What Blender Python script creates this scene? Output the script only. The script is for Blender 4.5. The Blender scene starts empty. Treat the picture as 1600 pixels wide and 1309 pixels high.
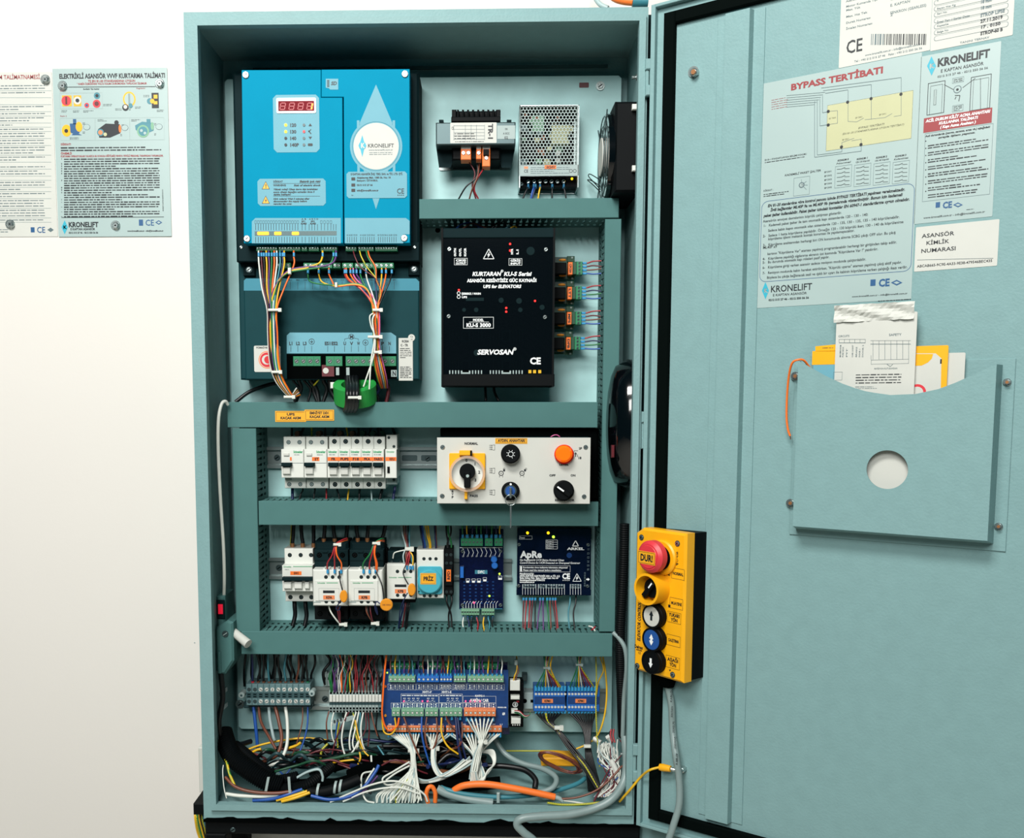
import bpy, math, random
from mathutils import Vector, Matrix, Euler
random.seed(7)
SC = bpy.context.scene
COL = SC.collection
# ---------------------------------------------------------------- camera, world, lights, exposure
FPX, PPX, PPY = 1500.0, 708.615, 769.231
CAMLOC = Vector((.370332, -1.293911, .564469))
CAMROT = Euler((1.476526, .000094, .027849), 'XYZ')
cam = bpy.data.cameras.new('camera')
cam.sensor_width = 36; cam.lens = 36 * FPX / 1600
cam.shift_x = (800 - PPX) / 1600; cam.shift_y = (PPY - 654.5) / 1600
cam.clip_start = .02
co = bpy.data.objects.new('camera', cam); COL.objects.link(co)
co.location = CAMLOC; co.rotation_euler = CAMROT
SC.camera = co
CR = CAMROT.to_matrix()
world = bpy.data.worlds.new('world'); SC.world = world; world.use_nodes = True
bg = world.node_tree.nodes['Background']
bg.inputs[0].default_value = (.08, .75, .92, 1); bg.inputs[1].default_value = .04
def area(name, loc, target, sx, sy, power, col):
    l = bpy.data.lights.new(name, 'AREA'); l.shape = 'RECTANGLE'; l.size = sx; l.size_y = sy
    l.energy = power; l.color = col
    o = bpy.data.objects.new(name, l); COL.objects.link(o); o.location = loc
    o.rotation_euler = (Vector(target) - Vector(loc)).to_track_quat('-Z', 'Y').to_euler()
    return o
area('ceiling_light', (-.15, -1.4, 2.1), (.3, .0, .6), .9, .45, 48, (1, .965, .925))
area('front_fill', (-.1, -2.4, 1.68), (.1, .1, .35), 1.3, .7, 46, (1, .98, .95))  # added frontal fill that brightens the plates; stands for no window
SC.view_settings.view_transform = 'Standard'; SC.view_settings.look = 'None'
SC.view_settings.gamma = 1; SC.view_settings.exposure = .05; SC.view_settings.use_curve_mapping = False

# ---------------------------------------------------------------- frames (x right, y up, z out towards the viewer)
def frame(origin, ax):
    x = Vector(ax).normalized(); y = Vector((0, 0, 1)); z = x.cross(y)
    m = Matrix.Identity(4)
    for i in range(3): m[i][0], m[i][1], m[i][2], m[i][3] = x[i], y[i], z[i], origin[i]
    return m
CAB = frame((0, 0, 0), (1, 0, 0))
DA = .61176
DOOR = frame((.594, -.012, 0), (math.cos(DA), -math.sin(DA), 0))
OPH, OPW = 1.0529, .574
PLZ = -.14                                    # mounting plate face
def H(h): return PLZ + h                      # height above the mounting plate -> frame z
def at(px, py, z=0, fr=CAB):
    d = CR @ Vector(((px - PPX) / FPX, -(py - PPY) / FPX, -1))
    inv = fr.inverted(); o = inv @ CAMLOC; dl = inv.to_3x3() @ d
    t = (z - o.z) / dl.z
    return o + dl * t
def rect(x0, y0, x1, y1, z=0, fr=CAB):
    xm, ym = (x0 + x1) / 2, (y0 + y1) / 2
    return at(x0, ym, z, fr).x, at(xm, y1, z, fr).y, at(x1, ym, z, fr).x, at(xm, y0, z, fr).y
def px2m(n, z=0, px=700, py=650, fr=CAB):
    return (at(px + n, py, z, fr) - at(px, py, z, fr)).length

# ---------------------------------------------------------------- materials
MATS = {}
def lin(h):
    h = h.lstrip('#'); c = [int(h[i:i + 2], 16) / 255 for i in (0, 2, 4)]
    return [(v / 12.92 if v <= .04045 else ((v + .055) / 1.055) ** 2.4) for v in c] + [1]
def mat(name, col, rough=.5, metal=0, bump=0, bscale=400, var=.04, vscale=30, emit=0, alpha=1, coat=0, trans=0, spec=.5, dist=.0006):
    m = bpy.data.materials.new(name); m.use_nodes = True; nt = m.node_tree; N = nt.nodes; L = nt.links
    b = N['Principled BSDF']; c = lin(col)
    b.inputs['Roughness'].default_value = rough; b.inputs['Metallic'].default_value = metal
    b.inputs['Specular IOR Level'].default_value = spec
    tc = N.new('ShaderNodeTexCoord')
    if var:
        no = N.new('ShaderNodeTexNoise'); no.inputs['Scale'].default_value = vscale; no.inputs['Detail'].default_value = 3
        L.new(tc.outputs['Object'], no.inputs['Vector'])
        r = N.new('ShaderNodeValToRGB'); r.color_ramp.elements[0].position = .3; r.color_ramp.elements[1].position = .7
        r.color_ramp.elements[0].color = [v * (1 - var) for v in c[:3]] + [1]
        r.color_ramp.elements[1].color = [min(1, v * (1 + var)) for v in c[:3]] + [1]
        L.new(no.outputs['Fac'], r.inputs[0]); L.new(r.outputs[0], b.inputs['Base Color'])
    else: b.inputs['Base Color'].default_value = c
    if bump:
        n2 = N.new('ShaderNodeTexNoise'); n2.inputs['Scale'].default_value = bscale; n2.inputs['Detail'].default_value = 2
        L.new(tc.outputs['Object'], n2.inputs['Vector'])
        bu = N.new('ShaderNodeBump'); bu.inputs['Strength'].default_value = bump; bu.inputs['Distance'].default_value = dist
        L.new(n2.outputs['Fac'], bu.inputs['Height']); L.new(bu.outputs[0], b.inputs['Normal'])
    if emit:
        b.inputs['Emission Color'].default_value = c; b.inputs['Emission Strength'].default_value = emit
    if coat: b.inputs['Coat Weight'].default_value = coat
    if trans: b.inputs['Transmission Weight'].default_value = trans
    if alpha < 1: b.inputs['Alpha'].default_value = alpha
    MATS[name] = m
    return m
mat('wall', '#d8d6d0', .85, bump=.15, bscale=180, var=.012, vscale=3)
mat('floor_paint', '#bdb9b0', .6)
mat('paint', '#7a9d9e', .5, bump=.6, bscale=320, var=.03, vscale=60, dist=.0005, spec=.25)
mat('gasket', '#020807', .8, spec=.04)
mat('galv', '#a6cfcf', .45, metal=.12, bump=.12, bscale=500, var=.10, vscale=22, spec=.4)
mat('duct', '#4a7371', .6, bump=.1, bscale=900, var=.03, spec=.15)
mat('duct_dark', '#2a4a4c', .6)
mat('white', '#d3d7d0', .45, var=.02)
mat('paper', '#c2c5be', .6, var=.02)
mat('paper_blue', '#9fb4b2', .35, var=.03, vscale=8)
mat('pale_grey', '#98aaa8', .5)
mat('black', '#04080a', .6, spec=.12)
mat('black_matt', '#010303', .9, spec=.03)
mat('black_gloss', '#04070a', .12, coat=.5)
mat('charcoal', '#0a2023', .7, spec=.1)
mat('chassis', '#0d3a3f', .65, bump=.1, var=.05, spec=.15)
mat('fanblade', '#11181a', .35)
mat('lid_blue', '#0086a8', .6, bump=.12, bscale=900, var=.02, spec=.05)
mat('label_blue', '#6aa3b2', .5, var=.02, spec=.2)
mat('label_mid', '#3d8294', .5, var=.02, spec=.2)
mat('ink', '#06141b', .5, var=0); mat('ink_blue', '#15507f', .5, var=0); mat('ink_red', '#8e2a2e', .5, var=0)
mat('ink_grey', '#54686d', .5, var=0); mat('ink_white', '#e6ecec', .5, var=0); mat('teal_logo', '#2aa5bb', .5, var=0)
mat('ink_green', '#1f9a63', .5, var=0); mat('cream', '#b4b78e', .5, var=.02)
mat('yellow', '#f0ac10', .4, var=.03); mat('yellow_label', '#e6a51c', .5, var=.03); mat('orange', '#ee7426', .5, var=.04)
mat('orange_soft', '#e08250', .45, var=.04)
mat('amber', '#dd8f22', .35, var=.05); mat('red', '#c8202a', .4); mat('red_soft', '#d2333e', .45, var=.02)
mat('steel', '#b9c4c3', .25, metal=.9, var=.06, vscale=200); mat('mesh_metal', '#9fb0ae', .55, metal=.2); mat('steel_dark', '#46585a', .4, metal=.6)
mat('rail', '#a9b7b6', .3, metal=.8, bump=.05)
mat('brass', '#a2714a', .4, metal=.5)
mat('copper', '#7c4d33', .45, metal=.3)
mat('green_term', '#1f7a52', .45); mat('green_soft', '#74a686', .45); mat('green_dark', '#12482f', .5)
mat('blue_term', '#1a64b8', .42); mat('blue_ferrule', '#2e8fc0', .42, var=.06)
mat('pcb_blue', '#123a72', .3, var=.12, vscale=120); mat('pcb_navy', '#070f33', .2, var=.2, vscale=150); mat('pcb_green', '#12503c', .35, var=.1)
mat('navy_cover', '#060e24', .12, var=.25, vscale=90, coat=.3)
mat('cyan_lid', '#4ba9bb', .15, coat=.5, var=.03)
mat('blue_button', '#1d4f94', .4); mat('toroid', '#1f8f3c', .5, bump=.2, var=.08)
mat('term_grey', '#5d7c7f', .5); mat('term_dark', '#28464a', .5)
mat('clear', '#e9eeee', .05, alpha=.28, spec=.8, var=0); mat('clear_pink', '#e3c9b4', .1, alpha=.5, spec=.8, var=0)
mat('smoke', '#070b0f', .06, alpha=.86, spec=.7, var=0)
mat('led_red', '#ff1510', emit=3.5, var=0); mat('led_yellow', '#ffc414', emit=2.2, var=0); mat('led_green', '#b6ff40', emit=2, var=0)
mat('led_amber', '#ff9a10', emit=2.4, var=0); mat('led_display', '#6e1f26', .7, emit=.25, var=0, spec=.1); mat('rocker', '#d01832', .3, emit=.6, var=0); mat('led_seg', '#ff6a20', emit=4, var=0)
mat('seg_off', '#b0454a', .4, var=0); mat('lamp_orange', '#ff6a10', emit=.35, var=0, coat=.5, rough=.15); mat('lamp_red', '#d81d12', .15, coat=.6, var=0)
mat('led_pink', '#ff5078', emit=1.5, var=0)
for n, c in dict(w_white='#d3d8cf', w_black='#03070a', w_red='#98202a', w_orange='#ee6a20', w_yellow='#dfb01c', w_green='#17703a', w_blue='#1b4f9e',
                 w_purple='#58306f', w_brown='#6d3d2b', w_grey='#7f9392', w_teal='#3b7f8c', w_pink='#d0639a', w_darkblue='#16244f', w_maroon='#5a1c24', w_lgrey='#9fb5b5').items():
    mat(n, c, .4, var=.05, vscale=60)
# yellow / green earth wire: real two-colour insulation
def earth():
    m = mat('w_earth', '#c9b52a', .4, var=0); nt = m.node_tree; N = nt.nodes; L = nt.links; b = N['Principled BSDF']
    tc = N.new('ShaderNodeTexCoord'); w = N.new('ShaderNodeTexWave'); w.inputs['Scale'].default_value = 260; w.bands_direction = 'DIAGONAL'
    r = N.new('ShaderNodeValToRGB'); r.color_ramp.interpolation = 'CONSTANT'
    r.color_ramp.elements[0].color = lin('#d8bb22'); r.color_ramp.elements[1].color = lin('#3c8a34'); r.color_ramp.elements[1].position = .62
    L.new(tc.outputs['Object'], w.inputs['Vector']); L.new(w.outputs['Fac'], r.inputs[0]); L.new(r.outputs[0], b.inputs['Base Color'])
earth()

# ---------------------------------------------------------------- glyph cache (built-in font)
GLY = {}
def build_glyphs():
    chars = '|ABCDEFGHIJKLMNOPQRSTUVWXYZabcdefghijklmnopqrstuvwxyz0123456789.,:;!?+-/()@*\'"=%&®ÇĞİÖŞÜçğıöşü'
    tmp = []
    for ch in chars:
        for s in (ch, ch + '|'):
            for bold in ((0, 1) if s == ch else (0,)):
                c = bpy.data.curves.new('g', 'FONT'); c.body = s; c.resolution_u = 2 if s == ch else 1
                c.offset = .04 if bold else .014
                o = bpy.data.objects.new('g', c); COL.objects.link(o); tmp.append((ch, s, bold, o))
    dg = bpy.context.evaluated_depsgraph_get()
    for ch, s, bold, o in tmp:
        me = o.evaluated_get(dg).to_mesh()
        vs = [(v.co.x, v.co.y) for v in me.vertices]
        if s == ch: GLY.setdefault(ch, {})[bold] = (vs, [tuple(p.vertices) for p in me.polygons])
        else: GLY.setdefault(ch, {})['adv'] = max(v[0] for v in vs) - max(v[0] for v in GLY['|'][0][0])
    for _, _, _, o in tmp:
        c = o.data; bpy.data.objects.remove(o); bpy.data.curves.remove(c)
build_glyphs()

# ---------------------------------------------------------------- mesh builder
def circ(cx, cy, r, n=16, a0=0, ry=None):
    ry = r if ry is None else ry
    return [(cx + r * math.cos(a0 + 2 * math.pi * i / n), cy + ry * math.sin(a0 + 2 * math.pi * i / n)) for i in range(n)]
def rrect(x0, y0, x1, y1, r, n=3):
    o = []
    for cx, cy, a in ((x1 - r, y1 - r, 0), (x0 + r, y1 - r, 90), (x0 + r, y0 + r, 180), (x1 - r, y0 + r, 270)):
        for i in range(n + 1):
            t = math.radians(a + 90 * i / n); o.append((cx + r * math.cos(t), cy + r * math.sin(t)))
    return o
def crect(x0, y0, x1, y1, c): return rrect(x0, y0, x1, y1, c, 1)
def inset(poly, d):
    n = len(poly); out = []
    for i in range(n):
        p0, p1, p2 = Vector(poly[i - 1]), Vector(poly[i]), Vector(poly[(i + 1) % n])
        e1 = (p1 - p0).normalized(); e2 = (p2 - p1).normalized()
        n1 = Vector((-e1.y, e1.x)); n2 = Vector((-e2.y, e2.x)); k = max(.35, 1 + n1.dot(n2))
        out.append(tuple(p1 + (n1 + n2) * (d / k)))
    return out
def spline(pts, k=6):
    P = [Vector(p) for p in pts]
    if len(P) < 3: return P
    P = [P[0] * 2 - P[1]] + P + [P[-1] * 2 - P[-2]]; out = []
    for i in range(1, len(P) - 2):
        a, b, c, d = P[i - 1:i + 3]
        for j in range(k):
            t = j / k
            out.append(.5 * ((2 * b) + (c - a) * t + (2 * a - 5 * b + 4 * c - d) * t * t + (3 * b - a - 3 * c + d) * t ** 3))
    out.append(P[-2]); return out
class MB:
    def __init__(s, fr=CAB): s.v = []; s.f = []; s.m = []; s.sm = []; s.fr = fr
    def add(s, vs, fs, m, sm=False):
        b = len(s.v); s.v += [tuple(v) for v in vs]
        for f in fs: s.f.append(tuple(i + b for i in f)); s.m.append(m); s.sm.append(sm)
    def prism(s, poly, z0, z1, m, c=0, sm=False, back=True, m2=None):
        n = len(poly); q = [(i, (i + 1) % n) for i in range(n)]
        zs = z1 - c
        s.add([(x, y, z0) for x, y in poly] + [(x, y, zs) for x, y in poly], [(a, b, b + n, a + n) for a, b in q], m, sm)
        top = poly
        if c:
            top = inset(poly, c)
            s.add([(x, y, zs) for x, y in poly] + [(x, y, z1) for x, y in top], [(a, b, b + n, a + n) for a, b in q], m, sm)
        s.add([(x, y, z1) for x, y in top], [tuple(range(n))], m2 or m)
        if back: s.add([(x, y, z0) for x, y in poly], [tuple(range(n))[::-1]], m)
        return s
    def box(s, x0, y0, x1, y1, z0, z1, m, c=0, r=0):
        if x0 > x1: x0, x1 = x1, x0
        if y0 > y1: y0, y1 = y1, y0
        return s.prism(rrect(x0, y0, x1, y1, r) if r else [(x0, y0), (x1, y0), (x1, y1), (x0, y1)], z0, z1, m, c)
    def pbox(s, x0, y0, x1, y1, z0, z1, m, c=0, r=0):
        return s.box(*rect(x0, y0, x1, y1, z1, s.fr), z0, z1, m, c, r)
    def flat(s, poly, z, m): s.add([(x, y, z) for x, y in poly], [tuple(range(len(poly)))], m); return s
    def prect(s, x0, y0, x1, y1, z, m, r=0):
        a = rect(x0, y0, x1, y1, z, s.fr)
        return s.flat(rrect(*a, r) if r else [(a[0], a[1]), (a[2], a[1]), (a[2], a[3]), (a[0], a[3])], z, m)
    def ppoly(s, pts, z, m): return s.flat([at(x, y, z, s.fr).xy for x, y in pts], z, m)
    def cyl(s, cx, cy, r, z0, z1, m, n=16, c=0, m2=None, ry=None): return s.prism(circ(cx, cy, r, n, math.pi / n, ry), z0, z1, m, c, True, m2=m2)
    def pcyl(s, px, py, rpx, z0, z1, m, n=16, c=0, m2=None):
        p = at(px, py, z1, s.fr); return s.cyl(p.x, p.y, px2m(rpx, z1, px, py, s.fr), z0, z1, m, n, c, m2)
    def ring(s, cx, cy, r0, r1, z0, z1, m, n=24):
        a = circ(cx, cy, r0, n); b = circ(cx, cy, r1, n); q = [(i, (i + 1) % n) for i in range(n)]
        s.add([(x, y, z1) for x, y in a + b], [(i, j, j + n, i + n)[::-1] for i, j in q], m)
        if z1 > z0:
            s.add([(x, y, z0) for x, y in b] + [(x, y, z1) for x, y in b], [(i, j, j + n, i + n) for i, j in q], m, True)
            s.add([(x, y, z0) for x, y in a] + [(x, y, z1) for x, y in a], [(i, j, j + n, i + n)[::-1] for i, j in q], m, True)
        return s
    def frame_(s, x0, y0, x1, y1, w, z0, z1, m):
        for a in ((x0, y0, x1, y0 + w), (x0, y1 - w, x1, y1), (x0, y0 + w, x0 + w, y1 - w), (x1 - w, y0 + w, x1, y1 - w)):
            if z1 > z0: s.box(*a, z0, z1, m)
            else: s.flat([(a[0], a[1]), (a[2], a[1]), (a[2], a[3]), (a[0], a[3])], z0, m)
        return s
    def line(s, x0, y0, x1, y1, w, z, m):
        d = Vector((x1 - x0, y1 - y0));
        if d.length == 0: return s
        n = Vector((-d.y, d.x)).normalized() * w / 2
        return s.flat([(x0 - n.x, y0 - n.y), (x1 - n.x, y1 - n.y), (x1 + n.x, y1 + n.y), (x0 + n.x, y0 + n.y)], z, m)
    def pline(s, x0, y0, x1, y1, wpx, z, m):
        a = at(x0, y0, z, s.fr); b = at(x1, y1, z, s.fr); return s.line(a.x, a.y, b.x, b.y, px2m(wpx, z, x0, y0, s.fr), z, m)
    def screw(s, px, py, rpx, z, m='steel', slot='black_matt', h=.0012, a=.6):
        p = at(px, py, z, s.fr); r = px2m(rpx, z, px, py, s.fr)
        s.cyl(p.x, p.y, r, z, z + h, m, 12, h * .4)
        dx, dy = math.cos(a) * r * .75, math.sin(a) * r * .75
        s.line(p.x - dx, p.y - dy, p.x + dx, p.y + dy, r * .35, z + h + .0001, slot); return s
    def tube(s, pts, r, m, n=6, cap=True):
        P = [Vector(p) for p in pts]; u = None; vs = []
        for i, p in enumerate(P):
            t = (P[min(i + 1, len(P) - 1)] - P[max(i - 1, 0)])
            t = t.normalized() if t.length > 1e-9 else Vector((0, 0, 1))
            if u is None: u = t.orthogonal().normalized()
            else:
                u = u - t * u.dot(t); u = u.normalized() if u.length > 1e-6 else t.orthogonal().normalized()
            w = t.cross(u); rr = r[i] if isinstance(r, (list, tuple)) else r
            vs += [p + (u * math.cos(2 * math.pi * k / n) + w * math.sin(2 * math.pi * k / n)) * rr for k in range(n)]
        fs = [(i * n + k, i * n + (k + 1) % n, (i + 1) * n + (k + 1) % n, (i + 1) * n + k) for i in range(len(P) - 1) for k in range(n)]
        s.add(vs, fs, m, True)
        if cap:
            s.add(vs[:n], [tuple(range(n))[::-1]], m); s.add(vs[-n:], [tuple(range(n))], m)
        return s
    def text(s, t, x, y, w, h, z, m, bold=0, ital=0, rot=0):
        """t fitted in the box whose lower left corner is x, y (w wide, h = height of the capitals)"""
        X = 0; gl = []
        for ch in t:
            if ch == ' ': X += .3; continue
            g = GLY.get(ch)
            if not g: X += .3; continue
            gl.append((X, g)); X += g['adv'] if g['adv'] > .05 else .3
        X = max(X - .06, .1); sx = w / X if w else h / .69; sy = h / .69
        c, sn = math.cos(rot), math.sin(rot)
        for X0, g in gl:
            vs, fs = g[bold]
            o = []
            for vx, vy in vs:
                a = (X0 + vx + ital * .2 * vy) * sx; b = vy * sy
                o.append((x + a * c - b * sn, y + a * sn + b * c, z))
            s.add(o, fs, m)
        return s
    def ptext(s, t, x0, y0, x1, y1, z, m, bold=0, ital=0):
        a = rect(x0, y0, x1, y1, z, s.fr); return s.text(t, a[0], a[1], a[2] - a[0], a[3] - a[1], z, m, bold, ital)
    def ptextv(s, t, x0, y0, x1, y1, z, m, bold=0, up=True, ital=0):
        a = rect(x0, y0, x1, y1, z, s.fr)
        if up: return s.text(t, a[2], a[1], a[3] - a[1], a[2] - a[0], z, m, bold, ital, math.pi / 2)
        return s.text(t, a[0], a[3], a[3] - a[1], a[2] - a[0], z, m, bold, ital, -math.pi / 2)
    def greek(s, x0, y0, x1, y1, rows, z, m, thick=.42, fill=.9, seed=1):
        """rows of print too small to read in the photograph: word-long dashes"""
        R = random.Random(seed); a = rect(x0, y0, x1, y1, z, s.fr); hh = (a[3] - a[1]) / rows
        for i in range(rows):
            y = a[3] - hh * (i + .5); x = a[0]; end = a[0] + (a[2] - a[0]) * (1 if R.random() < .6 else R.uniform(.45, .98)) * fill
            while x < end:
                w = hh * R.uniform(.7, 3.2); w = min(w, end - x)
                if w > hh * .3: s.line(x, y, x + w, y, hh * thick * R.uniform(.75, 1.1), z, m)
                x += w + hh * .35
        return s
WM = {}
def setp(o, label=None, cat=None, group=None, kind=None):
    for k, v in (('label', label), ('category', cat), ('group', group), ('kind', kind)):
        if v: o[k] = v
    return o
def link(o, W, parent=None):
    COL.objects.link(o); WM[o.name] = W
    if parent: o.parent = parent; o.matrix_local = WM[parent.name].inverted() @ W
    else: o.matrix_world = W
    return o
def thing(name, label, cat, loc=(0, 0, 0), fr=CAB, group=None):
    o = bpy.data.objects.new(name, None); o.empty_display_size = .01
    link(o, fr @ Matrix.Translation(Vector(loc)))
    return setp(o, label, cat, group)
def pthing(name, label, cat, px, py, z, fr=CAB, group=None): return thing(name, label, cat, at(px, py, z, fr), fr, group)
def mesh_of(mb, name):
    me = bpy.data.meshes.new(name); ms = list(dict.fromkeys(mb.m))
    me.from_pydata([tuple(v) for v in mb.v], [], mb.f)
    for k in ms: me.materials.append(MATS[k])
    me.polygons.foreach_set('material_index', [ms.index(k) for k in mb.m]); me.polygons.foreach_set('use_smooth', mb.sm)
    me.update(); return me
def part(mb, name, parent, label=None, kind=None):
    """a child mesh; its origin sits at the centre of its own geometry"""
    return solid(mb, name, label, None, None, kind, parent)
def solid(mb, name, label, cat, group=None, kind=None, parent=None):
    n = len(mb.v); lo = [min(v[i] for v in mb.v) for i in range(3)]; hi = [max(v[i] for v in mb.v) for i in range(3)]
    c = Vector(((lo[0] + hi[0]) / 2, lo[1], (lo[2] + hi[2]) / 2))
    mb.v = [Vector(v) - c for v in mb.v]
    o = bpy.data.objects.new(name, mesh_of(mb, name))
    link(o, mb.fr @ Matrix.Translation(c), parent)
    return setp(o, label, cat, group, kind)
def copyat(o, off, parent=None, fr=CAB):
    """copy a thing with its parts and sub-parts, moved by off in the frame"""
    c = o.copy(); W = fr @ Matrix.Translation(Vector(off)) @ fr.inverted() @ WM[o.name]
    link(c, W, parent)
    for ch in [k for k in KIDS(o)]: copyat(ch, off, c, fr)
    return c
def KIDS(o): return [k for k in COL.objects if k.parent == o]
def wire(name, pts, r, m, parent=None, fr=CAB, n=6, k=5, label=None, cat=None, group=None, px=True, jit=0):
    P = [at(p[0], p[1], p[2], fr) if px else Vector(p) for p in pts]
    if jit: P = [p + Vector([random.uniform(-jit, jit) for _ in range(3)]) if 0 < i < len(P) - 1 else p for i, p in enumerate(P)]
    mb = MB(fr); mb.tube(spline(P, k), r, m, n)
    return solid(mb, name, label, cat, group, None, parent)
def tie(px, py, z, wpx, hpx, parent, fr=CAB, m='w_white', depth=.006, tail=True):
    mb = MB(fr); mb.pbox(px - wpx / 2, py - hpx / 2, px + wpx / 2, py + hpx / 2, z - depth, z, m, .0008)
    if tail: mb.pbox(px + wpx / 2 - 1, py - hpx * .7, px + wpx / 2 + hpx, py + hpx * .7, z - depth * .7, z + .001, m)
    return part(mb, 'cable_tie', parent)
def ferrule(px, py, z, parent, r=.0011, ln=.007, m='blue_ferrule', up=False, fr=CAB):
    p = at(px, py, z, fr); mb = MB(fr); s = 1 if up else -1
    mb.tube([(p.x, p.y, p.z), (p.x, p.y + s * ln, p.z)], [r, r * 1.15], m, 6)
    return part(mb, 'ferrule', parent)
# ================================================================ the room
def struct(mb, name): return solid(mb, name, None, None, None, 'structure')
WZ = -.166
mb = MB(); mb.box(-3, -.62, 3.2, 2.2, WZ - .1, WZ, 'wall'); struct(mb, 'wall_back')
mb = MB(); mb.box(-3, -.68, 3.2, -.62, WZ - .1, 3, 'floor_paint'); struct(mb, 'floor')
# ================================================================ cabinet
xl, yt = at(288.5, 100, -.006).x, at(600, 15.5, -.006).y
xr, yb = at(1010, 200, -.006).x, at(600, 1283, -.006).y
cab = thing('control_cabinet', 'grey wall-mounted steel control cabinet with its door swung open to the right', 'cabinet', (OPW / 2, yb, -.16))
mb = MB()
g = .0085                                      # cavity is wider than the lip opening
lw = px2m(10, 0)
mb.frame_(-lw, -lw, OPW + lw, OPH + lw, lw, -.012, 0, 'paint')          # lip
for a in ((xl, OPH + lw, xr, yt), (xl, yb, xr, -lw), (xl, -lw, -lw, OPH + lw), (OPW + lw, -lw, xr, OPH + lw)):
    mb.box(*a, -.012, -.006, 'paint')
mb.frame_(xl, yb, xr, yt, .002, -.162, -.012, 'paint')                   # outer shell
mb.box(-g - .002, -g, -g, OPH + g, -.158, -.012, 'paint'); mb.box(OPW + g, -g, OPW + g + .002, OPH + g, -.158, -.012, 'paint')
mb.box(-g, OPH + g, OPW + g, OPH + g + .002, -.158, -.012, 'paint'); mb.box(-g, -g - .002, OPW + g, -g, -.158, -.012, 'paint')
mb.box(xl, yb, xr, yt, -.164, -.158, 'paint')
part(mb, 'cabinet_body', cab)
# mounting plate
px0, py0, px1, py1 = rect(362, 121, 955, 1141, PLZ); px1 = at(965, 500, PLZ).x
mb = MB(); mb.prism(crect(px0, py0, px1, py1, .004), -.156, PLZ, 'galv')
plate = part(mb, 'mounting_plate', cab, 'bare galvanised steel mounting plate')
for q in ((938, 134), (375, 1100)):
    mb = MB(); mb.pcyl(*q, 7, PLZ, PLZ + .002, 'rail', 14); mb.screw(*q, 4.5, PLZ + .002); part(mb, 'fixing_bolt', plate)
mb = MB(); mb.prect(905, 129, 920, 137, PLZ + .0003, 'w_maroon', .001); part(mb, 'plate_slot', plate)
mb = MB(); mb.pcyl(684, 359.5, 4, PLZ - .001, PLZ + .0004, 'black_matt', 14); part(mb, 'plate_hole', plate)
mb = MB(); mb.pbox(395, 103, 950, 108, -.15, -.147, 'duct_dark'); part(mb, 'top_brace', cab)
# screws standing in the right lip
for q in (121, 668, 1178):
    mb = MB(); p = at(992, q, -.03); mb.tube([(OPW + g, p.y, -.03), (OPW - .004, p.y, -.03)], .0022, 'steel', 8); mb.tube([(OPW + g - .004, p.y, -.03), (OPW + .001, p.y, -.03)], .0045, 'steel', 6)
    part(mb, 'lip_bolt', cab)
mb = MB(); mb.box(xr - .004, yb + .002, xr + .014, yt - .002, -.034, -.026, 'charcoal'); part(mb, 'dark_gap_strip', cab)  # added charcoal strip standing in for the shaded gap beside the door
# ---------------------------------------------------------------- door
dyt, dyb = OPH + .0157, -.0188
door_x0 = at(1007, 600, 0, DOOR).x; DW = .64
x_teal = at(1013.5, 600, 0, DOOR).x; x_g0 = at(1025.5, 600, 0, DOOR).x; x_g1 = at(1042.5, 600, 0, DOOR).x
mb = MB(DOOR)
mb.box(door_x0, dyb, DW, dyt, -.022, -.007, 'paint')
mb.box(door_x0, dyb, x_teal, dyt, -.007, .001, 'paint', .0006)
mb.box(x_teal, dyb, DW, dyb + .004, -.007, .001, 'paint', .0006); mb.box(x_teal, dyt - .004, DW, dyt, -.007, .001, 'paint', .0006)
door = part(mb, 'cabinet_door', cab)
gi = .0287
gw = x_g1 - x_g0
mb = MB(DOOR)
for a in ((x_g0, dyb + gi - gw, x_g1, dyt - gi + gw), (x_g1, dyb + gi - gw, DW - .02, dyb + gi), (x_g1, dyt - gi, DW - .02, dyt - gi + gw)):
    mb.box(*a, -.007, 0, 'gasket', .0015)
part(mb, 'gasket', door, 'black rubber door gasket')
# stiffening rail: flanges and a raised channel
def dx(px, py=700, z=0): return at(px, py, z, DOOR).x
ry0, ry1 = at(1120, 1278, -.006, DOOR).y, at(1145, 24, -.006, DOOR).y
mb = MB(DOOR)
# all x taken at the same height
f0, f1, f2, f3 = dx(1105, 700, -.005), dx(1117, 700, -.005), dx(1155, 700, .004), dx(1176, 700, -.005)
mb.box(f0, ry0, f3, ry1, -.007, -.0055, 'paint', .0003)
sec = [(f1, -.0055), (f1 + .003, .004), (f2 - .002, .004), (f2, -.0055)]
mb.add([(x, ry0, z) for x, z in sec] + [(x, ry1, z) for x, z in sec], [(0, 1, 5, 4), (1, 2, 6, 5), (2, 3, 7, 6), (3, 2, 1, 0), (4, 5, 6, 7)], 'paint')
part(mb, 'stiffening_rail', door)
mb = MB(DOOR)
mb.box(dx(1590, 700, -.006), ry0, DW - .02, ry1, -.007, .006, 'paint', .001)
for q in ((1083, 112), (1133, 468)):
    mb = MB(DOOR); s = 1 if q[1] < 300 else .55
    mb.pcyl(*q, 8 * s, -.007, -.0055, 'rail', 16); mb.pcyl(*q, 6.3 * s, -.0055, .001, 'steel', 6, .0008); mb.pcyl(*q, 3.6 * s, .001, .003, 'brass', 10)
    part(mb, 'stud_nut', door)
mb = MB(DOOR); mb.pcyl(1064, 1204, 4.5, -.007, .004, 'steel', 6, .001); mb.pcyl(1064, 1204, 2.5, .004, .007, 'steel', 10); part(mb, 'earth_stud', door)
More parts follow.
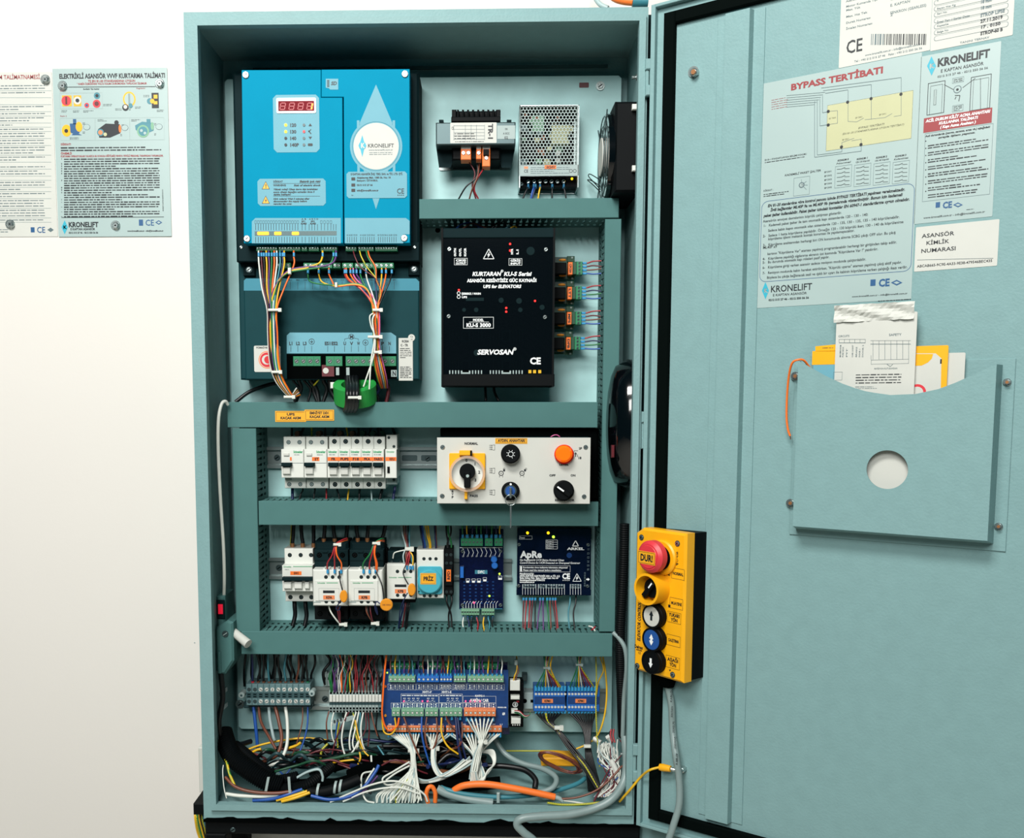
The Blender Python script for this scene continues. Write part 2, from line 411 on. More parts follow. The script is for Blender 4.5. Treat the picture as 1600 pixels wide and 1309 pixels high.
# hinges
for hy, hx in ((120, 1009), (672, 1003), (1193, 989)):
    h = thing('hinge', None, None, at(hx, hy, .004)); h.parent = cab; h.matrix_local = WM[cab.name].inverted() @ WM[h.name]
    mb = MB(); mb.pbox(hx, hy - 28, hx + 5, hy + 28, -.006, .003, 'paint', .0006)
    mb.pbox(hx, hy - 29, hx + 14, hy - 12, -.002, .006, 'paint', .0012); mb.pbox(hx, hy + 12, hx + 14, hy + 29, -.002, .006, 'paint', .0012); part(mb, 'hinge_leaf', h)
    mb = MB(); mb.pbox(hx + 6.5, hy - 11.5, hx + 14, hy + 11.5, -.002, .005, 'paint', .0012); part(mb, 'hinge_knuckle', h)
# ================================================================ stand and neighbours below
st = thing('black_stand', 'black welded steel frame carrying the grey control cabinet', 'stand', (OPW / 2, -.62, -.08))
bx0, bx1, by1, by0 = at(320, 1290, -.012).x, at(1000, 1290, -.012).x, yb, at(600, 1306, -.012).y
mb = MB(); mb.box(bx0, by0, bx1, by1 - .0005, -.045, -.012, 'black', .002); mb.box(bx0, by0, bx1, by1 - .0005, -.16, -.13, 'black', .002)
mb.box(bx0, by0, bx0 + .03, by1 - .0005, -.13, -.045, 'black'); mb.box(bx1 - .03, by0, bx1, by1 - .0005, -.13, -.045, 'black'); part(mb, 'top_rail', st)
for x in (bx0, bx1 - .03):
    for z in (-.16, -.042):
        mb = MB(); mb.box(x, -.62, x + .03, by0, z, z + .03, 'black', .002); part(mb, 'leg', st)
R = random.Random(3); pts = []
x = bx0
while x < bx1: pts.append((x, yb + R.choice([0, 0, .001, .003, .005]) * R.random())); x += R.uniform(.004, .014)
for k in range(len(pts)):
    for c0, c1 in ((.02, .2), (.66, .74), (.52, .58)):
        t = (pts[k][0] - bx0) / (bx1 - bx0)
        if c0 < t < c1: pts[k] = (pts[k][0], pts[k][1] + .0022)
mb = MB(); mb.prism([(bx0, yb - .004), (bx1, yb - .004)] + pts[::-1], -.0059, -.0052, 'black_matt'); part(mb, 'torn_seal', st, 'ragged black paint line along the cabinet foot')
mb = MB(); mb.screw(364, 1296, 4, -.0118, 'steel_dark'); part(mb, 'frame_bolt', st)
mb = MB(); a = at(1000.5, 1287.5, -.03); mb.box(a.x, -.62, a.x + .3, a.y, -.165, -.03, 'paint', .003); mb.box(a.x + .02, -.6, a.x + .28, a.y - .03, -.03, -.0285, 'paint', .001)
solid(mb, 'lower_enclosure', 'plain grey steel enclosure standing under the open cabinet door', 'cabinet')
# ---------------------------------------------------------------- wiring ducts (slotted trunking with covers)
ducts = {}
def duct(key, x0, y0, x1, y1, label, sides, h=.078, horiz=True, cutl=None):
    """x0..y1: cover in pixels. sides: which slotted walls show"""
    a = rect(x0, y0, x1, y1, H(h)); t = thing('wiring_duct', label, 'wiring duct', ((a[0] + a[2]) / 2, a[1], PLZ + .0005), CAB, 'slotted wiring ducts' if 0 else None)
    mb = MB(); mb.box(*a, H(h) - .006, H(h), 'duct', .0007); part(mb, 'duct_cover', t)
    mb = MB(); mb.box(a[0] + .001, a[1] + .001, a[2] - .001, a[3] - .001, PLZ + .0005, PLZ + .003, 'duct'); part(mb, 'duct_base', t)
    P = .0087; rr = random.Random(hash(key) % 99)
    def wall(along0, along1, fixed, flip):
        mb = MB(); n = int((along1 - along0) / P); P2 = (along1 - along0) / n
        def B(u0, u1, z0, z1, m='duct'):
            w0, w1 = fixed - .0007, fixed + .0007
            if horiz: mb.box(u0, w0, u1, w1, z0, z1, m)
            else: mb.box(w0, u0, w1, u1, z0, z1, m)
        B(along0, along1, PLZ + .003, PLZ + .018)
        for i in range(n):
            u = along0 + i * P2
            B(u + P2 * .22, u + P2 * .78, PLZ + .018, PLZ + .030)
            B(u, u + P2, PLZ + .030, PLZ + .037)
            B(u + P2 * .22, u + P2 * .78, PLZ + .037, H(h) - .024)
            B(u + P2 * .08, u + P2 * .92, H(h) - .024, H(h) - .0055)
        o = part(mb, 'slotted_wall', t, None, 'stuff'); return o
    e = .0012
    if horiz:
        for s in sides: wall(a[0], a[2], a[3] - e if s == 't' else a[1] + e, s)
    else:
        for s in sides: wall(a[1], a[3], a[0] + e if s == 'l' else a[2] - e, s)
    ducts[key] = (a, t); return a
duct('D0', 655, 310, 967, 341, 'grey slotted duct running below the transformer and the perforated power supply', 'tb')
duct('D1', 355, 628, 934, 668, 'grey slotted duct carrying the two yellow residual current labels', 'tb')
duct('DR', 941, 342, 966, 987, 'tall grey slotted duct along the right edge of the mounting plate', 'lr', h=.0765, horiz=False)
duct('DL', 366, 669, 403, 987, 'short upright grey slotted duct left of the two breaker rows', 'lr', h=.0765, horiz=False)
duct('D2', 404, 783.5, 935, 821, 'grey slotted duct between the upper and lower breaker rows', 'tb')
duct('D3', 377, 988, 957, 1024, 'lowest grey slotted duct, above the row of terminal blocks', 'tb')
for i, (x0, y0, x1, y1, tx, g_) in enumerate(((430, 642, 478, 659, ('UPS', 'KAÇAK AKIM'), 'left'), (476, 640, 522, 657, ('EMNİYET DEV.', 'KAÇAK AKIM'), 'right'))):
    z = H(.078) + .0005 + i * .0003
    mb = MB(); mb.pbox(x0, y0, x1, y1, z - .0004, z, 'yellow_label')
    solid(mb, 'yellow_tape_label', 'yellow printed tape label on the middle duct reading ' + ' '.join(tx), 'label')
    lb = bpy.data.objects[[o.name for o in COL.objects if o.name.startswith('yellow_tape_label')][-1]] if 0 else COL.objects[-1]
    mb = MB(); a = rect(x0 + 1.5, y0 + 1.5, x1 - 1.5, y1 - 1.5, z); mb.frame_(*a, .0004, z + .0002, z + .0002, 'ink')
    cx = (x0 + x1) / 2; ww = (x1 - x0) * .33
    mb.ptext(tx[0], cx - (ww * .38 if i == 0 else ww), y0 + 3.3, cx + (ww * .38 if i == 0 else ww), y0 + 7, z + .0002, 'ink', 1); mb.ptext(tx[1], cx - ww, y0 + 9, cx + ww, y0 + 12.8, z + .0002, 'ink', 1); part(mb, 'lettering', lb)
# ---------------------------------------------------------------- DIN rails
def rail(x0, y0, x1, y1, label, h=.0075):
    a = rect(x0, y0, x1, y1, H(h)); t = thing('mounting_rail', label, 'rail', ((a[0] + a[2]) / 2, a[1], PLZ + .0005))
    mb = MB(); e = (a[3] - a[1]) * .22
    mb.box(a[0], a[1] + e * .8, a[2], a[3] - e * .8, PLZ + .0005, PLZ + .0015, 'rail')
    for s in ((a[1] + e * .7, a[1]), (a[3] - e * .7, a[3])):
        mb.box(a[0], min(s), a[2], max(s), H(h) - .001, H(h), 'rail', .0003); mb.box(a[0], s[0] - .0005, a[2], s[0] + .0005, PLZ + .0015, H(h) - .001, 'rail')
    part(mb, 'rail_profile', t); return t, a
r1, _ = rail(412, 698, 684, 732, 'bare metal rail holding the upper row of breakers')
r2, _ = rail(412, 872, 800, 906, 'bare metal rail behind the lower row of contactors and breakers')
r3, _ = rail(486, 1074, 947, 1111, 'shiny rail carrying the bottom row of terminals and boards')
for t, q in ((r1, (433, 715)), (r1, (668, 716)), (r2, (436, 887)), (r3, (508, 1092))):
    mb = MB(); mb.pcyl(*q, 5, H(.0015), H(.002), 'steel_dark', 14); mb.screw(*q, 4, H(.002), 'steel_dark'); part(mb, 'rail_screw', t)
for x0 in (628, 658):
    mb = MB(); mb.prect(x0, 711, x0 + 24, 720, H(.0017), 'steel_dark', .0018); part(mb, 'rail_slot', r1)
# ================================================================ drive controller (upper blue unit) and drive below it
Z = H(.098)
ctl = pthing('lift_controller', 'blue-lidded lift control unit with a small red digit display, top left in the cabinet', 'controller', 512, 405, H(.0))
mb = MB(); mb.pbox(366, 113, 655, 408, H(.001), H(.07), 'charcoal', .003); mb.pbox(372, 379, 655, 408, H(.07), H(.075), 'charcoal', .001); part(mb, 'housing', ctl)
lid = MB(); 
L0 = [(377.5, 109.5), (501.5, 109), (501.5, 152.5), (535, 152.5), (536, 380), (381, 380)]
R0 = [(502.3, 108.7), (640, 107.8), (640.5, 379.5), (538, 380), (537, 151.5), (502.3, 151.5)]
def lidpoly(pts):
    return [tuple(at(x, y, Z).xy) for x, y in pts][::-1]
def straight(P):   # square the corners: the lids are true rectangles
    return P
mb = MB(); mb.prism(lidpoly(L0), H(.07), Z, 'lid_blue', .0006); lidL = part(mb, 'left_lid', ctl)
mb = MB(); mb.prism(lidpoly(R0), H(.07), Z, 'lid_blue', .0006); lidR = part(mb, 'right_lid', ctl)
z = Z + .0003
for q in ((383.5, 116.5), (632.5, 115), (385.5, 372.5), (631.5, 371.5)):
    mb = MB(); mb.pcyl(*q, 5.4, Z, Z + .002, 'steel', 14, .0008); mb.screw(*q, 3.2, Z + .002, 'steel', h=.0004); part(mb, 'lid_screw', ctl)
# display panel
mb = MB(); a = rect(427, 148, 499, 238, z); mb.flat(crect(*a, .0045), z, 'label_blue'); dp = part(mb, 'display_panel', ctl, 'pale blue display and indicator panel')
mb = MB(); a = rect(432, 153, 494, 177, z); mb.box(*a, Z, z + .0008, 'ink_white', 0, .002); a = rect(435, 158, 491, 173.5, z); mb.box(*a, Z, z + .001, 'led_display')
for i in range(4):
    x0 = 437 + i * 14; on = i == 3; zz = z + .0013
    for (u0, v0, u1, v1) in ((2.5, 2, 9, 2), (2, 7.2, 8, 7.2), (1, 12.6, 7.5, 12.6), (1.8, 2.5, 1, 7), (9.3, 2.5, 8.6, 7), (1, 7.6, .2, 12.4), (8.4, 7.6, 7.6, 12.4)):
        seg = on and u0 > 8 and u1 > 7 and u0 - u1 < 1
        mb.pline(x0 + u0, 159 + v0 * .95, x0 + u1, 159 + v1 * .95, 2.6 if seg else 1.2, zz, 'led_seg' if seg else 'seg_off')
part(mb, 'digit_display', dp, 'red digit display showing 1')
mb = MB(); zz = z + .0003
for i, t in enumerate(('120', '130', '140', '140P')):
    y = 195.3 + i * 10.3
    mb.ptext(t, 452.3, y - 2.4, 452.3 + (10 if i < 3 else 14), y + 2.6, zz, 'ink', 1)
    for x, m in ((446.5, 'led_yellow' if i < 2 else 'ink'), (475, 'red_soft' if i == 1 else 'ink_grey')):
        p = at(x, y, zz); mb.cyl(p.x, p.y, px2m(2.2, zz), Z, zz + .0004, m, 10)
mb.ppoly([(482, 197), (487.5, 197), (484.7, 192.6)], zz, 'ink'); mb.ppoly([(482, 213.5), (487.5, 213.5), (484.7, 217.5)], zz, 'ink')
mb.prect(481, 224, 488.5, 228, zz, 'ink', .001); mb.pline(482, 204, 486, 209, 1.5, zz, 'ink'); mb.pline(486, 202, 482, 206, 1, zz, 'ink')
part(mb, 'indicator_print', dp)
# SD mark
mb = MB(); mb.ppoly([(509, 123), (528.5, 123), (528.5, 140), (516, 140), (514, 138), (509, 137)], z, 'label_blue')
for i in range(5): mb.prect(511, 125 + i * 2.3, 514.5, 126.5 + i * 2.3, z + .0002, 'ink')
mb.ptext('SD', 517, 127.5, 525.5, 132.7, z + .0002, 'ink', 1, 1); part(mb, 'card_mark', ctl)
# diamond emblem with disc
mb = MB(); mb.ppoly([(587.5, 132), (562, 192), (567, 262), (587.5, 327), (608, 262), (613, 192)], z, 'label_blue')
for x in (558, 613.5): mb.prect(x, 188, x + 4, 270, z + .00005, 'label_blue')
c = at(587.7, 228.5, z); rr = px2m(40, z); zc = z + .0001
mb.flat(circ(c.x, c.y, rr, 48), zc, 'label_blue'); mb.ring(c.x, c.y, rr * .895, rr * .915, zc + .0001, zc + .0001, 'label_mid', 48); mb.flat(circ(c.x, c.y, rr * .865, 48), zc + .0002, 'paper')
zz = zc + .0004
mb.ppoly([(566, 211), (561.5, 227), (566, 245), (570.5, 227)], zz, 'teal_logo'); p = at(566.2, 227.5, zz); mb.flat(circ(p.x, p.y, px2m(6, zz), 8), zz + .0001, 'teal_logo')
mb.ptext('K', 563.6, 223.5, 569, 231, zz + .0002, 'paper', 1)
mb.ptext('KRONELIFT', 574.5, 224.5, 615, 230.3, zz, 'ink'); mb.ptext('www.kronelift.com.tr', 576, 233, 613.5, 235.2, zz, 'ink_grey'); mb.greek(577, 237, 613, 242.5, 2, zz, 'ink_grey', .3, 1, 3)
part(mb, 'round_emblem', ctl, 'pale diamond emblem behind a white disc lettered KRONELIFT')
# address block
mb = MB(); a = rect(541.5, 268, 636, 309.5, z + .0004); mb.flat(crect(*a, .003), z + .0004, 'label_blue'); zz = z + .0006
mb.ptext('E KAPTAN ASANSÖR İNŞ. TEKS. SAN. ve TİC. LTD. ŞTİ.', 548, 270.3, 629, 273.3, zz, 'ink', 1)
mb.ptext('Akşabacgaz Mah. 1080 Sk. No: 18', 557.5, 276, 610, 278.7, zz, 'ink', 1); mb.ptext('Esenyurt / İSTANBUL', 557.5, 280.6, 590, 283.2, zz, 'ink', 1)
mb.ptext('0212 515 27 66', 557.5, 287.7, 582, 290.3, zz, 'ink', 1); mb.ptext('info@kronelift.com.tr', 557.5, 296, 591, 298.8, zz, 'ink', 1)
for y in (279.5, 289, 297.3): mb.prect(549, y - 2.4, 555, y + 2.4, zz, 'ink', .0005)
mb.ptext('Nr :', 549, 304, 553, 306, zz, 'ink'); mb.ptext('CE', 620, 294.5, 631, 302.3, zz, 'ink'); mb.ptext('0 0 0 0', 621, 304, 631, 305.7, zz, 'ink', 1)
part(mb, 'address_label', ctl)
# warning block
mb = MB(); a = rect(402.5, 279, 509, 321.5, z); mb.flat(crect(*a, .0035), z, 'label_blue'); zz = z + .0002
for y, k in ((289.5, 0), (312, 1)):
    mb.ppoly([(409, y + 6), (421.5, y + 6), (415.2, y - 6.5)], zz, 'ink'); mb.ppoly([(410.2, y + 5.3), (420.3, y + 5.3), (415.2, y - 4.9)], zz + .0001, 'yellow')
    if k: mb.ppoly([(416.3, y - 2.5), (413.5, y + 2), (415, y + 1.6), (414.2, y + 5), (417.3, y + .4), (415.6, y + .8)], zz + .0002, 'ink')
    else: mb.ptext('!', 414.4, y - 1.8, 416, y + 4, zz + .0002, 'ink', 1)
mb.ptext('DİKKAT', 427, 282.3, 441.5, 285, zz, 'ink', 1); mb.ptext('Elektrik şok riski', 468, 281.8, 500, 285, zz, 'ink', 1, 1)
mb.pline(427, 286.7, 500, 286.5, .4, zz, 'ink'); mb.ptext('WARNING', 427, 288, 446.5, 290.8, zz, 'ink', 1); mb.ptext('Risk of electric shock', 459, 288, 500, 290.8, zz, 'ink', 1, 1)
for y, t, x1 in ((294.3, 'Yüksek voltaj! Cihazı devre dışı bıraktıktan', 496), (298.5, 'sonra cihazın kapağını açmadan önce 5', 491), (302.5, 'dakika bekleyin!', 454), (309.2, 'High voltage! Wait 5 minutes after', 483), (313, 'disconnecting the supply before', 479), (317, 'removing the cover.', 456)):
    mb.ptext(t, 427, y, x1, y + 2.6, zz, 'ink', 1, 1)
mb.pline(427, 306.5, 500, 306.3, .4, zz, 'ink'); part(mb, 'warning_label', ctl)
# terminal label strips on the lids
mb = MB(); mb.ppoly([(393.5, 380), (393.5, 346), (399, 340.5), (532.5, 340.5), (532.5, 380)][::-1], z, 'label_blue'); zz = z + .0002
mb.prect(398, 361, 526, 368, zz, 'steel_dark')
xs = [399.5 + i * 4 for i in range(9)] + [436 + i * 4.2 for i in range(8)] + [472, 477, 483, 487.3, 491.6, 496, 502, 507, 512, 517, 521, 525]
for x in xs: mb.pline(x, 350, x, 359.5, .7, zz, 'ink'); mb.pline(x, 370, x, 379, .7, zz, 'ink')
for i, x in enumerate(xs[:17] + xs[-6:-2]): mb.frame_(*rect(x - 1.5, 344.5, x + 1.5, 349.5, zz), .0003, zz, zz, 'ink')
mb.ptext('A B', 471, 341, 478, 343.3, zz, 'ink'); mb.ptext('A B C D', 483, 341, 497, 343.3, zz, 'ink')
for x in (471, 485.5): mb.ptext('SP1' if x < 480 else 'SP2', x, 344.6, x + 6, 347, zz, 'ink', 1); mb.ptext('RS485', x - 1, 348, x + 8, 350.5, zz, 'ink', 1)
part(mb, 'left_terminal_legend', ctl)
for x in (411, 434, 461.5):
    mb = MB(); a = rect(x - (9 if x < 420 else 5.5), 362, x + (9 if x < 420 else 5.5), 367, zz + .0004); mb.box(*a, Z, zz + .0004, 'led_amber', 0, .001); part(mb, 'amber_light', ctl)
mb = MB(); mb.ppoly([(539, 380), (539, 340.5), (634, 340.5), (640, 345), (640, 366), (630, 366), (630, 380)][::-1], z, 'label_blue')
for i in range(23): 
    x = 543 + i * 3.45
    if 15 < (x - 543) < 19 or 43 < (x - 543) < 47: continue
    mb.pline(x, 370, x, 378.5, .7, zz, 'ink'); mb.ptext('A1 A2 B1 C2 D3 X4'.split()[i % 6], x - 1.2, 366, x + 1.4, 368.3, zz, 'ink')
part(mb, 'right_terminal_legend', ctl)
# terminal strips: each connector a part of the unit
def connector(x0, y0, x1, y1, n, parent, z0, z1, m='green_term', screws='steel', sr=1.7, dark='green_dark', label=None, sy=None, slot=True, vert=False):
    mb = MB(); mb.pbox(x0, y0, x1, y1, z0, z1, m, .0006)
    for i in range(n):
        t = (i + .5) / n
        cx, cy = (x0 + (x1 - x0) * t, y0 + (y1 - y0) * (sy if sy is not None else .45)) if not vert else (x0 + (x1 - x0) * .5, y0 + (y1 - y0) * t)
        p = at(cx, cy, z1); r = px2m(sr, z1)
        mb.flat(circ(p.x, p.y, r * 1.35, 10), z1 + .0001, dark); mb.cyl(p.x, p.y, r, z1, z1 + .0003, screws, 10)
        if slot: mb.line(p.x - r * .7, p.y - r * .5, p.x + r * .7, p.y + r * .5, r * .35, z1 + .0005, 'black_matt')
        if i and not vert:
            xx = x0 + (x1 - x0) * i / n; mb.pline(xx, y0 + .5, xx, y1 - .5, .5, z1 + .0001, dark)
    return part(mb, 'terminal_strip', parent, label)
zt = H(.084)
for x0, x1, n in ((400, 433.5, 8), (435, 469.5, 8), (471, 480, 2), (482, 498.5, 4), (500.5, 527, 6), (540, 557, 4), (559.5, 584, 6), (586, 621, 9)):
    connector(x0, 384, x1, 392, n, ctl, H(.075), zt, sr=1.3, sy=.35)
for q in ((377, 386), (648, 386)):
    mb = MB(); mb.screw(*q, 2.5, H(.075)); part(mb, 'flange_screw', ctl)

# ---- drive unit
drv = pthing('motor_drive', 'dark motor drive under the blue lift controller, marked L1 L2 L3 and U V W', 'motor drive', 515, 593, H(0))
zd = H(.07)
mb = MB(); mb.pbox(374, 410, 656, 593, H(.001), H(.05), 'chassis', .002); part(mb, 'backplate', drv)
mb = MB(); mb.pbox(382, 437, 655, 593, H(.05), zd, 'chassis', .0015); part(mb, 'front_cover', drv)
mb = MB(); mb.pbox(448, 553, 620, 592, zd - .02, zd + .0003, 'black_matt'); part(mb, 'terminal_bay', drv)
z = zd + .0003
mb = MB(); mb.ppoly([(381, 454), (381, 438.5), (384.5, 435), (650, 435), (655, 440), (655, 454)][::-1], z, 'label_mid')
for i in range(16):
    x = 442 + i * 11.6; mb.pline(x, 440, x, 452, .5, z + .0002, 'ink')
    mb.ptext(('SP1', 'A1', 'B2', 'C4', 'D1')[i % 5], x - 2.5, 436.3, x + 2.5, 438.3, z + .0002, 'ink')
part(mb, 'upper_legend', drv)
for x0, x1, n in ((432, 454, 3), (474, 497, 3), (498, 519, 2), (520.5, 532, 2), (534.5, 552, 2), (554, 615, 8)):
    connector(x0, 410.5, x1, 419, n, drv, H(.05), H(.075), sr=1.9)
for q in ((389, 421), (647, 420)):
    mb = MB(); mb.pbox(q[0] - 9, q[1] - 10, q[0] + 9, q[1] + 10, H(.05), H(.056), 'charcoal', .001); mb.pcyl(*q, 5, H(.056), H(.057), 'steel_dark', 12); mb.screw(*q, 3.8, H(.057)); part(mb, 'mounting_ear', drv)
mb = MB(); mb.ppoly([(448, 552), (448, 524), (453, 519.5), (611, 519.5), (619, 525), (619, 552)][::-1], z + .0001, 'label_blue'); zz = z + .0003
for t, x in (('L1', 454.5), ('L2', 465.3), ('L3', 476), ('ES1', 512), ('ES2', 522.5), ('U', 538.5), ('V', 549), ('W', 560), ('P', 597.5), ('N', 608.5)):
    w = 2.8 if len(t) == 2 else (4.8 if len(t) == 3 else 1.9)
    mb.ptext(t, x - w, 534, x + w, 539, zz, 'ink', 1); mb.pline(x, 540.5, x, 549.5, .6, zz, 'ink')
for x in (487, 571):
    p = at(x, 533.5 if x < 500 else 535, zz); r = px2m(4.6, zz); mb.ring(p.x, p.y, r * .85, r, zz, zz, 'ink', 20); mb.line(p.x, p.y + r * .6, p.x, p.y, r * .15, zz, 'ink')
    for k, w in enumerate((.55, .35, .18)): mb.line(p.x - r * w, p.y - r * .22 * k, p.x + r * w, p.y - r * .22 * k, r * .13, zz, 'ink')
    mb.pline(x, 540.5, x, 549.5, .6, zz, 'ink')
p = at(549, 526, zz); r = px2m(4.4, zz); mb.ring(p.x, p.y, r * .85, r, zz, zz, 'ink', 20); mb.ptext('M', 546.6, 523.7, 551.4, 528.4, zz, 'ink', 1)
for x in (538.5, 560): mb.pline(x, 533, x, 529.5, .5, zz, 'ink'); mb.pline(x, 529.5, 545 if x < 549 else 553, 528, .5, zz, 'ink')
mb.pline(587, 530, 597.5, 530, .5, zz, 'ink'); mb.pline(597.5, 530, 597.5, 533, .5, zz, 'ink'); part(mb, 'power_legend', drv)
for x0, x1, n in ((458, 501, 4), (509, 535, 2), (540, 584, 4), (596, 619, 2)):
    connector(x0, 556.5, x1, 572, n, drv, H(.045), zd + .002, sr=2.7, dark='green_dark', sy=.5)
mb = MB(); mb.pbox(503, 570, 522, 588, H(.05), zd + .001, 'w_maroon'); mb.pcyl(509, 579, 4.6, zd + .001, zd + .0015, 'paper', 14)
for x in (525, 541): mb.prect(x, 574, x + 5, 586, zd + .001, 'pale_grey')
part(mb, 'component_board', drv)
mb = MB(); mb.prect(611, 578, 620, 588.5, zd + .0008, 'pale_grey'); mb.ptext('N', 613, 579.5, 618.5, 587, zd + .001, 'ink', 1); part(mb, 'neutral_mark', drv)
for i, x in enumerate((467, 477.5, 487, 545, 557, 569)):
    mb = MB(); mb.pcyl(x, 577, 2.6, zd - .019, zd - .002, 'brass', 8); part(mb, 'sleeve', drv)
# crescent sticker and rating sticker
mb = MB(); a = rect(397, 540, 438.5, 581, z); mb.flat(rrect(*a, .002), z + .0001, 'paper'); zz = z + .0003
c = at(417.5, 562, zz); r = px2m(12, zz); mb.flat(circ(c.x, c.y, r * 1.12, 30), zz, 'orange'); mb.flat(circ(c.x, c.y, r * 1.02, 30), zz + .0001, 'paper'); mb.flat(circ(c.x, c.y, r * .95, 30), zz + .0002, 'red')
mb.flat(circ(c.x - r * .08, c.y, r * .62, 24), zz + .0003, 'paper'); mb.flat(circ(c.x + r * .12, c.y, r * .5, 24), zz + .0004, 'red')
mb.ptext('TÜRKİYE ÜRETİMİ', 400, 542, 436, 544.3, zz, 'ink', 1); solid(mb, 'origin_sticker', 'white square sticker with a red crescent disc, on the dark drive front', 'sticker')
mb = MB(); mb.prect(623, 528, 645, 594.5, z + .0001, 'paper'); zz = z + .0003; p = at(643, 527.5, zz); mb.flat(circ(p.x, p.y, px2m(5.4, zz), 18), zz, 'paper'); mb.ptext('Cs', 641, 524.5, 645, 527, zz + .0001, 'ink'); mb.ptext('A1', 642, 529, 645, 531, zz + .0001, 'ink')
mb.ptext('RCS0A', 628, 531.3, 638.5, 534.7, zz, 'ink', 1); mb.ptext('C - TR', 626, 537.5, 637, 541, zz, 'ink', 1); mb.greek(625, 543, 643, 560, 6, zz, 'ink', .35, 1, 5); mb.greek(625, 572, 643, 591, 7, zz, 'ink', .45, 1, 6)
solid(mb, 'rating_sticker', 'narrow white rating sticker with tiny print, right edge of the dark drive', 'sticker')

# ================================================================ transformer
tr = pthing('control_transformer', 'small black and grey transformer labelled TR-1 with orange terminals', 'transformer', 743, 268, H(0))
mb = MB(); a = rect(686, 225, 799, 266, H(.002)); mb.box(*a, PLZ, H(.002), 'rail', 0, .003); part(mb, 'foot_plate', tr)
for q in ((698, 256), (785.5, 257)):
    mb = MB(); mb.pcyl(*q, 4.5, H(.002), H(.004), 'steel_dark', 12); mb.screw(*q, 3, H(.004), 'steel_dark'); part(mb, 'foot_bolt', tr)
mb = MB(); a = rect(706, 173, 782, 250, H(.055)); mb.box(*a, H(.002), H(.055), 'black', .002); part(mb, 'coil_body', tr)
mb = MB(); mb.pbox(705, 182, 782, 190, H(.055), H(.068), 'black', .001); part(mb, 'coil_flange', tr)
for i in range(10):
    x = 706 + i * 7.9; w = 7 if i in (0, 9) else 3.2
    if i == 9: x = 775
    mb = MB(); mb.pbox(x, 171, x + w, 188, H(.05), H(.066), 'black', .001); part(mb, 'cooling_rib', tr)
zf = H(.072)
mb = MB(); mb.pbox(681, 190.8, 805.6, 226, H(.03), zf, 'steel_dark', .0015)
mb.ppoly([(681, 227), (805, 227), (803, 240), (799, 262), (784, 262), (778, 240), (712, 240), (704, 262), (686, 262), (683, 240)][::-1], H(.045), 'charcoal'); part(mb, 'iron_core', tr, 'grey laminated iron core')
for x in (686, 792): mb = MB(); mb.pbox(x, 187, x + 7, 190.6, H(.05), H(.062), 'charcoal'); part(mb, 'core_bolt', tr)
z = zf + .0003
mb = MB(); a = rect(703.5, 191.5, 776, 223.5, z); mb.box(*a, zf, z, 'paper', 0, .001); zz = z + .0002
for y in (196.5, 202, 207, 212, 217.5): mb.pline(709, y, 757, y, .5, zz, 'ink_grey')
for x in (709, 727, 736, 744.5, 757): mb.pline(x, 195, x, 219, .5, zz, 'ink_grey')
mb.greek(710, 207, 744, 218, 3, zz, 'ink', .35, .95, 2); mb.ptext('CE', 705.5, 198, 709, 202.5, zz, 'ink'); mb.ptextv('TR-1', 763, 193.5, 770, 218, zz, 'ink', 1, False)
mb.greek(711, 220, 757, 222.3, 1, zz, 'ink', .4, 1, 4); part(mb, 'rating_label', tr, 'white TR-1 rating label')
mb = MB(); mb.prect(777, 196, 805, 217, z, 'pale_grey'); mb.ptext('OK', 789, 200, 793, 203, z + .0002, 'ink'); mb.ptext('A ECC', 786, 207, 796, 210, z + .0002, 'ink'); mb.ptext('02', 788, 213, 793.5, 217, z + .0002, 'ink'); part(mb, 'side_label', tr)
for x0, x1, y1, n in ((720, 736, 249.5, 2), (744, 752, 248.5, 1), (753.5, 766, 260, 1)):
    mb = MB(); mb.pbox(x0, 227.3, x1, y1, H(.04), H(.062), 'orange', .0008); mb.prect(x0 + .5, 228, x1 - .5, 232.5, H(.062) + .0002, 'paper')
    for i in range(n):
        xx = x0 + (x1 - x0) * (i + .5) / n; mb.screw(xx, 239 if y1 < 255 else 247, 3, H(.062))
    if y1 > 255: mb.pbox(755, 233, 764, 242, H(.062), H(.066), 'black')
    part(mb, 'orange_terminal', tr, 'orange screw terminal')
hn = thing('lead_wires', 'dark leads falling from the TR-1 transformer into the duct', 'wires', at(745, 290, H(.03)))
for i, (pts, m) in enumerate(((((746, 255, H(.045)), (745, 276, H(.05)), (728, 292, H(.05)), (716, 312, H(.045))), 'w_black'), (((749, 256, H(.045)), (746, 276, H(.052)), (738, 295, H(.052)), (733, 312, H(.045))), 'w_brown'),
     (((757, 262, H(.045)), (746, 279, H(.051)), (741, 296, H(.05)), (748, 312, H(.045))), 'w_red'), (((731, 250, H(.045)), (742, 270, H(.048)), (738, 290, H(.048)), (744, 312, H(.045))), 'w_maroon'))):
    wire('wire', pts, .0011, m, hn)

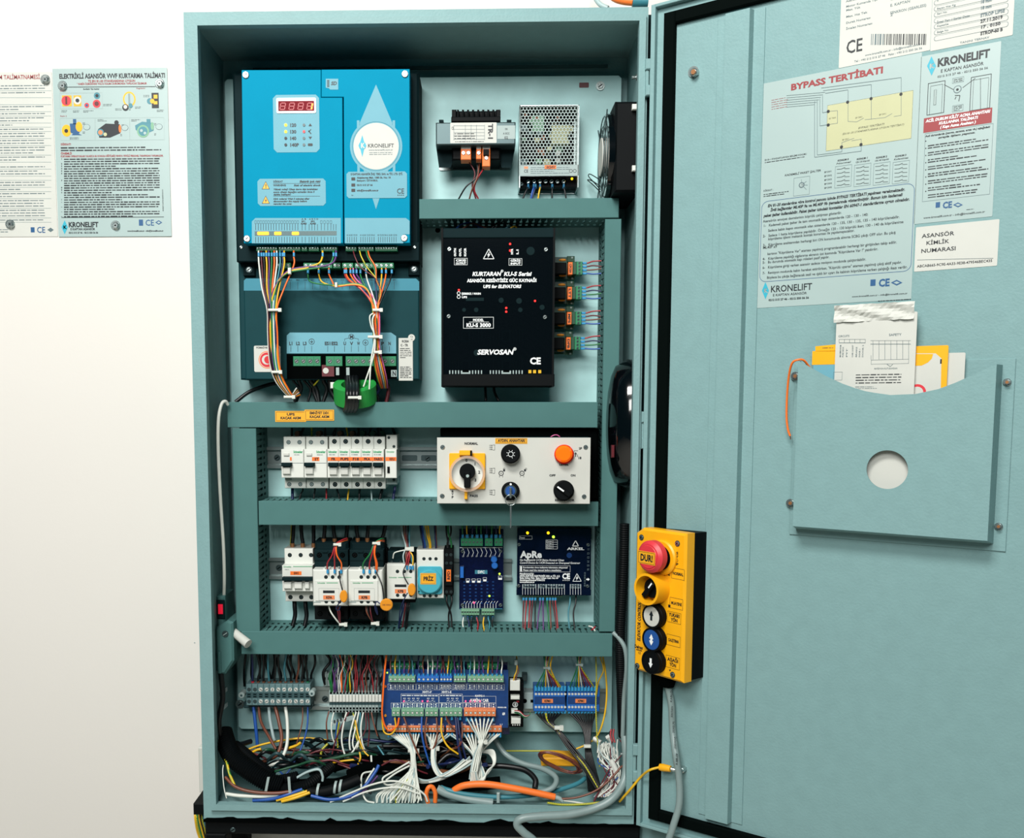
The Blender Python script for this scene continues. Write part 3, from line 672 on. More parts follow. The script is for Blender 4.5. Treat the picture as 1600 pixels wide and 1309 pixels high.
# ================================================================ perforated power supply
ps = pthing('power_supply', 'silver power supply with a honeycomb perforated cover and yellow light', 'power supply', 858, 292, H(0))
zf = H(.045)
mb = MB(); a = rect(811.5, 164, 904.5, 293, zf)
mb.box(*a, PLZ + .0005, PLZ + .003, 'rail')
for q in ((a[0], a[1], a[0] + .0012, a[3]), (a[2] - .0012, a[1], a[2], a[3]), (a[0], a[3] - .0012, a[2], a[3])): mb.box(*q, PLZ + .003, zf, 'rail')
part(mb, 'case', ps)
mb = MB(); hx0, hy0, hx1, hy1 = rect(812, 166, 903, 257.5, zf); R_ = (hx1 - hx0) / 17 / math.sqrt(3)
dxh = R_ * math.sqrt(3); rows = int((hy1 - hy0) / (R_ * 1.5)) + 1
for r_ in range(rows):
    cy = hy1 - R_ * 1.0 - r_ * R_ * 1.5
    if cy < hy0: break
    for c_ in range(17):
        cx = hx0 + dxh * (c_ + .5) + (dxh / 2 if r_ % 2 else 0)
        if cx > hx1 - dxh * .3: continue
        o = circ(cx, cy, R_ * 1.0, 6, math.pi / 6); i_ = circ(cx, cy, R_ * .8, 6, math.pi / 6); q = [(k, (k + 1) % 6) for k in range(6)]
        mb.add([(x, y, zf) for x, y in o + i_], [(s, t, t + 6, s + 6) for s, t in q], 'mesh_metal'); mb.add([(x, y, zf) for x, y in i_] + [(x, y, zf - .0012) for x, y in i_], [(s, t, t + 6, s + 6) for s, t in q], 'mesh_metal')
mb.box(hx0 - .0005, hy0 - .0004, hx0 + .0012, hy1 + .0008, zf - .001, zf, 'mesh_metal'); mb.box(hx1 - .0015, hy0 - .0004, hx1 + .0005, hy1 + .0008, zf - .001, zf, 'mesh_metal')
part(mb, 'perforated_cover', ps, None, 'stuff')
mb = MB(); mb.box(hx0 + .002, hy0, hx1 - .002, hy1 - .001, H(.006), H(.008), 'black')
RR = random.Random(5)
for k in range(34):
    x = RR.uniform(hx0 + .006, hx1 - .008); y = RR.uniform(hy0 + .004, hy1 - .006); m = RR.choice(['black', 'black', 'steel_dark', 'black', 'green_soft', 'cream', 'copper', 'black'])
    s = RR.uniform(.002, .006); mb.box(x - s, y - s * .8, x + s, y + s * .8, H(.008), H(RR.uniform(.015, .034)), m)
mb.pbox(862, 196, 890, 225, H(.01), H(.03), 'cream'); mb.pbox(832, 180, 850, 205, H(.01), H(.03), 'green_soft')
for q in ((872, 239), (872, 251)): mb.pcyl(*q, 4, H(.01), H(.034), 'paper', 12)
part(mb, 'inner_board', ps)
mb = MB(); mb.pbox(811.5, 257.7, 904.5, 274.5, zf - .001, zf, 'pale_grey'); z = zf + .0002
mb.ptext('CE', 818.5, 265, 825, 269.5, z, 'ink'); mb.greek(829, 260, 890, 272, 4, z, 'ink_grey', .3, 1, 8); mb.prect(819, 260, 825, 263.5, z, 'orange_soft')
for x in (892, 898): p = at(x, 267, z); mb.ring(p.x, p.y, px2m(2, z), px2m(2.7, z), z, z, 'ink', 12)
a = rect(851, 258, 869, 263.6, z + .0002); mb.box(*a, z, z + .0002, 'orange'); mb.ptext('0/24V', 853.5, 259.2, 866.5, 262.6, z + .0004, 'ink', 1, 1); part(mb, 'front_label', ps)
mb = MB(); mb.pbox(812, 275, 904, 292.5, H(.004), H(.024), 'black', .0005); tb = part(mb, 'terminal_block', ps)
for x in (825.2, 834.4, 843.5, 852.5, 861.8, 870.8, 880.5):
    mb = MB(); mb.pbox(x - 4, 277, x + 4, 289, H(.024), H(.025), 'black_matt'); mb.screw(x, 283.5, 3.2, H(.025)); part(mb, 'terminal_screw', tb)
mb = MB(); mb.pcyl(893.8, 279, 1.8, H(.024), H(.026), 'led_yellow', 10); part(mb, 'power_light', ps)
mb = MB(); mb.screw(814.5, 287.5, 3.4, H(.026), 'steel_dark'); part(mb, 'corner_screw', ps)
hn = thing('lead_wires', 'short leads falling from the perforated power supply into the duct', 'wires', at(850, 300, H(.02)))
for x0, x1, m, r in ((825.5, 816, 'w_black', .0012), (834, 829, 'w_blue', .0014), (837, 831, 'w_darkblue', .0012), (844, 840.5, 'w_yellow', .0012), (863, 862.5, 'w_black', .0012), (881, 885, 'w_black', .0012)):
    w = wire('wire', ((x0, 286, H(.024)), (x0, 292, H(.027)), ((x0 + x1) / 2, 301, H(.03)), (x1, 313, H(.03))), r, m, hn)
    ferrule(x0, 287.5, H(.0265), w, .0016, .006)

# ================================================================ UPS
zu = H(.085)
up = pthing('ups_unit', 'large black power backup unit with white lettering and red lights', 'power unit', 777, 603, H(0))
mb = MB(); mb.pbox(691, 357, 866, 604, H(.001), zu - .003, 'black', .001)
for y0, y1 in ((356, 371.5), (584.5, 603.5)): mb.pbox(689.5, y0, 866.5, y1, zu - .012, zu, 'charcoal' if y0 < 400 else 'black', .001)
for x in (689.5, 863.5): mb.pbox(x, 355.5, x + 3, 604.5, H(.01), zu + .001, 'black')
part(mb, 'case', up)
mb = MB(); mb.pbox(692.5, 371.5, 863.5, 584.5, zu - .003, zu - .0018, 'smoke'); part(mb, 'front_window', up, 'smoky translucent front window')
z = zu - .0013
for q in ((702, 389), (853, 389.7), (701, 494), (851.5, 495.3)):
    mb = MB(); mb.screw(*q, 3.2, z); part(mb, 'window_screw', up)
mb = MB()
mb.ptext('KURTARAN', 737.8, 424.8, 782, 430.8, z, 'ink_white', 1, 1); mb.ptext('®', 782.5, 421.5, 786.3, 425.4, z, 'ink_white'); mb.ptext('KU-S Serisi', 787, 424.8, 829.4, 430.8, z, 'ink_white', 1, 1)
mb.ptext('ASANSÖR KESİNTİSİZ GÜÇ KAYNAĞI', 730, 435.6, 838, 440.6, z, 'ink_white', 1); mb.ptext('UPS for ELEVATORS', 754.6, 445, 813.5, 449.8, z, 'ink_white', 1, 1)
part(mb, 'title_lettering', up); mb = MB(); mb.ptext('SERVOSAN', 745.6, 546.3, 801, 553.6, z, 'ink_white', 1, 1); mb.ptext('®', 802, 543, 806.5, 547.5, z, 'ink_white'); part(mb, 'maker_lettering', up); mb = MB(); mb.ptext('CE', 828, 558.8, 844, 568.6, z, 'ink_white', 1); part(mb, 'ce_mark', up); mb = MB()
mb.ptext('ŞEBEKE / MAIN', 721, 457.2, 751, 460.2, z, 'ink_white', 1); mb.ptext('UPS', 721.5, 462.7, 729.5, 465.7, z, 'ink_white', 1)
for y in (458, 463.7): p = at(716.7, y, z); mb.ring(p.x, p.y, px2m(2, z), px2m(2.8, z), z, z, 'ink_white', 14)
for b, ts in (((709.6, 403.2, 730.4, 414), ('ÇIKIŞ', 'OUTPUT')), ((795, 403.6, 815.7, 414.6), ('GİRİŞ', 'INPUT'))):
    if b[0] < 720: part(mb, 'indicator_lettering', up)
    mb = MB(); mb.frame_(*rect(*b, z), .0004, z, z, 'ink_white')
    for k, t in enumerate(ts): mb.ptext(t, b[0] + 2.6, b[1] + 2 + k * 4.6, b[2] - 2.6, b[1] + 5 + k * 4.6, z, 'ink_white', 1)
    part(mb, 'boxed_lettering', up)
mb = MB(); mb.frame_(*rect(723.8, 495.2, 771.3, 513, z), .0005, z, z, 'ink_white'); mb.ptext('MODEL', 739, 498, 755.5, 501.6, z, 'ink_white', 1); mb.ptext('KU-S 3000', 728.6, 505, 766.3, 510.6, z, 'ink_white', 1); mb.pline(733, 503, 764, 503, .5, z, 'ink_white'); part(mb, 'model_lettering', up); mb = MB()
for t, x in (('OUTN', 711), ('OUTL', 719), ('KUÇIR', 726.7)): mb.ptextv(t, x - 1.6, 388, x + 1.6, 400.5, z, 'ink_white', 1)
part(mb, 'output_lettering', up); mb = MB()
for t, x in (('NTR', 800), ('L1', 808.5)): mb.ptextv(t, x - 1.6, 389, x + 1.6, 397.5, z, 'ink_white', 1)
part(mb, 'input_lettering', up); mb = MB(); c = [(763.7, 389), (772, 404.3), (755.3, 404.3)]
for k in range(3): mb.pline(*c[k], *c[(k + 1) % 3], 1, z, 'ink_white')
mb.ppoly([(764.8, 393), (761, 399), (763.2, 398.6), (762, 403), (766.3, 397), (764, 397.3)], z, 'ink_white'); part(mb, 'hazard_mark', up)
for q in ((797, 381), (797, 391.3), (717, 453), (836, 470), (791, 481), (791, 486.8)):
    mb = MB(); mb.pcyl(*q, 1.6, zu - .0018, z + .0002, 'led_red', 10); part(mb, 'red_light', up)
mb = MB()
for bx, by in ((727.5, 525), (791, 525), (727.5, 571), (791, 571)):
    mb.pbox(bx - 7.5, by - 10, bx + 7.5, by + 10, zu - .004, zu - .0029, 'charcoal'); mb.pbox(bx - 4.5, by - 6, bx + 4.5, by + 7, zu - .0029, zu - .0026, 'black_matt')
    for k in range(4):
        for sgn in (-1, 1):
            x = bx + sgn * (11 + k * 4.6); mb.pbox(x - .9, by - 10, x + .9, by + 10, zu - .004, zu - .0029, 'charcoal')
            if by > 550: mb.pbox(x - .9, 578.5, x + .9, 584, zu - .002, zu - .001, 'pale_grey')
    if by > 550: mb.pbox(bx - 7.5, 579, bx + 7.5, 584, zu - .002, zu - .0012, 'pale_grey'); mb.pbox(bx - 5, 578, bx + 5, 581.5, zu - .0012, zu - .001, 'black_matt')
part(mb, 'heat_sink_fins', up, None, 'stuff')
for x in (828, 835.3, 843.3): mb = MB(); mb.pbox(x - 2.3, 578, x + 2.3, 583, zu - .0018, zu - .001, 'w_yellow'); part(mb, 'yellow_terminal', up)
for q, r in (((829, 392), 6.5), ((847, 480), 4), ((783, 469), 4), ((811, 470), 4.5), ((725, 484), 3), ((744, 484), 3.5), ((813, 484), 3.5), ((745, 551), 5)): mb = MB(); mb.pcyl(*q, r, zu - .0021, zu - .0016, 'charcoal', 14); part(mb, 'capacitor', up)
mb = MB(); mb.pbox(728, 465, 756, 470, zu - .0021, zu - .0016, 'charcoal'); part(mb, 'chip', up)
hn = thing('lead_wires', 'blue and black leads curving over the top of the black backup unit', 'wires', at(770, 350, H(.03)))
for pts, m in ((((713, 357, H(.05)), (720, 351, H(.052)), (735, 348, H(.05)), (755, 357, H(.045))), 'w_blue'), (((723, 357, H(.05)), (737, 349, H(.052)), (752, 353, H(.05)), (765, 359, H(.045))), 'w_brown'), (((766, 359, H(.05)), (775, 350, H(.05)), (784, 340, H(.045))), 'w_black'), (((770, 359, H(.05)), (780, 351, H(.05)), (792, 340, H(.045))), 'w_black'),
               (((790, 357, H(.05)), (796, 353, H(.05)), (803, 358, H(.045))), 'w_teal'), (((797, 357, H(.05)), (804, 353, H(.05)), (808, 358, H(.045))), 'w_yellow'), (((747, 357, H(.045)), (749, 340, H(.045))), 'w_blue')):
    wire('wire', pts, .0013, m, hn)
hn = thing('lead_wires', 'two black cables leaving the underside of the black backup unit', 'wires', at(768, 615, H(.03)))
for x in (758, 772): wire('wire', ((x, 600, H(.03)), (x + .5, 612, H(.032)), (x + 1 + (x > 760) * 6, 626, H(.035))), .002, 'w_black', hn)

# ================================================================ four relay boards right of the UPS
for k, (y, dxp) in enumerate(((419, 0), (457.6, -1), (497, -1.7), (536.3, -3))):
    t = pthing('relay_board', 'green relay board with orange tag, %s of four beside black backup unit' % ('topmost', 'second from top', 'third from top', 'lowest')[k], 'relay board', 888, y + 17, H(.004))
    mb = MB(); mb.pbox(862, y - 17.5, 897 + dxp, y + 17, H(.012), H(.0145), 'pcb_green'); mb.pbox(886 + dxp, y - 19, 898 + dxp, y - 10, H(.0145), H(.018), 'green_dark', .0005); mb.pbox(886 + dxp, y + 10, 898 + dxp, y + 18, H(.0145), H(.018), 'green_dark', .0005)
    for yy in (y - 16.5, y + 16): p = at(894 + dxp, yy, H(.018)); mb.cyl(p.x, p.y, px2m(1.6, 0), H(.018), H(.0185), 'pale_grey', 10)
    mb.ptext('WT-24U', 868, y - 16.5, 883, y - 13, H(.0147), 'ink_grey', 1); mb.greek(866, y + 11, 884, y + 15, 1, H(.0147), 'ink_grey', .4, 1, k); part(mb, 'circuit_board', t)
    mb = MB(); mb.pbox(864, y - 9, 885 + dxp, y + 9, H(.0145), H(.04), 'black', .001); part(mb, 'relay', t)
    mb = MB(); 
    for yy in (y - 13, y + 11):
        p = at(879 + dxp, yy, H(.03)); mb.cyl(p.x, p.y, px2m(6.2, 0), H(.027), H(.03), 'amber', 14, .001, None, px2m(2, 0))
    part(mb, 'varistor', t)
    mb = MB(); mb.pbox(888 + dxp, y - 9.5, 894.5 + dxp, y + 9.5, H(.0145), H(.036), 'orange'); mb.ptextv(('CPC0A', 'LTT', 'MPS', 'DPB')[k], 889.6 + dxp, y - 7, 893 + dxp, y + 7, H(.0362), 'ink', 1, False); part(mb, 'orange_tag', t, 'orange marker tag')
    mb = MB(); mb.pbox(894.5 + dxp, y - 10, 901 + dxp, y + 9.5, H(.0145), H(.031), 'green_dark', .0005); mb.pbox(901 + dxp, y - 10.5, 910 + dxp, y + 10, H(.0145), H(.034), 'green_term', .0005)
    for j in range(4): mb.screw(905.5 + dxp, y - 8 + j * 5.2, 1.9, H(.034), 'steel_dark', 'black_matt', .0004)
    tm = part(mb, 'terminal_strip', t)
    for j, m in enumerate(('w_red', 'w_darkblue' if k in (1, 3) else 'w_maroon', 'w_green' if k in (1, 3) else 'w_brown', 'w_blue')):
        yy = y - 8 + j * 5.4
        w = wire('wire', ((911 + dxp, yy, H(.03)), (918 + dxp, yy, H(.03)), (927, yy - 1 + (j - 1.5) * 1.2, H(.033)), (940, yy + (j == 0) * -3.5 + (j == 2) * -2, H(.036))), .0011, m, t)
        mb = MB(); mb.pbox(910.5 + dxp, yy - 1.6, 917 + dxp, yy + 1.6, H(.028), H(.0315), 'blue_ferrule', .0006); part(mb, 'ferrule', w)
# ================================================================ upper breaker row
def device(name, label, cat, px, py, group=None): return pthing(name, label, cat, px, py, H(.008), CAB, group)
def blk(t, nm, x0, y0, x1, y1, h0, h1, m, c=.0008, label=None):
    mb = MB(); mb.pbox(x0, y0, x1, y1, H(h0), H(h1), m, c); return part(mb, nm, t, label)
def holes(t, pts, h, r=3.6, m='black_matt', m2='steel_dark', nm='terminal_screw'):
    for i, q in enumerate(pts):
        mb = MB(); p = at(*q, H(h)); rr = px2m(r, H(h)); mb.flat(circ(p.x, p.y, rr, 14), H(h) + .0002, m)
        mb.cyl(p.x, p.y, rr * .68, H(h), H(h) + .0004, m2, 10); a = .5 + i * .7
        for da in (0, math.pi / 2): mb.line(p.x - rr * .6 * math.cos(a + da), p.y - rr * .6 * math.sin(a + da), p.x + rr * .6 * math.cos(a + da), p.y + rr * .6 * math.sin(a + da), rr * .2, H(h) + .0006, m)
        part(mb, nm, t)
def lettering(t, items, h, m='ink', nm='lettering', bold=1):
    mb = MB()
    for it in items: mb.ptext(it[0], *it[1:5], H(h) + .0003, it[5] if len(it) > 5 else m, bold)
    return part(mb, nm, t)
hM, hT = .068, .05
for k, (tx0, tx1, mx0, mx1, bx0, bx1, sc, lab) in enumerate((
    (443, 477, 439.5, 474.5, 445, 478, (450.8, 468), 'white residual current switch, leftmost in the upper breaker row'),
    (478, 512, 475.2, 510.6, 479, 513, (485.8, 503.3), 'white residual current switch with orange ST tag, second in the upper row'))):
    t = device('residual_current_switch', lab, 'circuit breaker', (mx0 + mx1) / 2, 763)
    blk(t, 'top_terminal_block', tx0, 682, tx1, 703, .008, hT, 'white'); blk(t, 'body', mx0, 702, mx1, 746.5, .008, hM, 'white'); blk(t, 'bottom_terminal_block', bx0, 746, bx1, 762.8, .008, hT, 'white')
    holes(t, [(x, 690.8) for x in sc], hT, 3.4, 'steel_dark', 'pale_grey'); holes(t, [(x + 1.2, 756.4) for x in sc], hT, 3.4, 'steel_dark', 'pale_grey')
    blk(t, 'toggle', mx0 - .3, 723, mx0 + 15.6, 728.6, hM, hM + .008, 'charcoal'); blk(t, 'test_button', mx0 + 3.5, 708, mx0 + 12, 712, hM, hM + .002, 'paper', .0004)
    blk(t, 'clear_flap', mx0 + 2, 730, mx0 + 14, 741, hM, hM + .004, 'paper', .001)
    mb = MB(); z = H(hM) + .0003; mb.ptext('Schneider', mx0 + 19, 704, mx0 + 33, 707.5, z, 'ink_green', 1); mb.greek(mx0 + 20, 709.5, mx0 + 30, 711.5, 1, z, 'ink_grey', .4, 1, k)
    if k: mb.prect(487.5, 714, 499, 720, z, 'orange'); mb.ptext('ST', 491.5, 715.2, 497.5, 719, z + .0002, 'ink', 1)
    else: mb.prect(453, 714, 455.8, 719.5, z, 'orange')
    mb.pline(mx0 + 15.8, 723.3, mx1 - .5, 723.3, .6, z, 'ink_grey'); mb.ptext('o', mx0 + 7, 735, mx0 + 9, 737, z, 'ink_grey'); part(mb, 'front_print', t)
    mb = MB()
    for y in (747.6, 749.4): mb.pline(bx0 + .8, y, bx0 + 11, y, .8, H(hT) + .0003, 'steel_dark')
    part(mb, 'vent_slots', t)
for k, nm in enumerate(('FR', 'FUPS', 'F18', 'FKA', 'FARD')):
    o = k * 17.55
    t = device('circuit_breaker', 'narrow white circuit breaker tagged %s in the upper breaker row' % nm, 'circuit breaker', 523 + o, 763, 'single-pole breakers in the upper row')
    blk(t, 'top_terminal_block', 514 + o, 682, 531.3 + o, 703, .008, hT, 'white'); blk(t, 'body', 511.5 + o * 1.01, 702, 529 + o * 1.01, 746.5, .008, hM, 'white'); blk(t, 'bottom_terminal_block', 515 + o, 746, 532.3 + o, 763.5, .008, hT, 'white')
    holes(t, [(522.5 + o, 689.5)], hT, 3.8); holes(t, [(523.5 + o, 756.6)], hT, 3.8)
    if k != 3: blk(t, 'toggle', 512.3 + o, 723, 528 + o + (17 if k == 2 else 0), 728.8, hM, hM + .009, 'charcoal')
    blk(t, 'clear_flap', 514.5 + o, 730, 526.5 + o, 742, hM, hM + .004, 'paper', .001)
    mb = MB(); z = H(hM) + .0003; mb.ptext('Schneider', 513 + o, 704, 526 + o, 707.3, z, 'ink_green', 1); mb.greek(514 + o, 709, 525 + o, 711.5, 1, z, 'ink_grey', .4, 1, k)
    mb.prect(511.8 + o, 714, 529.3 + o, 720, z, 'orange'); w = len(nm) * 1.55; mb.ptext(nm, 520.5 + o - w, 715.2, 520.5 + o + w, 718.9, z + .0002, 'ink', 1); part(mb, 'front_print', t)
t = device('auxiliary_switch', 'slim white auxiliary switch tagged KKU at the right end of upper row', 'circuit breaker', 612, 758)
blk(t, 'top_terminal_block', 603.5, 679, 620.5, 703, .008, hT - .004, 'white'); blk(t, 'body', 602, 702, 619.8, 747, .008, hM - .002, 'white'); blk(t, 'bottom_terminal_block', 603.5, 747, 620.5, 757, .008, hT - .004, 'pale_grey')
holes(t, [(607.5, 683.5), (615.5, 697.5), (615.5, 749.5)], hT - .004, 2.3)
blk(t, 'slide_switch', 605, 729, 608.8, 739, hM - .002, hM, 'black'); mb = MB(); z = H(hM - .002) + .0003
mb.prect(602.3, 714, 619.3, 720, z, 'orange'); mb.ptext('KKU', 608.5, 715.2, 616.5, 718.9, z + .0002, 'ink', 1); mb.ptext('Schneider', 604, 704.3, 616, 707, z, 'ink_green'); part(mb, 'front_print', t)
# wires into and out of the upper row
hn = thing('breaker_wires', 'short wires rising from the upper breaker row into the duct above', 'wires', at(530, 672, H(.03)))
for x0, x1, m, r in ((456, 456, 'w_black', .0016), (470, 476, 'w_black', .0016), (487, 487, 'w_earth', .0012), (508, 508, 'w_black', .0015), (522, 526, 'w_black', .0022), (543, 541, 'w_yellow', .0012), (560, 560, 'w_black', .0016), (577, 580, 'w_black', .0016), (594, 592, 'w_black', .003), (617, 612, 'w_black', .0022)):
    wire('wire', ((x0, 684, H(.034)), (x0, 678, H(.036)), ((x0 + x1) / 2, 672, H(.034)), (x1, 664, H(.034))), r, m, hn)
hn = thing('breaker_wires', 'short wires dropping from the upper breaker row into the duct below', 'wires', at(530, 768, H(.03)))
for x0, x1, m, r in ((457, 457, 'w_darkblue', .0022), (473, 467, 'w_black', .0013), (492, 490, 'w_black', .0013), (510, 510, 'w_red', .0013), (527, 531, 'w_black', .0013), (545, 543, 'w_yellow', .0012), (562, 561, 'w_black', .0016), (580, 581, 'w_lgrey', .0013), (597, 593, 'w_black', .0022), (617, 614, 'w_darkblue', .0022)):
    wire('wire', ((x0, 760, H(.034)), (x0, 766, H(.036)), ((x0 + x1) / 2, 772, H(.034)), (x1, 784, H(.04))), r, m, hn)
for x in (466, 499, 532, 551, 567, 583, 597):
    mb = MB(); c = at(x, 677, H(.028)); mb.tube([(c.x, c.y, H(.018)), (c.x, c.y, H(.038))], .004, 'copper' if x < 560 else 'green_dark', 8); part(mb, 'busbar_end', hn)

# ================================================================ switch panel
zp = H(.112)
sp = pthing('switch_panel', 'pale metal switch panel with yellow selector, key switch and orange lamp', 'control panel', 803, 786, H(0))
mb = MB(); mb.pbox(688, 669.5, 936, 781.5, H(.001), H(.07), 'black_matt', .004); part(mb, 'enclosure', sp, 'black enclosure behind the pale face')
mb = MB(); mb.pbox(683, 683.6, 922.3, 786.8, H(.07), zp - .0015, 'charcoal'); mb.pbox(683, 683.6, 922.3, 786.8, zp - .0015, zp, 'paper', .0004); part(mb, 'face_plate', sp)
for q in ((691.6, 698.5), (691, 774.7), (915, 698.5), (912.5, 775.6)): mb = MB(); mb.screw(*q, 3.7, zp, 'steel', 'steel_dark'); part(mb, 'face_screw', sp)
mb = MB(); a = rect(702, 707.8, 758.2, 763.8, zp); mb.prism(rrect(*a, .0015), zp, zp + .004, 'yellow', .0008); sel = part(mb, 'selector_plate', sp, 'yellow square selector plate')
c = at(730, 739.3, zp + .004); R_ = px2m(27.5, zp); z4 = zp + .004
mb = MB(); mb.cyl(c.x, c.y, R_ * .9, z4, z4 + .001, 'white', 32); part(mb, 'dial', sel)
mb = MB(); mb.ring(c.x, c.y, R_ * .88, R_ * 1.02, z4, z4 + .010, 'clear_pink', 36); part(mb, 'clear_cover', sel, 'clear hinged selector cover')
mb = MB(); mb.pbox(717.5, 704, 737, 711.6, zp, zp + .013, 'yellow', .001); mb.pbox(734.5, 704, 737.5, 712, zp + .006, zp + .0135, 'black'); part(mb, 'cover_hinge', sel)
mb = MB(); mb.pbox(725.7, 766, 730.3, 780, zp, zp + .008, 'yellow', .0008); part(mb, 'latch_tab', sel)
mb = MB(); k = at(730.2, 736.8, z4 + .01); mb.cyl(k.x, k.y, px2m(12.3, zp), z4 + .001, z4 + .012, 'black', 24, .001); a = rect(725, 737, 735.2, 762, z4 + .014); mb.prism(rrect(*a, .0018), z4 + .001, z4 + .015, 'black', .001)
mb.pcyl(730.5, 743.5, 2.5, z4 + .015, z4 + .0155, 'pale_grey', 12); part(mb, 'selector_knob', sel)
mb = MB(); zz = z4 + .0012
for t_, x, y in (('0', 728.6, 719), ('1', 742, 724.6), ('2', 748.6, 737.6), ('3', 742.8, 750)): mb.ptext(t_, x - 1.4, y - 2.2, x + 1.4, y + 2.2, zz, 'ink', 1)
part(mb, 'dial_numbers', sel)
z = zp + .0003
mb = MB(); mb.ptext('NORMAL', 725.7, 691, 746.3, 694.6, z, 'ink', 1)
for i, ch in enumerate('BYP'): mb.ptext(ch, 705.5, 766 + i * 4.5, 708.2, 769.3 + i * 4.5, z, 'ink', 1)
mb.ptext('PASS', 734, 772.8, 746.3, 776.4, z, 'ink', 1)
for y in (699, 735.3, 769.3):
    for j in range(3): mb.ptext(('130', '120', '140')[j], 764, y - 4.2 + j * 3.1, 769.4, y - 2.2 + j * 3.1, z, 'ink')
    mb.pline(773, y - 4, 773, y + 4, .5, z, 'ink'); mb.pline(770, y - 4, 773.5, y - 4, .5, z, 'ink'); mb.pline(770, y + 4, 773, y + 4, .5, z, 'ink')
for x in (783, 815.6):
    p = at(x, 739.3, z); r = px2m(4, z); mb.ring(p.x, p.y, r * .72, r, z, z, 'ink', 18); mb.pline(x - 1.5, 739.3, x + 1.5, 739.3, .6, z, 'ink')
    mb.prect(x + 3.2, 733, x + 6.2, 736.3, z, 'ink'); q = at(x + 4.7 + (1.6 if x > 800 else 0), 732.6, z); mb.ring(q.x, q.y, px2m(1.1, z), px2m(1.6, z), z, z, 'ink', 10)
    for d in (-2.6, 2.6): mb.pline(x + d, 743, x + d, 745.5, .6, z, 'ink')
mb.ptext('LEVEL', 874, 724.2, 888, 727.3, z, 'ink', 1); mb.ptext('OFF', 858.3, 741, 867.5, 744.2, z, 'ink', 1); mb.ptext('ON', 891.6, 741, 899, 744.2, z, 'ink', 1); mb.ptext('REGULATOR', 867, 779.7, 897, 783, z, 'ink', 1)
mb.pline(897, 709, 897, 704, .6, z, 'ink'); mb.pline(897, 704, 903, 704, .6, z, 'ink'); mb.pline(899.5, 713.5, 899.5, 709, 1.3, z, 'ink'); mb.ppoly([(897.5, 709.5), (901.5, 709.5), (899.5, 706)], z, 'ink')
mb.pline(902.5, 710, 902.5, 714, .7, z, 'ink'); mb.ptext('2P', 904.5, 698.7, 909, 702, z, 'ink', 1); mb.ptext('18', 903, 713.5, 908, 717, z, 'ink', 1); mb.greek(791, 779.3, 804, 782.3, 1, z, 'ink', .5, 1, 1)
part(mb, 'panel_lettering', sp)
mb = MB(); mb.pbox(773.8, 684.3, 824, 693.2, zp, zp + .0003, 'yellow_label'); mb.frame_(*rect(775, 685, 822.8, 692, zp), .0003, zp + .0005, zp + .0005, 'ink'); mb.ptext('AYDIN. ANAHTARI', 778, 686.2, 820, 690.2, zp + .0005, 'ink', 1)
solid(mb, 'yellow_tape_label', 'yellow tape label reading AYDIN. ANAHTARI on the pale switch panel', 'label')
def round_knob(x, y, r, nm, m='black', h=.014, c=.0015, label=None):
    mb = MB(); mb.pcyl(x, y, r * 1.02, zp, zp + .004, m, 28); mb.pcyl(x, y, r, zp + .004, zp + h, m, 28, c); return part(mb, nm, sp, label)
b = round_knob(797.7, 709, 14.8, 'light_button', label='round black push button with a sun mark')
mb = MB(); z5 = zp + .0143; p = at(798, 709.5, z5); r = px2m(4.2, z5); mb.ring(p.x, p.y, r * .82, r, z5, z5, 'ink_white', 20)
for i in range(7): a_ = i * math.pi / 4 - math.pi / 2 + .4; mb.line(p.x + math.cos(a_) * r * 1.15, p.y + math.sin(a_) * r * 1.15, p.x + math.cos(a_) * r * 1.65, p.y + math.sin(a_) * r * 1.65, r * .16, z5, 'ink_white')
part(mb, 'sun_mark', b)
mb = MB(); mb.pcyl(881.5, 709.8, 15.3, zp, zp + .006, 'lamp_red', 30, .001); mb.pcyl(881.5, 709.4, 13.4, zp + .006, zp + .014, 'lamp_orange', 30, .003, 'lamp_orange'); part(mb, 'signal_lamp', sp, 'lit orange signal lamp in a red bezel')
b = round_knob(881, 766.5, 15.7, 'regulator_knob', label='black rotary regulator knob')
mb = MB(); z5 = zp + .014; a0, a1 = at(870, 758, z5 + .004), at(891.5, 774.5, z5 + .004); d = Vector((a1.x - a0.x, a1.y - a0.y)).normalized(); nn = Vector((-d.y, d.x)) * px2m(3.6, z5)
mb.prism([(a0.x - nn.x, a0.y - nn.y), (a1.x - nn.x, a1.y - nn.y), (a1.x + nn.x, a1.y + nn.y), (a0.x + nn.x, a0.y + nn.y)], zp + .008, z5 + .004, 'black', .0008); mb.pline(871, 760.3, 881, 767.5, 2.6, z5 + .0043, 'ink_white'); part(mb, 'knob_pointer', b)
b = round_knob(797.7, 767, 14, 'key_switch', h=.010, label='round key switch with a key in its barrel')
mb = MB(); z5 = zp + .010; mb.pcyl(797.5, 767, 9.6, z5, z5 + .002, 'steel_dark', 24); mb.pcyl(797.3, 767, 7.6, z5 + .002, z5 + .0035, 'blue_button', 20); mb.pcyl(798, 756.5, 1.7, z5 + .002, z5 + .0035, 'ink_white', 10); part(mb, 'lock_barrel', b)
ky = pthing('key_ring', 'steel key in the key switch with a split ring and dangling second key', 'key', 798, 775, z5 + .004)
mb = MB(); mb.pbox(796.3, 762, 799.2, 778, z5 + .0035, z5 + .012, 'steel', .0004); part(mb, 'key', ky)
mb = MB(); p = at(798, 781, z5 + .01); r = px2m(8.4, z5); mb.tube([(p.x + r * math.cos(t_ * math.pi / 12), p.y + r * math.sin(t_ * math.pi / 12), p.z) for t_ in range(25)], .0005, 'steel', 6, False); part(mb, 'split_ring', ky)
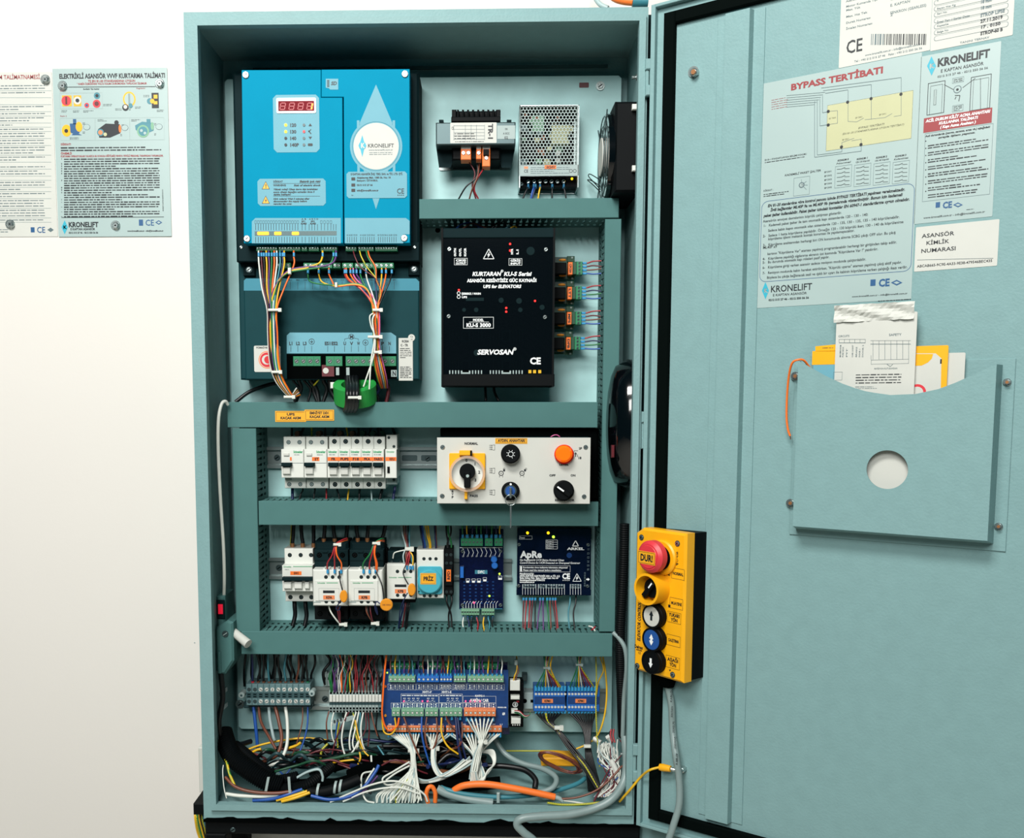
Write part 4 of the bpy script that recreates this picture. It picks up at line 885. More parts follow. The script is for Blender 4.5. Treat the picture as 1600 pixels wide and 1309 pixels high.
mb = MB(); mb.ppoly([(796.6, 788), (799.3, 788), (799, 822), (797.8, 826), (797.2, 822)][::-1], z5 + .009, 'steel'); mb.pbox(796.8, 788, 799, 824, z5 + .007, z5 + .0088, 'steel', .0003); part(mb, 'hanging_key', ky)
hn = thing('lead_wires', 'thin pink wire looping behind the top edge of the switch panel', 'wires', at(850, 680, H(.06)))
wire('wire', ((855, 690, H(.075)), (862, 681.5, H(.08)), (870, 679.5, H(.08)), (876, 684, H(.078)), (880, 690, H(.075))), .0008, 'w_pink', hn)

# ================================================================ lower device row
t = device('motor_breaker', 'white three-pole breaker tagged SW1 at the left of the lower row', 'circuit breaker', 467, 938)
blk(t, 'top_terminal_block', 444.5, 857, 489, 884, .008, .05, 'white'); blk(t, 'body', 441, 883.5, 488.5, 924, .008, .068, 'white'); blk(t, 'bottom_terminal_block', 446, 924, 489.5, 939.5, .008, .05, 'white')
holes(t, [(452.8, 867), (469.8, 867), (486, 867)], .05, 3.4); holes(t, [(453.8, 932.8), (470.6, 932.8), (486.6, 932.8)], .05, 3.6)
blk(t, 'toggle', 440.5, 902.3, 488.5, 907.6, .068, .078, 'charcoal')
for i in range(3): blk(t, 'clear_flap', 443 + i * 16.5, 908.6, 455 + i * 16.5 - (5 if i == 2 else 0), 920, .068, .073, 'white', .001)
mb = MB(); z = H(.068) + .0003; mb.pline(458, 884.9, 488, 884.9, 1.1, z, 'ink_green'); mb.ptext('Schneider', 443, 883.8, 455, 886.4, z, 'ink_green'); mb.prect(453.6, 892.4, 471, 898.2, z, 'orange'); mb.ptext('SW1', 459, 893.6, 467, 897, z + .0002, 'ink', 1)
for i in (0, 1): mb.pline(461.5 + i * 16.5, 908.5, 461.5 + i * 16.5, 923, .5, z, 'ink_grey')
mb.greek(445, 889, 452, 890.5, 1, z, 'ink_grey'); part(mb, 'front_print', t)
for q in (441.5,): pass
def contactor(o, tag, lab):
    t = device('contactor', lab, 'contactor', 516 + o, 968)
    blk(t, 'arc_chamber', 491 + o, 859, 544 + o, 891, .008, .065, 'charcoal'); blk(t, 'rear_housing', 491.5 + o, 846, 544 + o, 862, .008, .052, 'charcoal', .004)
    holes(t, [(499 + o, 867), (516.5 + o, 867.5), (535 + o, 867)], .065, 4.3, 'black_matt', 'black', 'terminal_hole')
    mb = MB(); mb.pline(491.5 + o, 876, 544 + o, 876, .7, H(.065) + .0002, 'black_matt'); mb.pbox(503 + o, 860, 512 + o, 863, H(.065), H(.067), 'charcoal'); part(mb, 'housing_seam', t)
    mb = MB(); mb.pbox(489 + o, 890, 542.8 + o, 946.5, H(.03), H(.088), 'white', .0015)
    for x in (505, 512, 519, 526): mb.pbox(x + o, 887.5, x + 3 + o, 891.5, H(.07), H(.085), 'white')
    body = part(mb, 'front_body', t)
    mb = MB(); mb.pbox(492.5 + o, 906.5, 535.5 + o, 939, H(.088), H(.0895), 'white', .0005); mb.pbox(489.5 + o, 940, 501 + o, 941, H(.088), H(.0888), 'pale_grey'); part(mb, 'front_cover', t)
    holes(t, [(509.3 + o, 901.3), (519.8 + o, 901.3), (530 + o, 901.5), (509.8 + o, 939.8), (520 + o, 939.8), (530.5 + o, 939.8)], .088, 3)
    mb = MB(); z = H(.0895) + .0003; mb.pline(510 + o, 910.6, 528 + o, 910.6, .9, z, 'ink_green'); mb.ptext('Schneider', 496 + o, 909.3, 508 + o, 911.7, z, 'ink_green'); mb.prect(504.7 + o, 922.3, 522.8 + o, 926.5, z, 'ink')
    mb.prect(505 + o, 930, 522.9 + o, 936.5, z, 'orange_soft'); mb.ptext(tag, 509.5 + o, 931.4, 518.5 + o, 935.2, z + .0002, 'ink', 1); mb.frame_(*rect(498 + o, 919, 530 + o, 938, z), .0002, z - .0001, z - .0001, 'ink_grey'); part(mb, 'front_print', t)
    blk(t, 'lower_housing', 491.5 + o, 946, 544 + o, 968, .008, .06, 'black', .001); holes(t, [(500 + o, 958.5), (517 + o, 958.5), (534 + o, 958.5)], .06, 4.2, 'black_matt', 'black', 'terminal_hole')
    return t
contactor(0, 'KFA', 'large contactor tagged KFA, white front between black housings, lower row')
contactor(55.2, 'KFB', 'large contactor tagged KFB, right beside the one tagged KFA')
t = device('small_contactor', 'small white contactor tagged KPB with a black top, lower row', 'contactor', 627, 941)
blk(t, 'rear_housing', 606, 861, 649.5, 882, .008, .05, 'charcoal', .001); blk(t, 'front_body', 604.5, 881.5, 648.6, 936, .008, .064, 'white', .001); blk(t, 'lower_housing', 605.5, 936, 649, 941, .008, .05, 'black', .0005)
holes(t, [(621, 892.6), (631.8, 892.6), (641.8, 892.6), (621.3, 929.8), (631.5, 929.8), (642, 929.8)], .064, 2.8); holes(t, [(612, 877), (626, 877)], .05, 2.6)
mb = MB(); z = H(.064) + .0003; mb.pline(622, 902, 643, 902, .9, z, 'ink_green'); mb.ptext('Schneider', 608, 900.8, 620, 903, z, 'ink_green'); mb.prect(616.7, 913, 635, 917, z, 'ink'); mb.prect(617, 920.3, 634.8, 926.8, z, 'orange_soft'); mb.ptext('KPB', 621.5, 921.7, 630, 925.5, z + .0002, 'ink', 1); part(mb, 'front_print', t)
t = device('service_socket', 'white service socket with round cyan cover and yellow PRİZ label', 'socket', 672, 934)
blk(t, 'body', 651, 859, 693.3, 934.5, .008, .05, 'white', .001); holes(t, [(662.4, 872.8), (672, 872.8), (681.2, 872.8)], .05, 2.7); holes(t, [(663, 930.5), (672, 930.8), (681.5, 930.5)], .05, 2.7)
mb = MB(); a = rect(652.5, 885, 691, 928.5, H(.054)); mb.prism(rrect(*a, .004), H(.05), H(.054), 'cyan_lid', .0008); c = at(671.2, 908.5, H(.06)); mb.cyl(c.x, c.y, px2m(19.6, H(.06)), H(.054), H(.062), 'cyan_lid', 32, .002); part(mb, 'cyan_cover', t)
mb = MB(); z = H(.062); mb.pbox(656.8, 895.3, 681.3, 912.8, z, z + .0004, 'yellow_label'); mb.ptext('PRİZ', 661.5, 901, 676.5, 907, z + .0006, 'ink', 1); mb.frame_(*rect(658, 896.5, 680, 911.5, z), .0003, z + .0006, z + .0006, 'ink_grey'); part(mb, 'yellow_tag', t)
holes(t, [(654.5, 924)], .0541, 1.2, nm='small_hole')
t = device('relay_socket', 'slim black relay with an orange tag, beside the cyan socket', 'relay', 701, 930)
blk(t, 'body', 694, 857, 708.3, 929.7, .008, .045, 'black', .001); mb = MB(); z = H(.05); mb.pbox(695.5, 885, 707, 915, H(.045), z, 'black', .0006); mb.pbox(697.4, 889.8, 704.5, 908.3, z, z + .0004, 'orange'); mb.ptextv('RFD', 699, 892.5, 703, 905.5, z + .0006, 'ink', 1); part(mb, 'relay_cap', t)
holes(t, [(697.8, 866.5), (704.6, 866.5), (697.8, 879.5), (704.6, 879.5), (697.7, 924.5), (704.8, 924.5)], .045, 2.2, 'steel_dark', 'black')
# hanging varistor discs
for (x, y, rx, h, lab, m) in ((537, 931.5, 6.3, .103, 'yellow varistor disc hanging over the contactor tagged KFA', 'amber'), (603.8, 944.6, 10.2, .1, 'round yellow varistor disc facing front beside the contactor tagged KFB', 'amber'), (643.4, 921, 6.4, .078, 'yellow varistor disc hanging over the small contactor', 'amber')):
    t = pthing('varistor', lab, 'varistor', x, y, H(h)); mb = MB(); p = at(x, y, H(h)); rx_ = px2m(rx, H(h)); ry_ = px2m(10, H(h))
    poly = circ(p.x, p.y, rx_, 24, 0, ry_); n = len(poly)
    mb.prism(poly, H(h) - .002, H(h) + .002, 'amber', .0012, True); part(mb, 'disc', t)
    if rx > 8: mb = MB(); mb.ptext('14K1000U', x - 7, y - 1, x + 7, y + 1.5, H(h) + .0022, 'copper'); part(mb, 'disc_print', t)
    if x < 560: pts = [((535, 922, H(h)), (531, 905, H(.1)), (530, 892, H(.09))), ((533, 936, H(h)), (528, 945, H(.095)), (525, 951, H(.09)), (529, 953, H(.088)), (532, 947, H(.088)))]
    elif x < 620: pts = [((600, 936, H(h)), (597, 915, H(.1)), (590, 898, H(.095)), (586, 892, H(.09))), ((594, 943, H(h)), (588, 940, H(.098)), (586, 950, H(.095)), (590, 960, H(.09)), (588, 948, H(.088)))]
    else: pts = [((638, 913, H(h)), (632, 902, H(.08)), (630, 893, H(.075)), (634, 883, H(.07))), ((637, 926, H(h)), (632, 935, H(.078)), (626, 950, H(.07)), (624, 966, H(.06)), (622, 990, H(.05)))]
    for j, q in enumerate(pts): wire('lead', q, .0009, ('w_black', 'w_darkblue', 'w_earth')[j], t)
# wires of the lower row
hn = thing('power_cables', 'thick black cables with brown sleeves entering the tops of breaker and contactors', 'wires', at(500, 840, H(.04)))
for x0, x1, yy, h, m in ((457, 459, 853, .034, 'w_black'), (473, 470, 853, .034, 'w_black'), (490, 490, 853, .034, 'w_black'), (506, 508, 846, .045, 'w_black'), (523, 520, 846, .045, 'w_black'), (559, 556, 845, .045, 'w_black'), (574, 576, 845, .045, 'w_black'), (541, 543, 845, .04, 'w_black'), (596, 603, 850, .035, 'w_black')):
    w = wire('wire', ((x0, yy + 4, H(h)), (x0, yy - 6, H(h)), ((x0 + x1) / 2, yy - 16, H(h)), (x1, 816, H(h))), .0028, m, hn)
    p = at(x0, yy - 1, H(h) + .001); mb = MB(); mb.tube([(p.x, p.y - .003, p.z), (p.x, p.y + .0035, p.z)], .0033, 'brass', 10); part(mb, 'sleeve', w)
wire('wire', ((604, 856, H(.03)), (606, 890, H(.02)), (604, 930, H(.02)), (603, 970, H(.03))), .0035, 'w_black', hn)
wire('wire', ((454, 852, H(.028)), (455, 835, H(.028)), (456, 816, H(.03))), .0012, 'w_earth', hn)
hn = thing('power_cables', 'two thick black cables leaving the bottom of the three-pole breaker', 'wires', at(465, 960, H(.04)))
for x0, x1, x2 in ((460, 461, 456), (477, 479, 475)): wire('wire', ((x0, 936, H(.034)), (x0 + .5, 948, H(.036)), (x1, 962, H(.036)), (x2, 982, H(.04))), .0032, 'w_black', hn)
def ctl_loom(o, cols, lab, tiepos, top):
    hn = thing('control_wires', lab, 'wires', at(525 + o, 870, H(.09)))
    tx, ty = tiepos
    for j, (x0, m) in enumerate(cols):
        w = wire('wire', ((x0, 893, H(.09)), (x0 + (j - 1) * .4, 880, H(.094)), (tx - 1.5 + (x0 - tx) * .35, ty + 16, H(.098)), (tx + j * 1 - 1, ty, H(.095)), (tx + 9, ty - 7 + j, H(.088)), (top[0], top[1] + j * 1.2, H(.075))), .0011, m, hn)
        if j < 3: ferrule(x0, 889, H(.0905), w, .0017, .006)
    tie(tx, ty, H(.1), 9, 3.5, hn); return hn
ctl_loom(0, ((512, 'w_red'), (523, 'w_red'), (533, 'w_orange')), 'red and orange control wires tied above the contactor tagged KFA', (525, 851), (542, 841))
ctl_loom(55, ((568, 'w_green'), (577.5, 'w_red'), (587, 'w_orange'), (588.5, 'w_orange')), 'green, red and orange control wires tied above the contactor tagged KFB', (586, 849), (600, 842))
hn = thing('control_wires', 'white and dark red wires tied below the contactor tagged KFA', 'wires', at(530, 970, H(.07)))
for x0, m in ((513, 'w_white'), (524, 'w_maroon'), (527, 'w_maroon')): wire('wire', ((x0, 944, H(.075)), (x0 + 4, 956, H(.08)), (x0 + (533 - x0) * .7, 970, H(.078)), (534, 977, H(.07))), .0012, m, hn)
tie(534, 976, H(.078), 9, 4, hn)
hn = thing('control_wires', 'thin brown and red wires tied below the contactor tagged KFB', 'wires', at(580, 970, H(.07)))
for x0, m in ((572, 'w_brown'), (578, 'w_maroon'), (574, 'w_black')): wire('wire', ((x0, 944, H(.075)), (x0 + 1, 956, H(.08)), (x0 + (583 - x0) * .7, 968, H(.078)), (584, 975, H(.07))), .0011, m, hn)
tie(584, 974.5, H(.078), 9, 4, hn)
hn = thing('control_wires', 'mixed wires tied above the small contactor, one white lead to the left', 'wires', at(640, 850, H(.05)))
for x0, x1, m in ((626, 634, 'w_lgrey'), (630, 636, 'w_brown'), (634, 637, 'w_maroon'), (638, 639, 'w_black'), (641, 640, 'w_teal')): wire('wire', ((x0, 816, H(.04)), ((x0 + x1) / 2 - 1, 835, H(.045)), (x1, 854, H(.055)), (x1 - 4 + (x1 - 634), 868, H(.06)), (632 + (x1 - 634) * 2.2, 882, H(.062))), .0011, m, hn)
wire('wire', ((614, 872, H(.055)), (616, 864, H(.058)), (624, 861, H(.058)), (634, 859, H(.056))), .001, 'w_white', hn)
for x0, m in ((634, 'w_red'), (637, 'w_red'), (645, 'w_yellow')): wire('wire', ((640, 861, H(.06)), (x0 + (3 if x0 < 640 else 0), 869, H(.064)), (x0, 883, H(.066))), .001, m, hn)
tie(637, 858, H(.062), 9, 5, hn)
for x in (636, 641, 645): ferrule(x, 884, H(.066), hn, .0016, .005)
hn = thing('control_wires', 'dark wires falling from the small contactor into the duct', 'wires', at(632, 960, H(.04)))
for x0, x1, m in ((634, 628, 'w_maroon'), (637, 632, 'w_black'), (631, 622, 'w_darkblue'), (640, 634, 'w_black')): wire('wire', ((x0, 938, H(.045)), (x0 - 1, 950, H(.05)), ((x0 + x1) / 2, 965, H(.045)), (x1, 985, H(.045))), .0013, m, hn)
hn = thing('socket_wires', 'blue and yellow wires dropping into the top of the cyan socket', 'wires', at(670, 840, H(.03)))
for x0, x1, m, r in ((656, 662, 'w_darkblue', .0018), (659, 664, 'w_blue', .0013), (664, 671, 'w_yellow', .0012), (668, 673, 'w_yellow', .0012), (679, 681, 'w_darkblue', .0014), (681, 682, 'w_brown', .001)): wire('wire', ((x0, 816, H(.03)), ((x0 + x1) / 2, 836, H(.034)), (x1, 850, H(.034)), (x1, 862, H(.034))), r, m, hn)
hn = thing('relay_wires', 'dark wires entering the top of the slim black relay', 'wires', at(702, 840, H(.03)))
for x0, x1, m in ((697, 700, 'w_black'), (704, 699, 'w_black'), (700, 705, 'w_green')): wire('wire', ((x0, 816, H(.03)), (x0 + .5, 832, H(.034)), (x1, 848, H(.034)), (x1, 862, H(.036))), .0013, m, hn)
hn = thing('relay_wires', 'two black wires looping from the bottom of the slim black relay', 'wires', at(702, 950, H(.03)))
for x0, x1, x2 in ((698, 698, 705), (705, 706, 701)): wire('wire', ((x0, 928, H(.036)), (x1, 940, H(.04)), ((x1 + x2) / 2, 950, H(.04)), (x2, 962, H(.04)), (x2 + 1, 985, H(.045))), .0014, 'w_black', hn)
# ---- blue circuit board with green terminals
t = device('interface_board', 'dark blue circuit board marked DFC with green terminals top and bottom', 'circuit board', 751, 960)
mb = MB(); mb.pbox(717.5, 826, 786.5, 952, H(.02), H(.022), 'pcb_navy'); part(mb, 'circuit_board', t)
hb = .022
for x0, x1, n in ((720, 754.5, 6), (757.5, 770, 2), (772.5, 785.5, 2)): connector(x0, 841, x1, 853, n, t, H(hb), H(.034), sr=1.3, sy=.5, dark='green_dark')
for x0, x1, n in ((720.5, 749, 7), (752.5, 772.5, 5)): connector(x0, 953, x1, 961, n, t, H(hb), H(.034), 'green_soft', sr=1.2, sy=.4)
for i, x in enumerate((723, 730, 738, 745.5, 752, 760, 768, 775, 781.5)):
    mb = MB(); mb.pbox(x - (2.4 if i % 2 else 1.7), 835, x + (2.4 if i % 2 else 1.7), 841.5, H(.026), H(.031), 'blue_ferrule', .0006); part(mb, 'ferrule', t)
    wire('wire', ((x, 837, H(.028)), (x + random.uniform(-1, 1), 828, H(.03)), (x + random.uniform(-2, 2), 814, H(.03))), .0011, random.choice(['w_green', 'w_darkblue', 'w_yellow', 'w_teal', 'w_brown']), t)
mb = MB(); z = H(hb) + .0003; mb.pline(718.5, 855.5, 785, 855.5, 1, z, 'ink_white'); mb.pline(718.5, 951, 785, 951, 1, z, 'label_mid')
for i in range(9):
    x = 723 + i * 7; mb.pline(x, 856, x + 3, 863, .7, z, 'ink_white'); mb.pline(x + 3, 863, x + 1, 868, .7, z, 'ink_white'); mb.ptext('17', x - 1, 868, x + 2, 870, z, 'ink_white')
for i in range(12):
    x = 723.5 + i * 4.4 + (3 if i > 6 else 0); mb.pline(x, 950, x, 943, .6, z, 'ink_white'); mb.pline(x, 943, x + 3, 939, .6, z, 'ink_white')
mb.prect(742, 890.5, 761.5, 896.5, z, 'label_mid'); mb.ptext('DFC', 746.5, 891.4, 757, 895.5, z + .0002, 'ink_white', 1)
for x, y in ((728, 904), (737, 904), (745.3, 904), (754.5, 902), (778.5, 899.5)): mb.frame_(*rect(x, y, x + 6, y + 6.5, z), .0004, z, z, 'ink_white'); mb.prect(x, y + 3, x + 6, y + 6.5, z, 'ink_white')
mb.ptext('O', 756, 891.4, 757, 892, z, 'ink_white'); part(mb, 'board_print', t)
for q in ((722.5, 861), (782, 861), (722.5, 945), (782, 945)): mb = MB(); mb.screw(*q, 2.8, H(hb)); part(mb, 'board_screw', t)
for y in (874.5, 884): mb = MB(); mb.pcyl(772 + (y > 880), y, 5, H(hb), H(.034), 'blue_term', 16, .001); part(mb, 'capacitor', t)
mb = MB(); mb.pbox(719, 886, 724.5, 903, H(hb), H(.03), 'blue_term', .0005); part(mb, 'component', t)
for q, m in (((740.7, 941.5), 'led_pink'), ((764.7, 931), 'led_green'), ((780.5, 896.5), 'led_green')): mb = MB(); mb.pcyl(*q, 1.6, H(hb), H(hb) + .001, m, 8); part(mb, 'status_light', t)
mb = MB(); z = H(hb)
for i in range(6):
    for j in range(7): mb.pbox(724 + i * 9, 908 + j * 5.5, 727 + i * 9, 910 + j * 5.5, z, z + .0006, 'pcb_blue')
part(mb, 'surface_parts', t, None, 'stuff')
for i, x in enumerate((724, 731, 737, 745, 756, 763, 770)):
    m = ('w_white', 'w_darkblue', 'w_black', 'w_red', 'w_yellow', 'w_teal', 'w_black')[i]
    w = wire('wire', ((x, 961, H(.028)), (x, 966, H(.03)), (x + (2 if i % 2 else -1), 974, H(.035)), (x + 1, 986, H(.045))), .0011, m, t); ferrule(x, 962, H(.0285), w, .0014, .005)
# ---- governor control device (dark navy cover)
t = device('governor_module', 'dark navy control module lettered ApRe with two yellow lights', 'control module', 865, 930)
mb = MB(); mb.pbox(808, 825, 923.3, 922, H(.008), H(.03), 'navy_cover', .001); part(mb, 'housing', t); mb = MB(); mb.pbox(807, 921, 923.5, 930, H(.008), H(.034), 'navy_cover', .0006); part(mb, 'lower_lip', t)
mb = MB(); z = H(.034) + .0002
for x0, x1, n in ((816.5, 837.5, 5), (841, 882, 10), (891, 907.5, 4)):
    mb.prect(x0, 912.5, x1, 919, z, 'ink_grey')
    for i in range(n + 1): mb.pline(x0 + (x1 - x0) * i / n, 912.5, x0 + (x1 - x0) * i / n, 929, .5, z + .0001, 'ink_white')
mb.ptext('Power/Battery', 818, 914, 836, 917.5, z + .0002, 'navy_cover', 1); mb.ptext('Trip  Manuel Reset', 844, 914, 880, 917.5, z + .0002, 'navy_cover', 1); mb.ptext('STATION', 892, 914, 906, 917.5, z + .0002, 'navy_cover', 1)
mb.ptext('ApRe', 813.5, 861, 845.5, 871, z, 'ink_white', 1); mb.ptext('Hız Regülatörlü UCM Batma Kontrol Cihazı', 812, 873.3, 881, 876.3, z, 'ink_white', 0, 1); mb.ptext('Control Device for UCM Detected on Overspeed Governor', 812, 877.7, 906, 880.7, z, 'ink_white', 0, 1)
mb.frame_(*rect(812, 883.5, 891, 893.5, z), .0003, z, z, 'ink_white'); mb.prect(813, 884.5, 815.5, 892.5, z, 'ink_white'); mb.ptext('Kurulumdan önce kullanma kılavuzunu okuyunuz!', 817, 885, 887, 887.7, z, 'ink_white'); mb.ptext('Please read the manual before installation.', 817, 889.2, 877, 892, z, 'ink_white', 0, 1)
for y, s_, x1 in ((895, 'Manufactured by:', 834), (898.5, 'ARKEL ELEKTRİK ELEKTRONİK SAN. ve TİC. A.Ş.', 875), (901.7, 'Eyüp Sultan Mah. Şah-i Cihan Cad. No: 69', 872), (905, 'Sancaktepe/İstanbul/TÜRKİYE', 851), (908, 'www.arkel.com.tr', 835)): mb.ptext(s_, 812, y, x1, y + 2.4, z, 'ink_white', 1)
mb.ptext('CE', 878.5, 896, 890, 904, z, 'ink_white', 1); mb.ptext('0 0 0 0', 879, 905.5, 890, 907.3, z, 'ink_white')
c = [(901.5, 896), (908.3, 908), (895, 908)]
for k in range(3): mb.pline(*c[k], *c[(k + 1) % 3], .8, z, 'ink_white')
mb.ppoly([(902.5, 899), (899.5, 904), (901.3, 903.6), (900.3, 907), (903.8, 902), (902, 902.4)], z, 'ink_white')
c = [(899.3, 844.5), (904, 853), (894.6, 853)]
for k in range(3): mb.pline(*c[k], *c[(k + 1) % 3], 1.3, z, 'ink_white')
mb.ptext('ARKEL', 886.5, 855.3, 912, 859, z, 'ink_white', 1); mb.frame_(*rect(811.5, 837, 831.5, 842.5, z), .0003, z, z, 'ink_white'); mb.ptext('Power', 812.5, 838.5, 820, 841.3, z, 'ink_white')
for i in range(5): mb.pline(853, 843.5 + i * 3.5, 871, 843.5 + i * 3.5, .5, z, 'ink_white')
for x in (853, 864, 871): mb.pline(x, 843.5, x, 857.5, .5, z, 'ink_white')
for i, s_ in enumerate(('Fuse', 'Trip', 'Relay', 'Reset')): mb.ptext(s_, 854, 844.3 + i * 3.5, 862, 846.3 + i * 3.5, z, 'ink_white')
mb.ptextv('11  12  13  14  15  16', 917.5, 856, 921, 891, z, 'ink_grey', 0, False); mb.ptextv('EN 81-20 / EN 81-50', 912.5, 894, 915, 916, z, 'ink_grey'); mb.ppoly([(916, 904), (918.5, 904), (918.5, 902.5), (921.5, 905), (918.5, 907.5), (918.5, 906), (916, 906)], z, 'ink_white')
for v in mb.v: pass
part(mb, 'module_lettering', t)
for q in ((811, 850.5), (919, 851), (810.5, 915), (918, 915.5)): mb = MB(); mb.screw(*q, 2.6, H(.03)); part(mb, 'cover_screw', t)
for q, m in (((824.3, 832.6), 'led_yellow'), ((856.7, 832.6), 'led_yellow'), ((864.8, 838.8), 'led_green')): mb = MB(); mb.pcyl(*q, 2.1, H(.03), H(.032), m, 10); part(mb, 'status_light', t)
mb = MB(); mb.pcyl(889.5, 867.5, 4.2, H(.03), H(.0305), 'pcb_blue', 16); part(mb, 'trimmer', t)
connector(816.5, 930, 879, 933.5, 14, t, H(.012), H(.03), 'green_dark', sr=.8)
for x, x1, m in ((818, 817, 'w_maroon'), (822.5, 820, 'w_red'), (828, 826, 'w_red'), (832, 829, 'w_maroon'), (836.5, 836, 'w_black'), (844, 839, 'w_purple'), (848.5, 849, 'w_purple'), (855, 858, 'w_green'), (859.5, 861, 'w_brown'), (864, 870, 'w_maroon'), (868, 872, 'w_red')):
    w = wire('wire', ((x, 932, H(.028)), (x, 943, H(.032)), ((x + x1) / 2, 960, H(.036)), (x1, 985, H(.045))), .0011, m, t)
    mb = MB(); mb.pbox(x - 1.6, 934, x + 1.6, 938.5, H(.026), H(.031), 'blue_ferrule', .0005); part(mb, 'ferrule', w)
for x, x1, m in ((891, 890, 'w_teal'), (900, 898, 'w_black')): wire('wire', ((x, 930, H(.026)), (x - .5, 942, H(.032)), (x1 - 2, 958, H(.036)), (x1, 985, H(.045))), .0012, m, t)
hn = thing('loose_wires', 'striped red and white wire end poking from the duct corner', 'wires', at(925, 985, H(.05)))
wire('wire', ((920, 978, H(.05)), (926, 980, H(.055)), (930, 986, H(.06))), .0012, 'w_white', hn); wire('wire', ((921, 987, H(.05)), (926, 983, H(.058)), (930, 979, H(.055))), .0012, 'w_red', hn)
R = random.Random(11)
# ================================================================ bottom compartment: terminals and boards
FL = -.0085
def pt(p, r=0):
    """(px, py, z) on a depth, or ('f', px, py, lift): lying on the cabinet floor"""
    if p[0] != 'f': return at(*p)
    d = CR @ Vector(((p[1] - PPX) / FPX, -(p[2] - PPY) / FPX, -1)); y = FL + (p[3] if len(p) > 3 else 0) + r
    t = (y - CAMLOC.z) / d.z; w = CAMLOC + d * t
    return Vector((w.x, y, max(-.15, min(-.006, -w.y))))
def fw(name, pts, r, m, parent=None, n=6, k=6, label=None, cat=None, group=None):
    mb = MB(); mb.tube(spline([pt(p, r) for p in pts], k), r, m, n)
    return solid(mb, name, label, cat, group, None, parent)
t = device('terminal_block', 'long grey terminal block with two rows of bright screws, bottom left', 'terminal block', 435, 1107)
mb = MB(); mb.pbox(381, 1098, 487, 1107, H(.008), H(.03), 'term_dark', .001); part(mb, 'base', t)
for i in range(11):
    x0 = 384.6 + i * 9.15; mb = MB(); mb.pbox(x0, 1069, x0 + 8.8, 1102, H(.008), H(.042), 'term_grey', .0007); mb.pbox(x0 + .6, 1081.5, x0 + 8.2, 1090.3, H(.042), H(.0424), 'term_dark')
    for dy in (1084, 1087.5): mb.prect(x0 + 2, dy, x0 + 6.8, dy + 1.4, H(.0424) + .0003, 'black_matt')
    for y in (1077, 1095.5): mb.screw(x0 + 4.6, y, 3.1, H(.042), 'paper' if i > 1 else 'steel_dark', 'steel_dark', .0006, .6 + i)
    part(mb, 'terminal', t)
for x, y in ((377, 1086.5), (487, 1083.7)): mb = MB(); mb.pcyl(x, y, 5, H(.03), H(.046), 'pale_grey', 14, .001); mb.pcyl(x, y, 1.8, H(.046), H(.0463), 'term_dark', 10); part(mb, 'end_stop', t)
hn = thing('feeder_wires', 'row of dark wires with brown sleeves feeding the long grey terminal block', 'wires', at(435, 1050, H(.03)))
for i in range(11):
    x = 395 + i * 8.6; w = wire('wire', ((x, 1072, H(.03)), (x - .5, 1060, H(.034)), (x + R.uniform(-3, 3), 1045, H(.036)), (x + R.uniform(-5, 5) - 2, 1018, H(.04))), .0016, ('w_darkblue', 'w_black', 'w_black', 'w_teal', 'w_black', 'w_black', 'w_teal', 'w_black', 'w_brown', 'w_black', 'w_black')[i], hn)
    mb = MB(); p = at(x, 1066.5, H(.032)); mb.tube([(p.x, p.y - .003, p.z), (p.x, p.y + .003, p.z)], .0024, 'green_term' if i == 10 else 'copper' if i else 'red', 8); part(mb, 'sleeve', w)
for i in range(11):
    x = 385 + i * 10.4 + R.uniform(-2, 2); wire('wire', ((x, 1016, H(.02)), (x + R.uniform(-3, 3), 1036, H(.02)), (x + R.uniform(-6, 6), 1055, H(.014)), (x + R.uniform(-6, 6), 1072, H(.012))), .0018, 'w_black', hn)
hn = thing('outgoing_wires', 'blue, brown and white wires curving down from the long grey terminal block', 'wires', at(430, 1130, H(.03)))
for m, r, pts in (('w_blue', .0026, ((396, 1104, H(.03)), (398, 1120, H(.034)), (401, 1150, H(.04)), (403, 1172, H(.04)))), ('w_brown', .0022, ((404, 1104, H(.03)), (408, 1128, H(.036)), (421, 1152, H(.04)), (431, 1170, H(.045)))),
    ('w_lgrey', .0024, ((420, 1104, H(.03)), (422, 1125, H(.034)), (427, 1150, H(.04)), (429, 1156, H(.04)))), ('w_brown', .0027, ((430, 1104, H(.03)), (436, 1128, H(.04)), (440, 1155, H(.05)), (432, 1180, H(.06)), (410, 1190, H(.06)))),
    ('w_white', .0026, ((446, 1104, H(.03)), (449, 1130, H(.04)), (448, 1165, H(.055)), (436, 1190, H(.07)), (418, 1196, H(.075)))), ('w_brown', .001, ((473, 1104, H(.03)), (472, 1130, H(.04)), (464, 1160, H(.05)), (455, 1184, H(.05)))),
    ('w_blue', .0013, ((481, 1104, H(.03)), (480, 1135, H(.04)), (472, 1165, H(.05)), (460, 1190, H(.06)), (446, 1210, H(.07)), (436, 1204, H(.07))))):
    wire('wire', pts, r, m, hn, n=8)
